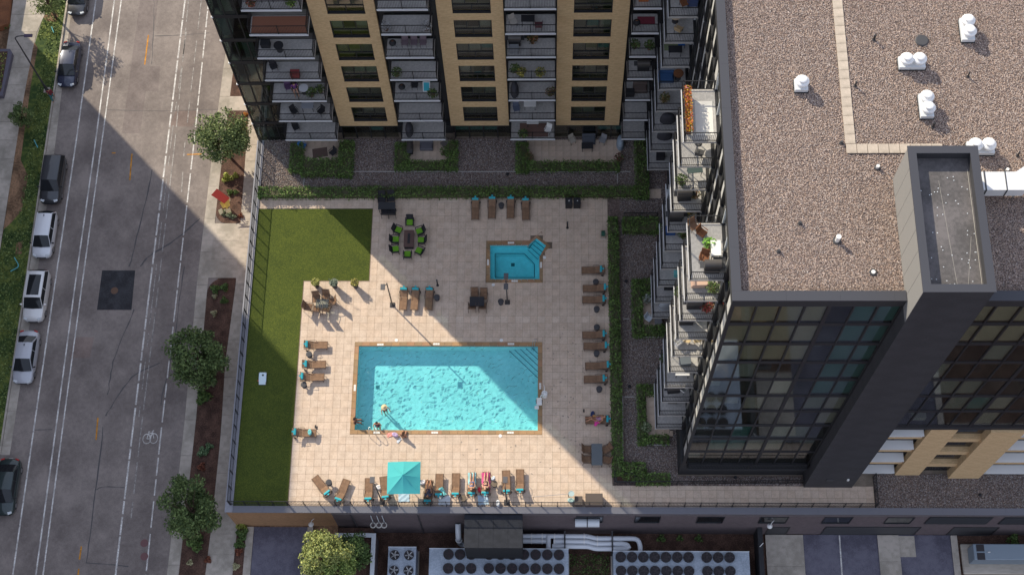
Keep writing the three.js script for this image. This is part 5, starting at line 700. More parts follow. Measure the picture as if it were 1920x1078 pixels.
slingChair('upper left chair at the black woven table', 1.7,-12.83, 0, 1, mWeave, mBlack); slingChair('upper right chair at the black woven table', 2.47,-12.88, 0, 1, mWeave, mBlack); slingChair('lower left chair at the black woven table', 2.03,-11.52, 0, -1, mWeave, mBlack); slingChair('lower right chair at the black woven table', 2.62,-11.52, 0, -1, mWeave, mBlack);
{ // fire table with green-cushioned chairs
  const cx = 4.14, cz = -9.07, o = thing('fire_table', 'brown rectangular fire table ringed by green-cushioned chairs', 'fire table', cx, 0, cz); obj('body', rbox(0.78, 0.5, 1.5, 0.03, 0, 0.25, 0), mWeave, o); for (const i of [-1, 0, 1]) obj('top_slab', rbox(0.84, 0.05, 0.51, 0.01, 0, 0.53, i * 0.52), M(0.10, 0.055, 0.045, { roughness: 0.5 }), o); obj('burner', box(0.2, 0.04, 0.9, 0, 0.57, 0), mBlack, o);
  const mGreen = M(0.13, 0.33, 0.015);
  [[4.14,-10.68, 0, 1, 'top'], [5.02,-9.83, -0.9, 0.35, 'upper right'], [5.19,-8.99, -1, 0, 'right'], [5.04,-8.01, -0.9, -0.4, 'lower right'], [4.07,-7.67, 0, -1, 'bottom'], [3.02,-8.16, 1, -0.15, 'lower left'], [2.99,-9.05, 1, 0, 'left'], [3.18,-9.94, 0.9, 0.35, 'upper left']].forEach(([x, z, dx, dz, lab]) => {
    const c = thing('lounge_chair', 'black chair with a bright green cushion, ' + lab + ' of the fire table', 'chair', x, 0, z, Math.atan2(dx, dz), 'green-cushioned fire table chairs'); obj('seat_base', rbox(0.62, 0.1, 0.6, 0.03, 0, 0.3, 0), mWeave, c, true); obj('cushion', rbox(0.52, 0.12, 0.52, 0.05, 0, 0.41, 0.04), mGreen, c); obj('backrest', rbox(0.6, 0.55, 0.08, 0.03).rotateX(-0.35).translate(0, 0.62, -0.38), mWeave, c, true); for (const s of [-1, 1]) { obj('armrest', rbox(0.07, 0.05, 0.62, 0.02, s * 0.34, 0.6, -0.02), mBlack, c); obj('arm_post', [bar([s * 0.34, 0, 0.26], [s * 0.34, 0.6, 0.26], 0.025), bar([s * 0.34, 0, -0.3], [s * 0.34, 0.6, -0.3], 0.025)], mBlack, c); } });
}
// ---------- light poles, bins, bollards, planters ----------
function lightPole(label, x, z, heads) { const o = thing('light_pole', label, 'light pole', x, 0, z, 0, 'dark pole lights on the deck'), m = M(0.055, 0.05, 0.05, { roughness: 0.5 }); obj('base', [rbox(0.42, 0.06, 0.42, 0.02, 0, 0.03, 0), cyl(0.14, 0.16, 0.1, 0, 0.1, 0, 14)], m, o); obj('pole', bar([0, 0.1, 0], [0, 4.55, 0], 0.06, 10, 0.05), m, o); for (const [dx, dz] of heads) { const L = Math.hypot(dx, dz); obj('bracket', bar([0, 4.4, 0], [dx * 0.6, 4.4, dz * 0.6], 0.03), m, o); const h = obj('lamp_head', rbox(0.36, 0.09, 0.5, 0.02, dx, 4.42, dz, Math.abs(dx) > Math.abs(dz) ? PI / 2 * 0 : 0), M(0.10, 0.095, 0.1, { roughness: 0.5 }), o); obj('lens', box(0.26, 0.02, 0.38, dx, 4.37, dz), M(0.55, 0.54, 0.5), h); } }
lightPole('single-headed light pole casting a long shadow to the pool', 2.94,-3.26, [[-0.32, 0.25]]);
lightPole('two-headed light pole beside the hot tub', 12.46,-3.5, [[0, -0.45], [0, 0.45]]);
lightPole('light pole at the south fence left of the umbrella', 2.82,13.37, [[-0.3, -0.55]]);
lightPole('light pole at the south fence among the right loungers', 12.58,13.38, [[0, -0.6]]);
for (const [x, z, lab] of [[17.57,-12.36, 'left of the two black bins below the north hedge'], [18.28,-12.36, 'right of the two black bins below the north hedge']]) { const o = thing('waste_bin', lab, 'bin', x, 0, z, 0, 'black waste bins'); obj('body', rbox(0.56, 0.85, 0.56, 0.03, 0, 0.42, 0), mBlack, o); obj('lid', rbox(0.6, 0.1, 0.6, 0.03, 0, 0.9, 0), mBlack, o); obj('label_disc', cyl(0.05, 0.05, 0.012, 0.02, 0.955, 0, 12), mWhite, o); }
for (const [x, z, lab] of [[6.64,-5.03, 'slim black bollard right of the three loungers'], [17.45,-10.3, 'slim black bollard below the bins']]) { const o = thing('bollard', lab, 'bollard', x, 0, z); obj('post', [cyl(0.06, 0.06, 1.0, 0, 0.5, 0, 12), cyl(0.11, 0.12, 0.04, 0, 0.02, 0, 14)], mBlack, o); obj('cap', [cyl(0.075, 0.07, 0.12, 0, 1.03, 0, 12)], mDarkGrey, o); }
{ const o = thing('hose_reel', 'green hose reel beside the end of the tall hedge', 'hose reel', 20.44, 0, -9.57); obj('frame', [bar([-0.2, 0, -0.3], [-0.2, 0.6, 0], 0.02), bar([0.2, 0, -0.3], [0.2, 0.6, 0], 0.02), bar([-0.2, 0, 0.3], [-0.2, 0.6, 0], 0.02), bar([0.2, 0, 0.3], [0.2, 0.6, 0], 0.02), bar([-0.2, 0.02, -0.3], [0.2, 0.02, -0.3], 0.02), bar([-0.2, 0.02, 0.3], [0.2, 0.02, 0.3], 0.02)], mSteel, o); obj('reel', [cyl(0.24, 0.24, 0.3, 0, 0, 0, 16).rotateZ(PI / 2).translate(0, 0.42, 0)], M(0.02, 0.09, 0.06), o); }
[[-3.42,-4.94, 'leafy yellow-green', 'left'], [-1.91,-4.89, 'grey-green', 'middle'], [-0.17,-4.89, 'yellow and red', 'right']].forEach(([x, z, c, w], i) => { const o = thing('potted_plant', 'tall dark pot with a ' + c + ' plant, ' + w + ' of three', 'planter', x, 0, z, 0, 'potted plants at the turf edge'); obj('pot', new THREE.LatheGeometry([[0.001, 0], [0.18, 0], [0.3, 0.75], [0.32, 0.78], [0.28, 0.78], [0.26, 0.7], [0.001, 0.7]].map(([a, b]) => new THREE.Vector2(a, b)), 20), M(0.04, 0.035, 0.045), o); const pts = []; for (let k = 0; k < 230; k++) { const a = rr(0, 6.3), r = 0.36 * Math.sqrt(rnd()); pts.push([r * Math.cos(a), 0.8 + rr(0, 0.28), r * Math.sin(a), rr(0.04, 0.09)]); } if (i === 1) for (let k = 0; k < 40; k++) { const b = k % 4; pts.push([0.1 * (b - 1.5) * (1 + k / 40), 0.9 + k / 40 * 0.9, 0.04 * b, 0.05]); } obj('plant', leaves(pts, [[0.16, 0.17, 0.03], [0.1, 0.13, 0.09], [0.14, 0.13, 0.03]][i], [[0.5, 0.48, 0.14], [0.3, 0.34, 0.26], [0.45, 0.4, 0.1]][i]), leafMat, o); });
{ const o = thing('game_board', 'white bean-bag game board with a hole on the turf', 'game board', -7.32, 0.02, 3.24), s = new THREE.Shape([[-0.3, -0.5], [0.3, -0.5], [0.3, 0.5], [-0.3, 0.5]].map((p) => new THREE.Vector2(...p))), h = new THREE.Path(); h.absarc(0.02, 0.28, 0.08, 0, 2 * PI); s.holes.push(h); obj('top', new THREE.ExtrudeGeometry(s, { depth: 0.02, bevelEnabled: false }).rotateX(-PI / 2 + 0.16).translate(0, 0.16, 0), M(0.62, 0.74, 0.78), o); obj('frame', [box(0.02, 0.08, 0.98, -0.28, 0.1, 0), box(0.02, 0.08, 0.98, 0.28, 0.1, 0)], mWood, o); for (const s2 of [-0.26, 0.26]) obj('leg', box(0.05, 0.26, 0.05, s2, 0.13, -0.45), mWood, o); tag(obj('bean_bag', ball(0.07, -7.68, 0.04, 3.37, 1, 0.5, 1), M(0.5, 0.06, 0.05)), 'small red bean bag beside the game board', 'bean bag'); }
{ // square parasol
  const ux = 4.67, uz = 12, o = thing('parasol', 'bright turquoise square parasol over the south loungers', 'parasol', ux, 0, uz, 0.015), R = 1.28, mC = new THREE.MeshPhysicalMaterial({ color: new THREE.Color().setRGB(0.065, 0.45, 0.47), roughness: 0.9, side: THREE.DoubleSide, transmission: 0.12, thickness: 0 }), P = [[-R, -R], [0, -R * 1.0], [R, -R], [R, 0], [R, R], [0, R], [-R, R], [-R, 0]];
  for (let i = 0; i < 8; i++) { const a = P[i], b = P[(i + 1) % 8], ya = i % 2 ? 2.16 : 2.06, yb = i % 2 ? 2.06 : 2.16; const rows = []; for (let k = 0; k <= 4; k++) { const t = k / 4, sag = -0.07 * Math.sin(PI * t); rows.push([0, 0.5, 1].map((u) => [(a[0] + (b[0] - a[0]) * u) * t, 2.9 + ((ya + (yb - ya) * u) - 2.9) * t + sag * (u === 0.5 ? 1 : 0.35), (a[1] + (b[1] - a[1]) * u) * t])); } obj('canopy_panel', skin(rows), mC, o); obj('rib', bar([0, 2.84, 0], [a[0] * 0.98, ya - 0.03, a[1] * 0.98], 0.014, 4), mDarkGrey, o); }
  obj('pole', bar([0, 0, 0], [0, 2.95, 0], 0.028, 8), mDarkGrey, o); obj('finial', ball(0.05, 0, 2.98, 0), mTeal, o); obj('base', [cyl(0.3, 0.34, 0.09, 0, 0.045, 0, 20)], mDarkGrey, o);
}
// towels, bags and small things
function towel(label, x, z, y, w, l, ry, m, sag = 0) { const rows = []; for (let i = 0; i <= 8; i++) { const t = i / 8 - 0.5; rows.push([...Array(7).keys()].map((j) => { const s = j / 6 - 0.5; return [s * w * (1 + 0.06 * Math.sin(i * 2.1)), 0.02 + 0.02 * Math.sin(i * 1.3 + j * 1.7) + sag * Math.abs(s) * -0.3, t * l + 0.03 * Math.sin(j * 2.2)]; })); } const g = skin(rows), o = obj('towel', [g, g.clone().translate(0, -0.012, 0)], m); o.material.side = THREE.DoubleSide; o.position.set(x, y, z); o.rotation.y = ry; return tag(o, label, 'towel'); }
const mTowB = M(0.42, 0.55, 0.66), mTowW = M(0.66, 0.7, 0.74), mTowT = M(0.18, 0.55, 0.55), mTowP = M(0.62, 0.09, 0.25), mTowM = M(0.7, 0.05, 0.3);
towel('pale blue towel on the paving behind the umbrella', 4.52,13.02, 0.02, 0.85, 0.7, 0.05, mTowB); towel('pale towel on the paving by the fence, right of umbrella', 7.7,13.23, 0.02, 0.9, 0.75, -0.05, mTowW); towel('pale blue towel on the paving behind the sunbathers', 10.74,13.17, 0.02, 0.8, 0.8, 0.1, mTowB);
towel('teal and white towel hanging over the fifth south lounger', 7.56,12.66, 0.56, 0.4, 0.7, 0.5, mTowT, 1); towel('pale teal towel spread on a sunbather lounger', 9.86,11.83, 0.385, 0.62, 1.5, 0.03, M(0.35, 0.62, 0.62)); towel('pink towel spread on a sunbather lounger', 10.95,11.83, 0.385, 0.66, 1.5, 0.04, mTowP); towel('magenta towel bundled on the lounger beside the tall hedge', 19.72,6.82, 0.44, 0.75, 0.6, 0.5, mTowM, 1); towel('orange patterned towel on the lounger beside the tall hedge', 19.47,6.6, 0.47, 0.4, 0.35, 1.1, M(0.6, 0.3, 0.1)); towel('pink striped towel on the paving at the pool edge', 3.21,7.9, 0.02, 0.5, 0.35, 0.3, M(0.72, 0.3, 0.25)); towel('white cloth on the paving right of the pool ladder', 3.95,8.38, 0.02, 0.45, 0.2, 0.9, mTowW);
function bag(label, x, y, z, r, m) { const o = thing('beach_bag', label, 'bag', x, y, z, rr(0, 3)); obj('body', new THREE.LatheGeometry([[0.001, 0], [r * 0.8, 0], [r, r * 0.5], [r * 0.95, r], [r * 0.7, r * 1.25], [r * 0.55, r * 1.1], [0.001, r * 0.9]].map(([a, b]) => new THREE.Vector2(a, b)), 14).scale(1.25, 1, 0.8), m, o); obj('handle', new THREE.TorusGeometry(r * 0.5, r * 0.07, 5, 14, PI).translate(0, r * 1.15, 0), m, o); }
bag('lilac bag on the paving at the pool edge', 3.64, 0.01, 7.94, 0.22, M(0.55, 0.42, 0.62)); bag('teal bag on the lounger half on the turf', -3.13, 0.38, 7.86, 0.2, mTowT); bag('white bag between the umbrella and the reclining person', 5.98, 0.01, 11.82, 0.24, M(0.7, 0.66, 0.7)); bag('white bag left of the umbrella by the light pole', 2.6, 0.01, 12.26, 0.25, M(0.72, 0.7, 0.7)); bag('white bag beside the pink towel lounger', 11.53, 0.47, 11.58, 0.16, mTowW); bag('dark blue bag at the foot of the hedge lounger', 19.36, 0.01, 6.17, 0.2, M(0.04, 0.06, 0.16)); bag('red bag between the two sunbathers', 10.44, 0.01, 12.4, 0.18, M(0.5, 0.03, 0.06)); bag('light grey bag by the fence under the light pole', 11.91, 0.01, 13.47, 0.22, M(0.6, 0.62, 0.66)); bag('teal net bag beside the equipment boxes', 17.61, 0.01, 13.24, 0.24, M(0.35, 0.5, 0.5));
for (const [x, z, lab] of [[-2.8,7.24, 'dark sandal left on the paving by the single lounger'], [-2.67,7.33, 'second dark sandal by the single lounger'], [18.68,5.86, 'black sandal left above the pink towel lounger']]) tag(obj('sandal', [rbox(0.1, 0.025, 0.27, 0.012, 0, 0.013, 0), new THREE.TorusGeometry(0.05, 0.012, 5, 12, PI).translate(0, 0.02, 0.04)], mBlack), lab, 'sandal', 'sandals').position.set(x, 0, z);
{ for (const [x, z, w, d, h, lab] of [[18.18,13.35, 0.62, 0.7, 0.6, 'small brown storage box by the south fence'], [19.38,13.28, 1.35, 0.95, 0.7, 'large brown storage box by the south fence']]) { const o = thing('storage_box', lab, 'storage box', x, 0, z, 0, 'brown deck boxes'); obj('body', rbox(w - 0.04, h - 0.08, d - 0.04, 0.02, 0, h / 2 - 0.04, 0), mBrownFrame, o); obj('lid', rbox(w, 0.08, d, 0.02, 0, h - 0.04, 0), M(0.095, 0.075, 0.065), o); }
  const o = thing('pool_net', 'long-handled pool skimmer net leaning along the fence', 'pool net', 0, 0, 0); obj('handle', bar([14.66, 0.75, 13.12], [17.41, 0.9, 12.9], 0.018), mSteel, o); obj('net', [new THREE.TorusGeometry(0.22, 0.015, 5, 16).rotateX(PI / 2).translate(17.62, 0.9, 12.89), cyl(0.21, 0.14, 0.05, 17.62, 0.87, 12.89, 14)], M(0.4, 0.5, 0.5), o); obj('prop', [bar([14.66, 0, 13.12], [14.66, 0.78, 13.12], 0.02), bar([17.41, 0, 12.9], [17.41, 0.9, 12.9], 0.02)], mDarkGrey, o); }

// ---------- people ----------
const lerp3 = (a, b, t) => [a[0] + (b[0] - a[0]) * t, a[1] + (b[1] - a[1]) * t, a[2] + (b[2] - a[2]) * t];
function blob(bones, res, k = 0.035) {   // one surface round tapered bones
  const lo = [9, 9, 9], hi = [-9, -9, -9]; for (const [a, b, r, s] of bones) for (let i = 0; i < 3; i++) { lo[i] = Math.min(lo[i], a[i] - r, b[i] - s); hi[i] = Math.max(hi[i], a[i] + r, b[i] + s); }
  const c = [0, 1, 2].map((i) => (lo[i] + hi[i]) / 2), h = Math.max(...[0, 1, 2].map((i) => (hi[i] - lo[i]) / 2)) * 1.12 + 0.04, mc = new MarchingCubes(res, new THREE.MeshBasicMaterial(), false, false, 60000), n = res, f = mc.field; mc.isolation = 0;
  for (let z = 0; z < n; z++) for (let y = 0; y < n; y++) for (let x = 0; x < n; x++) {
    const px = c[0] + h * (x - n / 2) / (n / 2), py = c[1] + h * (y - n / 2) / (n / 2), pz = c[2] + h * (z - n / 2) / (n / 2); let d = 9;
    for (const [a, b, r, s] of bones) { const ux = b[0] - a[0], uy = b[1] - a[1], uz = b[2] - a[2], vx = px - a[0], vy = py - a[1], vz = pz - a[2], l2 = ux * ux + uy * uy + uz * uz, t = l2 < 1e-9 ? 0 : Math.min(1, Math.max(0, (vx * ux + vy * uy + vz * uz) / l2)), q = Math.hypot(vx - ux * t, vy - uy * t, vz - uz * t) - (r + (s - r) * t), m = Math.max(k - Math.abs(d - q), 0) / k; d = Math.min(d, q) - m * m * k * 0.25; }
    f[x + y * n + z * n * n] = -d;
  }
  mc.update(); const cnt = mc.count, p = new Float32Array(mc.positionArray.slice(0, cnt * 3)), nn = new Float32Array(mc.normalArray.slice(0, cnt * 3)); for (let i = 0; i < p.length; i += 3) for (let j = 0; j < 3; j++) p[i + j] = c[j] + p[i + j] * h;
  const g = new THREE.BufferGeometry(); g.setAttribute('position', new THREE.BufferAttribute(p, 3)); g.setAttribute('normal', new THREE.BufferAttribute(nn, 3)); g.setAttribute('uv', new THREE.BufferAttribute(new Float32Array(cnt * 2), 2)); g.computeVertexNormals(); return g;
}
function person(label, x, y, z, ry, J, o) {   // J: joints in the person's own axes, o: skin, hair, clothes
  const g = thing('person', label, 'person', x, y, z, ry), B = [], sk = o.skin;
  const dir = (a, b) => { const v = V(b[0] - a[0], b[1] - a[1], b[2] - a[2]).normalize(); return [v.x, v.y, v.z]; }, add = (a, d, t) => [a[0] + d[0] * t, a[1] + d[1] * t, a[2] + d[2] * t];
  B.push([J.pelvis, J.waist, 0.135, 0.115], [J.waist, J.chest, 0.115, 0.135], [J.chest, J.neck, 0.12, 0.06], [J.neck, J.head, 0.055, 0.06], [J.shL, J.shR, 0.075, 0.075], [J.hipL, J.hipR, 0.11, 0.11], [J.head, add(J.head, J.up, 0.07), 0.085, 0.085], [add(J.head, J.face, 0.03), add(add(J.head, J.face, 0.045), J.up, -0.05), 0.06, 0.045], [add(J.head, J.face, 0.09), add(add(J.head, J.face, 0.105), J.up, -0.02), 0.012, 0.016]);
  const side = V(...J.up).cross(V(...J.face)).normalize(); for (const s of [-1, 1]) B.push([[J.head[0] + side.x * 0.082 * s, J.head[1] + side.y * 0.082 * s, J.head[2] + side.z * 0.082 * s], [J.head[0] + side.x * 0.09 * s, J.head[1] + side.y * 0.09 * s, J.head[2] + side.z * 0.09 * s], 0.022, 0.02]);
  const fingers = [];
  for (const s of ['L', 'R']) { B.push([J['hip' + s], J['kn' + s], 0.095, 0.06], [J['kn' + s], J['an' + s], 0.062, 0.036], [J['an' + s], J['to' + s], 0.042, 0.03], [J['sh' + s], J['el' + s], 0.055, 0.042], [J['el' + s], J['ha' + s], 0.042, 0.028]); const d = dir(J['el' + s], J['ha' + s]), w = V(d[0], d[1], d[2]).cross(V(0.2, 1, 0.1)).normalize(), h0 = J['ha' + s], h1 = add(h0, d, 0.085); B.push([h0, h1, 0.03, 0.034]); for (let i = 0; i < 4; i++) { const q = [h1[0] + w.x * (i - 1.5) * 0.018, h1[1] + w.y * (i - 1.5) * 0.018, h1[2] + w.z * (i - 1.5) * 0.018], L = [0.062, 0.075, 0.07, 0.052][i], m = add(q, d, L * 0.55); fingers.push(bar(q, m, 0.0095, 5, 0.009), bar(m, [m[0] + d[0] * L * 0.4, m[1] + d[1] * L * 0.4 - 0.015, m[2] + d[2] * L * 0.4], 0.009, 5, 0.007)); } const t0 = [h0[0] + w.x * 0.028, h0[1] + w.y * 0.028, h0[2] + w.z * 0.028]; fingers.push(bar(t0, [t0[0] + w.x * 0.035 + d[0] * 0.05, t0[1] + w.y * 0.035 + d[1] * 0.05, t0[2] + w.z * 0.035 + d[2] * 0.05], 0.011, 5, 0.009)); }
  obj('body', [blob(B, 84), ...fingers], sk, g); const eyes = [], hm = o.hair;
  for (const s of [-1, 1]) eyes.push(ball(0.012, J.head[0] + J.face[0] * 0.09 + side.x * 0.033 * s + J.up[0] * 0.015, J.head[1] + J.face[1] * 0.09 + side.y * 0.033 * s + J.up[1] * 0.015, J.head[2] + J.face[2] * 0.09 + side.z * 0.033 * s + J.up[2] * 0.015)); eyes.push(bar([J.head[0] + J.face[0] * 0.098 - side.x * 0.022 - J.up[0] * 0.055, J.head[1] + J.face[1] * 0.098 - side.y * 0.022 - J.up[1] * 0.055, J.head[2] + J.face[2] * 0.098 - side.z * 0.022 - J.up[2] * 0.055], [J.head[0] + J.face[0] * 0.098 + side.x * 0.022 - J.up[0] * 0.055, J.head[1] + J.face[1] * 0.098 + side.y * 0.022 - J.up[1] * 0.055, J.head[2] + J.face[2] * 0.098 + side.z * 0.022 - J.up[2] * 0.055], 0.006, 4)); obj('face', eyes, M(0.05, 0.02, 0.02), g);
  const hc = add(add(J.head, J.face, -0.022), J.up, 0.035); obj('hair', blob([[hc, add(hc, J.up, 0.05), 0.1, 0.092], [add(hc, J.face, -0.04), add(add(hc, J.face, -0.06), J.up, -(o.hairLen ?? 0.12)), 0.08, 0.05]], 30), hm, g);
  for (const [name, m, list] of o.wear) obj(name, blob(list.map(([a, b, r, s]) => [J[a], J[b], r, s]), 52), m, g); if (o.hat) obj('hat', [new THREE.LatheGeometry([[0.001, 0.13], [0.09, 0.12], [0.11, 0.02], [0.24, -0.01], [0.25, -0.02], [0.12, 0], [0.1, 0.0]].map(([a, b]) => new THREE.Vector2(a, b)), 22).translate(...add(J.head, J.up, 0.1))], M(0.62, 0.5, 0.3), g); return g;
}
const SK = [M(0.50, 0.27, 0.17), M(0.42, 0.21, 0.13), M(0.56, 0.33, 0.23), M(0.26, 0.13, 0.08)], HA = [M(0.02, 0.014, 0.012), M(0.09, 0.045, 0.02), M(0.22, 0.13, 0.06)];
const arms = (J, l, r) => Object.assign(J, { elL: l[0], haL: l[1], elR: r[0], haR: r[1] });
// reclining: feet towards +z, head towards -z on a raised back
const recline = (b = 0.3, bend = 0.1) => arms({ pelvis: [0, 0.1, -0.05], waist: [0, 0.14 + b * 0.1, -0.2], chest: [0, 0.16 + b * 0.55, -0.38], neck: [0, 0.2 + b, -0.53], head: [0, 0.24 + b * 1.2, -0.64], up: [0, 0.55, -0.83], face: [0, 0.83, 0.55], shL: [-0.17, 0.18 + b * 0.85, -0.48], shR: [0.17, 0.18 + b * 0.85, -0.48], hipL: [-0.09, 0.1, 0], hipR: [0.09, 0.1, 0], knL: [-0.11, 0.12 + bend, 0.4], knR: [0.12, 0.1 + bend * 2, 0.39], anL: [-0.12, 0.06, 0.8], anR: [0.12, 0.06, 0.78], toL: [-0.14, 0.17, 0.86], toR: [0.15, 0.17, 0.84] }, [[-0.27, 0.16, -0.28], [-0.2, 0.16, -0.03]], [[0.27, 0.16, -0.28], [0.12, 0.24, -0.1]]);
const onL = (a, b, c, d, lab, J, o) => { const L = Math.hypot(c - a, d - b), dx = (c - a) / L, dz = (d - b) / L; person(lab, a + dx * 0.85, 0.37, b + dz * 0.85, Math.atan2(-dx, -dz), J, o); };
const SUIT = (m, two = true) => two ? [['swim_top', m, [['shL', 'shR', 0.05, 0.05], ['chest', 'waist', 0.142, 0.1]]], ['swim_bottom', m, [['hipL', 'hipR', 0.122, 0.122], ['pelvis', 'waist', 0.13, 0.09]]]] : [['swimsuit', m, [['pelvis', 'waist', 0.145, 0.125], ['waist', 'chest', 0.125, 0.145], ['hipL', 'hipR', 0.12, 0.12]]]], SHORTS = (m) => [['shorts', m, [['hipL', 'hipR', 0.125, 0.125], ['pelvis', 'waist', 0.14, 0.11], ['hipL', 'knL', 0.11, 0.02], ['hipR', 'knR', 0.11, 0.02]]]];
onL(6.51,11.7, 6.43,13.32, 'person in dark clothes reclining right of the umbrella', recline(0.32, 0.16), { skin: SK[1], hair: HA[0], wear: [['shirt', M(0.06, 0.06, 0.10), [['pelvis', 'waist', 0.15, 0.13], ['waist', 'chest', 0.13, 0.15], ['shL', 'shR', 0.09, 0.09], ['shL', 'elL', 0.075, 0.06], ['shR', 'elR', 0.075, 0.06]]], ...SHORTS(M(0.05, 0.04, 0.06))] });
onL(9.88,11.08, 9.84,13.05, 'sunbather lying on the pale teal towel', recline(0.22, 0.04), { skin: SK[0], hair: HA[1], wear: SUIT(M(0.05, 0.12, 0.3)), hairLen: 0.2 });
onL(10.99,11.04, 10.9,12.97, 'sunbather in a dark bikini lying on the pink towel', recline(0.25, 0.05), { skin: SK[2], hair: HA[2], wear: SUIT(M(0.02, 0.02, 0.025)), hairLen: 0.2 });
onL(18.78,6.76, 20.57,6.73, 'person in a patterned top sitting on the hedge lounger', recline(0.45, 0.3), { skin: SK[1], hair: HA[0], wear: SUIT(M(0.35, 0.2, 0.3), false) });
const sit = (lean = 0) => arms({ pelvis: [0, 0.1, 0], waist: [0, 0.24, -0.02], chest: [0, 0.42, lean], neck: [0, 0.58, lean + 0.02], head: [0, 0.7, lean + 0.05], up: [0, 0.97, 0.24], face: [0, -0.24, 0.97], shL: [-0.17, 0.54, lean], shR: [0.17, 0.54, lean], hipL: [-0.09, 0.09, 0.03], hipR: [0.09, 0.09, 0.03], knL: [-0.13, 0.08, 0.45], knR: [0.13, 0.08, 0.45], anL: [-0.14, -0.32, 0.5], anR: [0.14, -0.32, 0.5], toL: [-0.15, -0.38, 0.63], toR: [0.15, -0.38, 0.63] }, [[-0.26, 0.3, -0.06], [-0.25, 0.06, 0.05]], [[0.26, 0.3, -0.06], [0.25, 0.06, 0.05]]);
person('person sitting on the turf-side pool edge, legs in the water', 0.38, 0.02, 6.8, PI / 2, sit(), { skin: SK[3], hair: HA[0], wear: SUIT(M(0.03, 0.02, 0.03)), hairLen: 0.25 });
person('person with long brown hair sitting at the lower pool edge', 4.31, 0.02, 8.07, PI - 0.2, sit(0.05), { skin: SK[1], hair: HA[1], wear: SUIT(M(0.05, 0.03, 0.03)), hairLen: 0.28 });
const stand = (sw = 0) => arms({ pelvis: [0, 0.92, 0], waist: [0, 1.06, 0], chest: [0, 1.26, 0.01], neck: [0, 1.44, 0.02], head: [0, 1.57, 0.04], up: [0, 1, 0.05], face: [0, -0.05, 1], shL: [-0.18, 1.4, 0], shR: [0.18, 1.4, 0], hipL: [-0.09, 0.88, 0], hipR: [0.09, 0.88, 0], knL: [-0.1, 0.48, 0.05 + sw], knR: [0.1, 0.48, 0.05 - sw * 0.5], anL: [-0.1, 0.08, sw * 1.6], anR: [0.1, 0.1, -sw * 2.2], toL: [-0.12, 0.03, sw * 1.6 + 0.15], toR: [0.12, 0.03, -sw * 2.2 + 0.14] }, [[-0.25, 1.14, -0.04 - sw], [-0.25, 0.92, 0.04 - sw]], [[0.25, 1.14, -0.04 + sw], [0.25, 0.92, 0.06 + sw]]);
person('bather in a straw hat standing in the pool', 2.69, PD, 5.62 + 0.1, 0.4, arms(stand(), [[-0.3, 1.2, 0.08], [-0.34, 1.05, 0.26]], [[0.3, 1.2, 0.08], [0.34, 1.05, 0.26]]), { skin: SK[2], hair: HA[1], hat: true, wear: SUIT(M(0.35, 0.03, 0.05), false) });
person('dark-haired bather in the pool beside the ladder', 2.15, PD, 7.29 - 0.25, 0.1, arms(stand(), [[-0.3, 1.22, 0.1], [-0.25, 1.14, 0.3]], [[0.3, 1.22, 0.1], [0.25, 1.14, 0.3]]), { skin: SK[0], hair: HA[0], wear: SUIT(M(0.2, 0.03, 0.06), false) });
person('pedestrian in a dark red top stepping off the kerb', -29.66, SY + 0.14, -25.52, 0.35, stand(0.16), { skin: SK[1], hair: HA[0], wear: [['shirt', M(0.16, 0.02, 0.03), [['pelvis', 'waist', 0.16, 0.14], ['waist', 'chest', 0.14, 0.16], ['shL', 'shR', 0.095, 0.095], ['shL', 'elL', 0.08, 0.065], ['shR', 'elR', 0.08, 0.065]]], ['trousers', M(0.02, 0.14, 0.16), [['hipL', 'hipR', 0.13, 0.13], ['hipL', 'knL', 0.11, 0.08], ['hipR', 'knR', 0.11, 0.08], ['knL', 'anL', 0.08, 0.06], ['knR', 'anR', 0.08, 0.06]]]] });

// ---------- service yard south of the podium ----------
const mUnit = T(grainTex(256, 3, [[4, 1], [40, 1]], 111, [0.56, 0.60, 0.65], [0.66, 0.70, 0.75], 0.1), { roughness: 0.5 }), mGrilleDark = M(0.028, 0.024, 0.028, { roughness: 0.6 });
const fanKit = (() => { const g = [new THREE.TorusGeometry(0.40, 0.03, 5, 24).rotateX(PI / 2), new THREE.TorusGeometry(0.27, 0.012, 4, 20).rotateX(PI / 2), new THREE.TorusGeometry(0.14, 0.012, 4, 16).rotateX(PI / 2)]; for (let i = 0; i < 8; i++) g.push(bar([0, 0, 0], [0.4 * Math.cos(i * PI / 4), 0, 0.4 * Math.sin(i * PI / 4)], 0.008, 4)); const b = []; for (let i = 0; i < 5; i++) b.push(box(0.13, 0.012, 0.3, 0, 0, 0.22).rotateX(0).rotateZ(0.35).rotateY(i * 2 * PI / 5)); return { ring: cyl(0.42, 0.42, 0.16, 0, 0.08, 0, 24), guard: join(g), blades: join([...b, cyl(0.09, 0.09, 0.06, 0, 0, 0, 12)]), well: cyl(0.385, 0.385, 0.02, 0, 0.165, 0, 24) }; })();
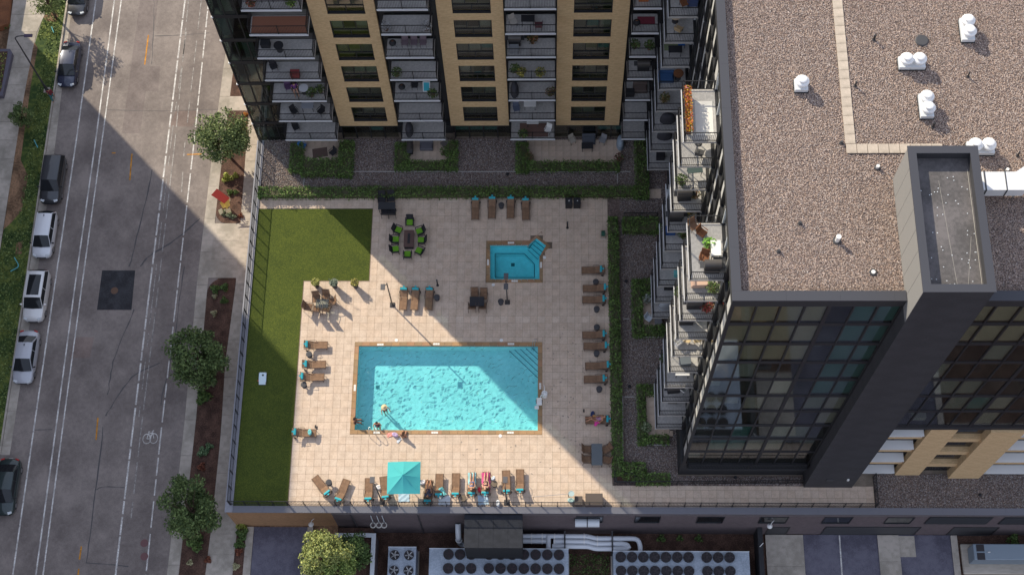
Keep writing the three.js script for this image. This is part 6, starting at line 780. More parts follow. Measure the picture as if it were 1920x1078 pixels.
function coolingUnit(label, x0, x1, z0, z1, yTop, fans, r, bladeMat) {
  const o = thing('cooling_unit', label, 'cooling unit', 0, 0, 0, 0, 'rooftop-style cooling units in the yard'); obj('cabinet', [bx(x0, x1, LY + 0.25, yTop, z0, z1)], mUnit, o, true); obj('plinth', bx(x0 - 0.1, x1 + 0.1, LY - 0.05, LY + 0.24, z0 - 0.1, z1 + 0.1), mConcrete[2], o); obj('top_trim', [bx(x0 - 0.02, x1 + 0.02, yTop - 0.06, yTop + 0.03, z0 - 0.02, z0 + 0.04)], mWhiteMetal, o);
  for (const [fx, fz] of fans) { const f = part('fan', o); f.position.set(fx, yTop, fz); f.scale.setScalar(r / 0.42); f.rotation.y = rr(0, 6); obj('shroud', fanKit.ring, mDarkGrey, f); piece('well', fanKit.well, mGrilleDark, f, 0, 0, 0); piece('blades', fanKit.blades, bladeMat, f, 0, 0.185, 0); piece('guard', fanKit.guard, mGrilleDark, f, 0, 0.215, 0); }
}
{ const h = -4.3, row = (xs, ys) => xs.flatMap((x) => ys.map((y) => [x, y]));
  const fx = (a, b, n) => [...Array(n).keys()].map((i) => a + (b - a) * i / (n - 1));
  coolingUnit('wide cooling unit with ten fans per row below the dark enclosure', 6.3, 17.44, 16.03, 24, h, [...row([...fx(7.85, 9.69, 3), ...fx(11.09, 16.68, 7)], [16.54, 17.66, 18.76])], 0.41, M(0.06, 0.04, 0.045));
  coolingUnit('cooling unit with two long fan rows beside the garage drive', 21.01, 31.83, 16.19, 24, h, [...row([...fx(21.6, 26.99, 7), ...fx(28.43, 30.25, 3)], [16.7, 17.81, 18.91])], 0.41, M(0.06, 0.05, 0.055));
  coolingUnit('small cooling unit with four bright-bladed fans', 2.97, 5.2, 15.86, 18.6, -4.6, row([3.5, 4.66], [16.55, 17.79]), 0.38, M(0.5, 0.5, 0.5, { roughness: 0.4 })); }
{ const o = thing('pump_enclosure', 'dark flat-roofed enclosure against the podium wall', 'shed', 0, 0, 0); const x0 = 9.28, x1 = 13.84, z1 = 16.89; const mk = T(grainTex(256, 2, [[6, 1], [80, 1]], 113, [0.12, 0.13, 0.16], [0.17, 0.18, 0.21], 0.3)); obj('walls', bx(x0 + 0.05, x1 - 0.05, LY, -0.36, 14.19, z1 - 0.05), M(0.011, 0.012, 0.015), o); for (let i = 0; i < 4; i++) obj('roof_sheet', bx(x0 + (x1 - x0) * i / 4 + 0.006, x0 + (x1 - x0) * (i + 1) / 4 - 0.006, -0.36, -0.3, 14.27, z1), mk, o, true); }
{ // insulated pipes
  const o = thing('insulated_pipes', 'run of white insulated pipes beside the cooling units', 'pipe run', 0, 0, 0), y = -5.2, r = 0.2, P = (px, py) => null, m = M(0.66, 0.69, 0.73, { roughness: 0.5 });
  const Z = [14.8, 15.22, 15.63], X = (p) => p;
  const xa = 13.67, xb = 18.93, xc = 19.7, xd = 22.63, xt = 15.74, d = 0.17;
  obj('pipe', [tube([[xa, y, Z[0]], [xb - 0.1, y, Z[0]], [xb, y, Z[0]], [xc, y, Z[0] + d], [xc + 0.1, y, Z[0] + d], [xd, y, Z[0] + d], [xd + 0.45, y, Z[0] + d + 0.15], [xd + 0.6, y, Z[0] + d + 0.6], [xd + 0.6, y, Z[0] + 1.5]], r, 10, 60)], m, o);
  obj('pipe', [tube([[xa, y, Z[1]], [xt + 0.2, y, Z[1]]], r, 10, 8), tube([[xt + 0.5, y, Z[1]], [xb - 0.1, y, Z[1]], [xb, y, Z[1]], [xc, y, Z[1] + d], [xd - 0.9, y, Z[1] + d], [xd - 0.45, y, Z[1] + d + 0.1], [xd - 0.3, y, Z[1] + d + 0.25], [xd - 0.45, y, Z[2] + d - 0.05], [xd - 0.9, y, Z[2] + d], [xc, y, Z[2] + d], [xb, y, Z[2]], [xt + 0.4, y, Z[2]]], r, 10, 90)], m, o);
  obj('pipe', [bar([xt + 0.1, y + 0.1, Z[0]], [xt + 0.1, y + 0.1, Z[2] + 0.5], r, 10)], m, o);
  for (const x of [xa + 0.8, xb - 0.2, xc + 0.1, xt - 0.4, xt + 0.6]) obj('joint_band', Z.slice(0, 2).map((z) => cyl(r + 0.03, r + 0.03, 0.1, 0, 0, 0, 12).rotateZ(PI / 2).translate(x, y, z + (x > xb ? d : 0))), mWhite, o); for (const x of [17.16, 20.99]) obj('support', [bx(x - 0.06, x + 0.06, LY, y + 0.24, Z[0] - 0.4, Z[2] + 0.4)], mDarkGrey, o);
  const q = thing('pipe_elbows', 'two white pipe elbows left of the dark enclosure', 'pipe', 0, 0, 0), ex = [8.61, 10.03], zz = 14.34; ex.forEach((x, i) => obj('pipe', [tube([[x, -3.4, 14.22], [x, -3.7, 14.7], [x, -4.4, 15.1], [x, -5.6, 15.2], [x + 0.2, -6.0, 15.3], [x + (i ? 0.9 : 1.6), -6.05, 15.35]], 0.24, 12, 40)], m, q)); for (const x of ex) obj('joint_band', [cyl(0.28, 0.28, 0.12, x, -5.0, 15.18, 14)], mWhite, q);
}
{ const o = thing('flue_pipes', 'three pale ring-ended flue pipes hanging on the podium wall', 'flue pipes', 0, 0, 0); for (const [px, i] of [[1.89, 0], [2.36, 1], [2.78, 2]]) { obj('pipe', bar([px, -0.7, 14.3], [px, -2.4, 14.35], 0.035), mWhiteMetal, o); obj('ring_end', new THREE.TorusGeometry(0.2, 0.05, 8, 20).rotateX(PI / 2).translate(px, -2.5, 14.6), M(0.5, 0.47, 0.43), o); obj('bracket', box(0.06, 0.05, 0.3, px, -2.45, 14.35), mDarkGrey, o); } }
{ const o = thing('wall_duct', 'grey duct stub set in a podium wall opening', 'duct', 0, 0, 0), x = 18.9; obj('duct', [cyl(0.34, 0.34, 1.9, 0, 0, 0, 16).rotateZ(PI / 2).translate(x, -1.9, 14.5)], mWhiteMetal, o); obj('strap', [cyl(0.36, 0.36, 0.08, 0, 0, 0, 16).rotateZ(PI / 2).translate(x, -1.9, 14.5)], mDarkGrey, o); obj('recess', bx(x - 1, x + 1, -2.6, -1.5, 14.18, 14.2), mBlack, o); }
for (const [px, pz, lab] of [[-3.07, 14.55, 'white gooseneck wall lamp above the drive'], [33.33, 14.55, 'white wall lamp above the garage pad']]) { const o = thing('wall_lamp', lab, 'wall lamp', px, -2.6, pz); obj('arm', tube([[0.3, 0.5, -0.35], [0.15, 0.6, -0.2], [0.02, 0.45, 0]], 0.025, 6, 12), mWhite, o); obj('lamp_shade', new THREE.LatheGeometry([[0.03, 0.45], [0.06, 0.3], [0.2, 0.12], [0.22, 0.05], [0.2, 0.05]].map(([a, b]) => new THREE.Vector2(a, b)), 16), mWhite, o); }
{ const o = thing('yard_screen_wall', 'narrow grey wall running south between trees and cooling units', 'wall', 0, 0, 0), x = 1.78; obj('wall', bx(x - 0.12, x + 0.12, LY - 0.5, -4.3, 14.9, 40), mBrickDark, o); obj('cap', bx(x - 0.17, x + 0.17, -4.3, -4.2, 14.85, 40), mWhiteMetal, o); obj('cross_wall', bx(-1.34, x - 0.18, LY - 0.5, -4.3, 14.9, 15.12), mBrickDark, o); obj('cross_cap', bx(-1.34, x - 0.18, -4.29, -4.2, 14.84, 15.18), mWhiteMetal, o);
  const w = thing('yard_boundary_wall', 'black wall between the fan yard and the garage pad', 'wall', 0, 0, 0), xw = 32.9; obj('wall', bx(xw - 0.28, xw + 0.1, LY - 0.5, -4.4, 14.2, 40), mBlack, w); obj('sign_arm', bar([xw - 0.2, -4.3, 15.8], [xw + 0.1, -4.2, 15.5], 0.03), mWhite, w); }
// garage forecourt
const gx = [33.56, 36.62, 42.66, 44.38, 48.59, 49.11];
bays('loading_pad', () => gx[0], () => gx[1], 14.25, 22, 2.6, LY + 0.1, mConcrete); const lot = struct('garage_drive', slab(rect(gx[1] + 0.01, gx[5], 14.22, 60), LY + 0.02, 0.1), mAlley); bays('island', () => gx[2], () => gx[3], 14.25, 22, 2.2, LY + 0.12, mConcrete); child(lot, 'concrete_apron', slab(rect(gx[3], 45.67, 14.3, 16.02), LY + 0.03, 0.03), mConcrete[0]); bays('kerb', () => gx[4], () => gx[5], 14.25, 22, 2.4, LY + 0.12, mConcrete);
child(lot, 'lane_line', slab([[39.55,14.28], [39.66,14.28], [39.63,17.6], [39.51,17.6]], LY + 0.028, 0.01), mPaint);
{ const o = thing('generator', 'grey-blue generator cabinet on a rounded concrete pad', 'generator', 0, 0, 0), x0 = 49.78, z0 = 15.35, z1 = 16.64; obj('pad', rbox(9, 0.3, z1 - z0 + 1.2, 0.14, x0 + 4.0, LY + 0.1, (z0 + z1) / 2 + 0.2), mConcrete[0], o); obj('cabinet', rbox(7.5, 1.7, z1 - z0, 0.08, x0 + 3.75, LY + 1.1, (z0 + z1) / 2), M(0.22, 0.27, 0.32, { roughness: 0.5 }), o); obj('intake_grille', [box(0.62, 0.04, 0.55, x0 + 0.55, LY + 1.96, z0 + 0.35), box(0.62, 0.04, 0.55, x0 + 0.55, LY + 1.96, z0 + 1.02)], mGrilleDark, o); obj('lifting_eye', new THREE.TorusGeometry(0.09, 0.025, 6, 14).translate(x0 + 1.2, LY + 2.02, z0 + 0.7), mWhite, o); }
for (const [px, py, r, lab] of [[25.08,13.77, 0.4, 'small green shrub at the podium foot above the right fans'], [26.6,13.98, 0.35, 'second small shrub at the podium foot above the right fans'], [28.13,13.85, 0.4, 'third small shrub at the podium foot above the right fans'], [53.62,14.28, 0.6, 'green shrub behind the generator']].map(([x, z, r, l]) => [x, Math.max(z, 14.6), r, l])) shrub(lab, px, py, LY, r, GR[0], GR[1], 160);

// ---------- things on the balconies and patios ----------
const UP = ['lowest', 'second', 'third', 'fourth', 'fifth', 'sixth', 'seventh', 'eighth', 'ninth', 'top'];
const eAt = (s, k, out, along) => [TX - out, FLOORS[k] + 0.005, STACKS[s][0] + along, ` on the ${UP[k]} balcony of the tower's ${STACKS[s][2]} stack`];
const nAt = (c, k, along, out) => [NCOL[c][0] + along, FLOORS[k] + 0.005, NZ + out, ` on the ${UP[k]} balcony, ${ORD[c]} column of the brick wing`];
const K = {
  grill: [(o) => { obj('firebox', [rbox(1.0, 0.3, 0.5, 0.04, 0, 0.75, 0)], mDarkGrey, o); obj('lid', [cyl(0.27, 0.27, 0.98, 0, 0, 0, 16).rotateZ(PI / 2).scale(1, 0.9, 1).translate(0, 0.93, 0)], M(0.07, 0.062, 0.058, { roughness: 0.45 }), o); obj('cart', [box(0.9, 0.55, 0.45, 0, 0.3, 0)], mBlack, o); for (const s of [-1, 1]) obj('side_shelf', box(0.26, 0.03, 0.42, s * 0.62, 0.82, 0), mDarkGrey, o); }, 'grill', 'dark gas grill'],
  kettle: [(o) => { obj('bowl', ball(0.28, 0, 0.68, 0, 1, 0.8, 1, 14), mBlack, o); for (let i = 0; i < 3; i++) obj('leg', bar([0.1 * Math.cos(i * 2.1), 0.55, 0.1 * Math.sin(i * 2.1)], [0.3 * Math.cos(i * 2.1), 0, 0.3 * Math.sin(i * 2.1)], 0.015), mDarkGrey, o); obj('handle', box(0.16, 0.03, 0.03, 0, 0.93, 0), mWood, o); }, 'grill', 'round black kettle grill'],
  cover: [(o) => { obj('cover', new THREE.LatheGeometry([[0.62, 0], [0.6, 0.4], [0.5, 0.85], [0.3, 0.98], [0.001, 1.02]].map(([a, b]) => new THREE.Vector2(a, b)), 14).scale(1, 1, 0.55), o.userData.m ?? M(0.05, 0.05, 0.06), o); obj('tie_band', new THREE.TorusGeometry(0.585, 0.015, 4, 24).rotateX(PI / 2).scale(1, 1, 0.56).translate(0, 0.45, 0), mDarkGrey, o); }, 'cover', 'shaped furniture cover'],
  round: [(o) => { obj('tabletop', cyl(0.38, 0.38, 0.03, 0, 0.72, 0, 24), o.userData.m ?? mWhite, o); obj('stem', cyl(0.03, 0.03, 0.7, 0, 0.36, 0, 10), mDarkGrey, o); obj('foot', cyl(0.2, 0.24, 0.04, 0, 0.02, 0, 16), mDarkGrey, o); }, 'table', 'round bistro table'],
  table: [(o) => { obj('tabletop', rbox(1.0, 0.04, 0.6, 0.015, 0, 0.68, 0), o.userData.m ?? mWhite, o); for (const a of [-0.42, 0.42]) for (const b of [-0.23, 0.23]) obj('leg', bar([a, 0, b], [a, 0.66, b], 0.025), mDarkGrey, o); }, 'table', 'rectangular table'],
  chair: [(o) => { const m = o.userData.m ?? mWeave; obj('seat', rbox(0.5, 0.06, 0.5, 0.02, 0, 0.42, 0), m, o, true); obj('backrest', rbox(0.5, 0.5, 0.05, 0.02).rotateX(-0.25).translate(0, 0.7, -0.28), m, o, true); for (const a of [-0.22, 0.22]) for (const b of [-0.22, 0.22]) obj('leg', bar([a, 0, b], [a, 0.4, b], 0.018), mDarkGrey, o); for (const s of [-1, 1]) obj('armrest', rbox(0.05, 0.03, 0.45, 0.012, s * 0.27, 0.62, 0), m, o); }, 'chair', 'woven balcony chair'],
  sofa: [(o) => { const m = o.userData.m ?? M(0.5, 0.36, 0.27); obj('base', rbox(1.15, 0.28, 0.7, 0.05, 0, 0.2, 0), m, o); obj('seat_cushion', rbox(1.0, 0.14, 0.6, 0.05, 0, 0.4, 0.04), m, o); obj('backrest', rbox(1.15, 0.4, 0.16, 0.05, 0, 0.55, -0.32), m, o); }, 'sofa', 'low balcony sofa'],
  plant: [(o) => { obj('pot', cyl(0.2, 0.15, 0.35, 0, 0.175, 0, 14), M(0.16, 0.09, 0.06), o); const pts = []; for (let i = 0; i < 150; i++) { const a = rr(0, 6.3), r = 0.42 * Math.sqrt(rnd()); pts.push([r * Math.cos(a), 0.4 + rr(0, 0.5) * (1 - r), r * Math.sin(a), rr(0.05, 0.11)]); } obj('foliage', leaves(pts, o.userData.lo ?? GR[0], o.userData.hi ?? [0.14, 0.2, 0.05]), leafMat, o); }, 'plant', 'potted plant'],
  rug: [(o) => { obj('weave', rbox(o.userData.w ?? 1.6, 0.012, o.userData.d ?? 1.2, 0.004, 0, 0.008, 0), o.userData.m ?? M(0.2, 0.24, 0.13), o); }, 'rug', 'flat rug'],
  crate: [(o) => { const m = o.userData.m ?? mWood; for (let i = 0; i < 3; i++) { obj('slat', [box(0.6, 0.13, 0.03, 0, 0.1 + i * 0.17, 0.24), box(0.6, 0.13, 0.03, 0, 0.1 + i * 0.17, -0.24), box(0.03, 0.13, 0.45, 0.285, 0.1 + i * 0.17, 0), box(0.03, 0.13, 0.45, -0.285, 0.1 + i * 0.17, 0)], m, o); } obj('bottom', box(0.56, 0.03, 0.44, 0, 0.04, 0), m, o); }, 'crate', 'slatted crate'],
  box: [(o) => { const m = o.userData.m ?? mDarkGrey; obj('body', rbox(0.7, 0.5, 0.5, 0.03, 0, 0.25, 0), m, o); obj('lid', rbox(0.74, 0.08, 0.54, 0.02, 0, 0.52, 0), m, o); }, 'storage box', 'lidded storage box'],
};
const names = { grill: 'gas_grill', kettle: 'kettle_grill', cover: 'furniture_cover', round: 'bistro_table', table: 'balcony_table', chair: 'balcony_chair', sofa: 'balcony_sofa', plant: 'potted_plant', rug: 'rug', crate: 'crate', box: 'storage_box' };
function put(kind, [x, y, z, where], ry = 0, desc = null, extra = {}) { const [fn, cat, d] = K[kind], o = thing(names[kind], (desc ?? d) + where, cat, x, y, z, ry); const u = o.userData; o.userData = { ...extra }; fn(o); o.userData = u; return o; }
const W90 = PI / 2;
// tower, middle stack
{ const [x, y, z] = eAt(1, 9, 1.7, 0), o = thing('flower_box', 'long flower box of orange and yellow blooms on the top middle balcony', 'flower box', x - 0.1, y, z); obj('trough', [box(0.3, 0.3, 3.1, 0, 0.55, 0)], mWood, o); obj('stand', [box(0.2, 0.4, 0.08, 0, 0.2, -1.3), box(0.2, 0.4, 0.08, 0, 0.2, 1.3)], mDarkGrey, o); for (const [lo, hi, n, nm] of [[[0.45, 0.22, 0.01], [0.8, 0.5, 0.03], 420, 'yellow_blooms'], [[0.5, 0.07, 0.02], [0.75, 0.2, 0.06], 380, 'orange_blooms'], [[0.5, 0.12, 0.14], [0.7, 0.3, 0.3], 120, 'pink_blooms'], [[0.05, 0.1, 0.02], [0.15, 0.24, 0.05], 160, 'foliage']]) { const pts = []; for (let i = 0; i < n; i++) pts.push([rr(-0.24, 0.26), 0.75 + rr(0, 0.28), rr(-1.6, 1.6), rr(0.04, 0.075)]); obj(nm, leaves(pts, lo, hi, 0.2), leafMat, o); } }
put('rug', eAt(1, 9, 0.75, 0.2), 0, 'white mat', { w: 1.1, d: 2.4, m: M(0.72, 0.7, 0.66) });
put('round', eAt(1, 8, 0.8, 0.2), 0, 'round white table'); put('chair', eAt(1, 8, 0.8, 1.1), 2.8, 'dark wire chair', { m: mDarkGrey }); put('box', eAt(1, 7, 0.9, -0.6), 0.3, 'white lidded box', { m: mWhite }); put('table', eAt(1, 7, 0.8, 0.7), 0.1, 'dark green table', { m: M(0.05, 0.08, 0.08) }); put('grill', eAt(1, 6, 1.2, 0.9), 0.05, 'rounded dark grill'); put('plant', eAt(1, 6, 0.5, 0.8), 0, 'small pinkish plant', { hi: [0.5, 0.25, 0.16] }); put('chair', eAt(1, 5, 0.7, -0.5), -0.6, 'brown chair', { m: mSling }); put('grill', eAt(1, 5, 1.5, 0.9), 0, 'grill under a tan cover'); put('plant', eAt(1, 5, 0.5, 0.6), 0, 'yellow-flowering plant', { hi: [0.5, 0.35, 0.06] }); put('box', eAt(1, 4, 1.6, 0.4), 0, 'blue storage box', { m: M(0.02, 0.09, 0.3) }); put('plant', eAt(1, 4, 0.7, 0.8), 0, 'dark leafy plant'); put('grill', eAt(1, 3, 1.0, 0.2), 0, 'black grill'); put('chair', eAt(1, 2, 1.2, -0.6), W90, 'dark chair'); put('box', eAt(1, 1, 1.0, 0.6), 0, 'black storage box', { m: mBlack }); put('cover', eAt(1, 0, 1.0, 0.9), 0.2, 'pale grey furniture cover', { m: M(0.4, 0.42, 0.45) });
// tower, southern stack
put('chair', eAt(2, 9, 1.75, -1.45), 0.5, 'brown wicker chair', { m: mSling }); put('chair', eAt(2, 9, 1.25, -1.0), 0.9, 'second brown wicker chair', { m: mWood }); put('table', eAt(2, 9, 0.5, 0.1), W90, 'white rectangular table'); put('plant', eAt(2, 9, 0.85, -0.25), 0, 'bright green potted plant', { lo: [0.08, 0.2, 0.02], hi: [0.25, 0.5, 0.06] }); put('chair', eAt(2, 9, 1.2, 0.6), -0.3, 'small wooden chair', { m: mWood }); put('grill', eAt(2, 9, 0.75, 1.25), 0, 'grey hooded grill'); put('box', eAt(2, 9, 0.3, 0.9), 0, 'dark storage box', { m: mBlack });
put('sofa', eAt(2, 8, 1.1, 0.7), 0.03, 'peach coloured low sofa', { m: M(0.62, 0.42, 0.32) }); put('plant', eAt(2, 8, 0.4, 1.2), 0, 'small dark plant'); put('grill', eAt(2, 7, 1.2, 0.9), 0, 'black grill'); put('crate', eAt(2, 7, 0.6, 0.5), 0.05, 'brown open crate'); put('plant', eAt(2, 7, 0.4, 1.1), 0, 'red-flowering plant', { hi: [0.6, 0.08, 0.08] }); put('grill', eAt(2, 6, 1.4, 0.7), 0, 'square covered grill'); put('box', eAt(2, 6, 0.5, 0.3), 0, 'dark green box', { m: M(0.04, 0.06, 0.06) }); put('chair', eAt(2, 5, 1.1, 0.8), -0.25, 'sunlit tan slatted chair', { m: M(0.62, 0.47, 0.26) }); put('chair', eAt(2, 5, 0.4, 0.8), 0.2, 'second sunlit tan slatted chair', { m: M(0.62, 0.47, 0.26) }); put('crate', eAt(2, 5, 1.65, 0.9), 0.7, 'white crate', { m: mWhite }); put('chair', eAt(2, 4, 1.5, 0.6), W90, 'grey folding chair', { m: M(0.3, 0.33, 0.37) }); put('box', eAt(2, 4, 0.9, 1.2), 0.1, 'slate grey box', { m: M(0.12, 0.14, 0.16) }); put('table', eAt(2, 3, 0.85, 0.9), 0, 'bright white table'); put('grill', eAt(2, 2, 1.2, 1.0), 0.1, 'dark covered grill'); put('chair', eAt(2, 2, 0.5, 1.0), 2.5, 'white wire chair', { m: mWhite }); put('box', eAt(2, 1, 1.0, 0.7), 0, 'grey-brown storage box', { m: M(0.17, 0.16, 0.15) });
// tower, northern stack
put('chair', eAt(0, 7, 1.0, 1.0), 0.4, 'brown chair', { m: mWood }); put('box', eAt(0, 7, 0.4, 0.8), 0, 'blue box', { m: M(0.06, 0.09, 0.2) }); put('round', eAt(0, 6, 1.3, 0.1), 0, 'pale wood round table', { m: M(0.6, 0.46, 0.32) }); put('chair', eAt(0, 6, 1.1, 1.0), 2.6, 'tan chair', { m: M(0.5, 0.36, 0.2) }); put('rug', eAt(0, 5, 1.2, 0), 0, 'olive green rug', { w: 1.3, d: 1.0 }); put('chair', eAt(0, 5, 0.6, 0.1), 0, 'bright blue chair', { m: M(0.01, 0.12, 0.42) }); put('table', eAt(0, 5, 1.1, 0.8), 0, 'black square table', { m: mBlack }); put('sofa', eAt(0, 4, 1.5, 1.0), 0, 'dark blue sofa', { m: M(0.03, 0.09, 0.22) }); put('round', eAt(0, 4, 0.6, 0.9), 0, 'brown round table', { m: mWood }); put('rug', eAt(0, 4, 1.4, 0), 0, 'pale zigzag rug', { w: 1.1, d: 0.9, m: M(0.45, 0.48, 0.52) }); put('plant', eAt(0, 3, 1.4, 1.0), 0, 'spiky dry plant', { hi: [0.3, 0.2, 0.08] }); put('cover', eAt(0, 2, 0.9, 0.9), 0, 'black furniture cover'); put('cover', eAt(0, 1, 0.9, 0.6), 0, 'second black furniture cover'); put('box', eAt(0, 0, 1.0, 0.8), 0, 'dark box', { m: mBlack });
put('plant', eAt(1, 7, 1.7, 1.4), 0, 'small green rail plant'); put('chair', eAt(1, 6, 0.6, -0.6), 0.8, 'white chair', { m: mWhite }); put('box', eAt(1, 5, 1.7, -0.9), 0, 'pale box', { m: mTowW }); put('plant', eAt(2, 6, 1.7, -1.2), 0, 'green rail plant'); put('chair', eAt(2, 3, 1.5, -0.6), 1.2, 'grey chair'); put('plant', eAt(2, 2, 1.75, -1.3), 0, 'leafy rail plant'); put('box', eAt(2, 0, 0.6, -0.8), 0, 'white box', { m: mWhite }); put('plant', eAt(1, 3, 1.7, -1.3), 0, 'grassy rail plant'); put('chair', eAt(0, 1, 1.4, -0.9), 1.4, 'grey chair'); put('box', eAt(1, 2, 0.5, 0.9), 0, 'teal box', { m: mTowT });
// brick wing
put('rug', nAt(0, 5, 0, 0.82), 0, 'terracotta rug filling the floor', { w: 4.15, d: 1.5, m: mRust }); put('table', nAt(0, 6, -0.3, 0.8), 0, 'white table'); put('chair', nAt(0, 6, 0.7, 0.7), W90, 'red chair', { m: M(0.4, 0.06, 0.05) }); put('plant', nAt(0, 6, -1.4, 1.3), 0, 'red-flowering plant', { hi: [0.45, 0.1, 0.06] }); put('plant', nAt(0, 6, 1.5, 1.3), 0, 'bright green plant', { hi: [0.25, 0.4, 0.06] }); put('round', nAt(0, 4, -0.5, 1.0), 0, 'round black table', { m: mBlack }); put('box', nAt(0, 4, -1.6, 0.6), 0, 'black storage box', { m: mBlack }); put('box', nAt(0, 3, 0.2, 1.3), 0, 'red planter box', { m: M(0.25, 0.05, 0.05) }); put('chair', nAt(0, 3, -1.5, 0.7), 0.4, 'dark chair'); put('plant', nAt(0, 2, 1.0, 1.2), 0, 'bushy green plant'); put('plant', nAt(0, 2, 1.7, 0.9), 0, 'tall green plant'); put('round', nAt(0, 2, 0.4, 0.9), 0, 'pale round table', { m: mSlabEdge }); put('chair', nAt(0, 2, -0.9, 0.6), 0.3, 'dark purple chair', { m: M(0.1, 0.05, 0.12) }); put('chair', nAt(0, 1, -0.9, 1.0), 0.7, 'black chair, left one', { m: mBlack }); put('chair', nAt(0, 1, 1.3, 1.0), -0.7, 'black chair, right one', { m: mBlack }); put('table', nAt(0, 1, 0.2, 0.6), 0, 'pale grey table', { m: M(0.3, 0.32, 0.36) }); put('chair', nAt(0, 0, -1.3, 0.7), 0.5, 'black chair', { m: mBlack });
put('chair', nAt(1, 6, 1.1, 0.7), 0, 'turquoise chair', { m: M(0.02, 0.5, 0.5) }); put('plant', nAt(1, 5, -1.5, 1.3), 0, 'left white pot plant', { hi: [0.5, 0.5, 0.5], lo: [0.3, 0.3, 0.3] }); put('plant', nAt(1, 5, 1.5, 1.3), 0, 'right white pot plant', { hi: [0.5, 0.5, 0.5], lo: [0.3, 0.3, 0.3] }); put('kettle', nAt(1, 4, -1.3, 0.8), 0); for (const [a, w] of [[-0.4, 'left'], [0.3, 'middle'], [1.0, 'right']]) put('chair', nAt(1, 4, a, 0.6), 0, w + ' mauve chair of three', { m: M(0.16, 0.12, 0.14) }); put('plant', nAt(1, 3, -1.3, 1.3), 0, 'green fern'); put('kettle', nAt(1, 2, -1.2, 0.8), 0); put('plant', nAt(1, 2, 1.3, 1.3), 0, 'bushy fern'); put('chair', nAt(1, 2, -0.2, 0.5), 0, 'grey chair'); { const [x, y, z] = nAt(1, 2, 0.75, 0.6), o = thing('framed_picture', 'white framed beach picture leaning on a second-column balcony', 'picture', x, y, z); obj('frame', rbox(0.6, 0.82, 0.04, 0.01).rotateX(-0.9).translate(0, 0.35, 0), mWhite, o); obj('print', box(0.46, 0.68, 0.012).rotateX(-0.9).translate(0, 0.37, 0.02), M(0.05, 0.4, 0.5), o); } put('cover', nAt(1, 0, -1.2, 0.9), W90, 'black furniture cover');
put('table', nAt(2, 5, -0.2, 0.8), 0, 'black dining table', { m: mBlack }); put('chair', nAt(2, 5, -1.3, 0.9), 0.5, 'pale cushioned chair', { m: M(0.4, 0.37, 0.33) }); put('chair', nAt(2, 5, 0.6, 1.2), PI, 'dark red chair', { m: M(0.12, 0.04, 0.05) }); put('grill', nAt(2, 4, -1.25, 0.5), 0, 'small black grill'); put('box', nAt(2, 4, -1.3, 1.15), 0, 'grey box', { m: M(0.22, 0.23, 0.25) }); put('plant', nAt(2, 4, 0.1, 0.4), 0, 'rust-red plant', { hi: [0.35, 0.12, 0.05] }); put('plant', nAt(2, 3, -1.3, 1.0), 0, 'large green plant'); put('plant', nAt(2, 3, -0.8, 1.35), 0, 'yellow-flowering plant', { hi: [0.55, 0.45, 0.1] }); put('plant', nAt(2, 3, 0.7, 1.35), 0, 'second yellow-flowering plant', { hi: [0.55, 0.45, 0.1] }); put('cover', nAt(2, 2, -1.4, 0.9), W90, 'black furniture cover'); put('plant', nAt(2, 2, 1.5, 1.2), 0, 'reddish grass plant', { hi: [0.3, 0.14, 0.08] }); put('table', nAt(2, 1, -0.2, 0.5), 0, 'long white table'); put('chair', nAt(2, 1, -1.3, 0.8), 0.2, 'slate blue chair', { m: M(0.1, 0.12, 0.18) }); put('rug', nAt(2, 0, 0.1, 0.8), 0, 'brown patterned rug', { w: 2.4, d: 1.3, m: M(0.19, 0.11, 0.09) }); put('table', nAt(2, 0, 0, 0.3), 0, 'white bench table'); put('chair', nAt(2, 0, 1.3, 1.0), -0.4, 'white chair', { m: mWhite }); put('plant', nAt(2, 0, -0.8, 1.4), 0, 'green rail plant');
put('box', nAt(3, 6, -0.3, 0.9), 0, 'orange box', { m: M(0.5, 0.16, 0.05) }); put('rug', nAt(3, 5, 0.1, 0.6), 0, 'dark red rug', { w: 1.3, d: 0.7, m: M(0.2, 0.03, 0.05) }); put('kettle', nAt(3, 5, -0.65, 1.2), 0); put('plant', nAt(3, 4, -0.6, 0.9), 0, 'large leafy plant'); put('plant', nAt(3, 4, 0.5, 1.0), 0, 'second leafy plant'); put('grill', nAt(3, 3, 0.25, 0.8), 0, 'large black grill'); put('sofa', nAt(3, 2, 0.2, 0.8), 0, 'brown bench sofa', { m: M(0.12, 0.09, 0.08) }); put('box', nAt(3, 2, -0.65, 1.2), 0, 'small dark box', { m: mBlack });
{ const [x, y, z] = nAt(0, 2, -0.35, 0.75); person('seated person in a purple shirt on a brick wing balcony', x, y + 0.42, z, 0.3, sit(), { skin: SK[2], hair: HA[1], wear: [['shirt', M(0.16, 0.05, 0.2), [['pelvis', 'waist', 0.15, 0.13], ['waist', 'chest', 0.13, 0.15], ['shL', 'shR', 0.09, 0.09], ['shL', 'elL', 0.075, 0.06], ['shR', 'elR', 0.075, 0.06]]], ...SHORTS(M(0.05, 0.05, 0.08))] }); put('chair', [x, y, z - 0.02, ' under the purple-shirted person'], 0.3, 'black chair', { m: mBlack }); }
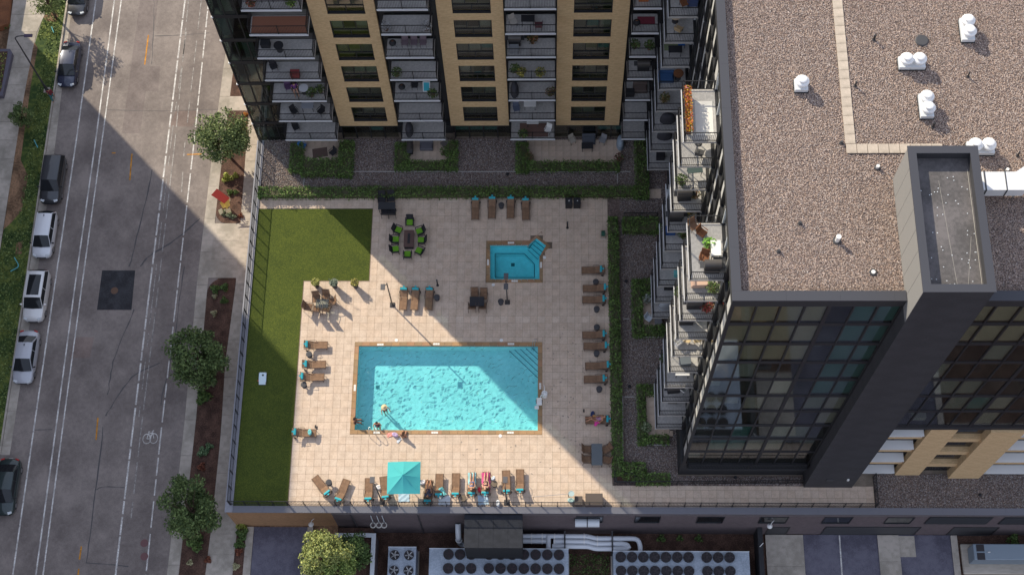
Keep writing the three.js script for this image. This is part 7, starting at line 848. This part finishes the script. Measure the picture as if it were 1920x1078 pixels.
// patios
const at0 = (x, z, where) => [x, 0.062, z, where];
put('rug', at0(-3.92,-17.48, ' on the left patio of the brick wing'), 0.15, 'brown rug', { w: 1.3, d: 0.9, m: M(0.14, 0.09, 0.075) }); put('chair', at0(-5.39,-17.95, ' on the left patio of the brick wing'), 1.2, 'blue and white folding chair', { m: M(0.05, 0.2, 0.5) }); put('chair', at0(-2.75,-17.27, ' on the left patio of the brick wing'), -0.8, 'dark chair'); put('grill', at0(3.94,-17.72, ' on the middle patio of the brick wing'), W90, 'large black grill'); put('sofa', at0(5.32,-17.92, ' on the middle patio of the brick wing'), 0, 'grey sofa', { m: M(0.13, 0.13, 0.15) }); put('plant', at0(6.91,-17.29, ' on the middle patio of the brick wing'), 0, 'dark potted plant'); put('chair', at0(6.84,-18.13, ' on the middle patio of the brick wing'), -1, 'grey-brown chair', { m: M(0.15, 0.13, 0.12) });
put('chair', at0(17.91,-18.41, ' on the wide patio, left of the grey sofa'), 0.5, 'pale cushioned chair', { m: M(0.42, 0.38, 0.32) }); put('sofa', at0(19.34,-18.51, ' on the wide patio below the brick wing'), 0, 'dark grey sofa', { m: M(0.10, 0.11, 0.13) }); put('chair', at0(20.54,-18.4, ' on the wide patio, right of the grey sofa'), -0.4, 'grey chair with pale pillow', { m: M(0.25, 0.25, 0.26) }); put('table', at0(19.2,-17.72, ' on the wide patio in front of the sofa'), 0, 'low black table', { m: mBlack }); put('cover', at0(22.05,-18.18, ' at the right end of the wide patio'), W90, 'tall pale blue cover', { m: M(0.3, 0.36, 0.42) }); put('plant', at0(14.19,-16.75, ' at the left corner of the wide patio'), 0, 'dark red plant', { hi: [0.2, 0.07, 0.05] }); put('plant', at0(21.89,-16.63, ' at the right corner of the wide patio'), 0, 'dark red plant', { hi: [0.2, 0.05, 0.05] });
put('chair', at0(24.04,-1.89, ' on the upper patio below the tower'), 0.9, 'white folding chair', { m: M(0.55, 0.6, 0.65) }); put('table', at0(24.78,-1.79, ' on the upper patio below the tower'), W90, 'grey table', { m: M(0.16, 0.16, 0.17) }); put('plant', at0(23.96,-3.54, ' on the upper patio below the tower'), 0, 'white-flowering plant', { hi: [0.5, 0.52, 0.5] }); put('kettle', at0(25.57,7.45, ' on the lower patio below the tower'), 0); put('plant', at0(23.62,7.41, ' on the lower patio below the tower'), 0, 'small pale plant', { hi: [0.35, 0.4, 0.25] });
for (const [x, z, lab] of [[22.28,-5.26, 'black garden light in the gravel by the tall hedge'], [22.35,3.92, 'dark garden light in the gravel by the lower patio'], [12.36,-15.21, 'dark garden light in the north gravel bed'], [30.43,11.4, 'low dark shrub lamp at the tower foot'], [49.25,12.75, 'dark drain stub in the far gravel bed']]) { const o = thing('garden_light', lab, 'garden light', x, 0, z); obj('stem', cyl(0.03, 0.03, 0.4, 0, 0.2, 0, 8), mBlack, o); obj('lamp_cap', cyl(0.05, 0.14, 0.14, 0, 0.44, 0, 14), mBlack, o); }

scene.traverse((o) => { if (o.isMesh && !o.isInstancedMesh) { o.castShadow = o.receiveShadow = true; } });
renderer.render(scene, camera);
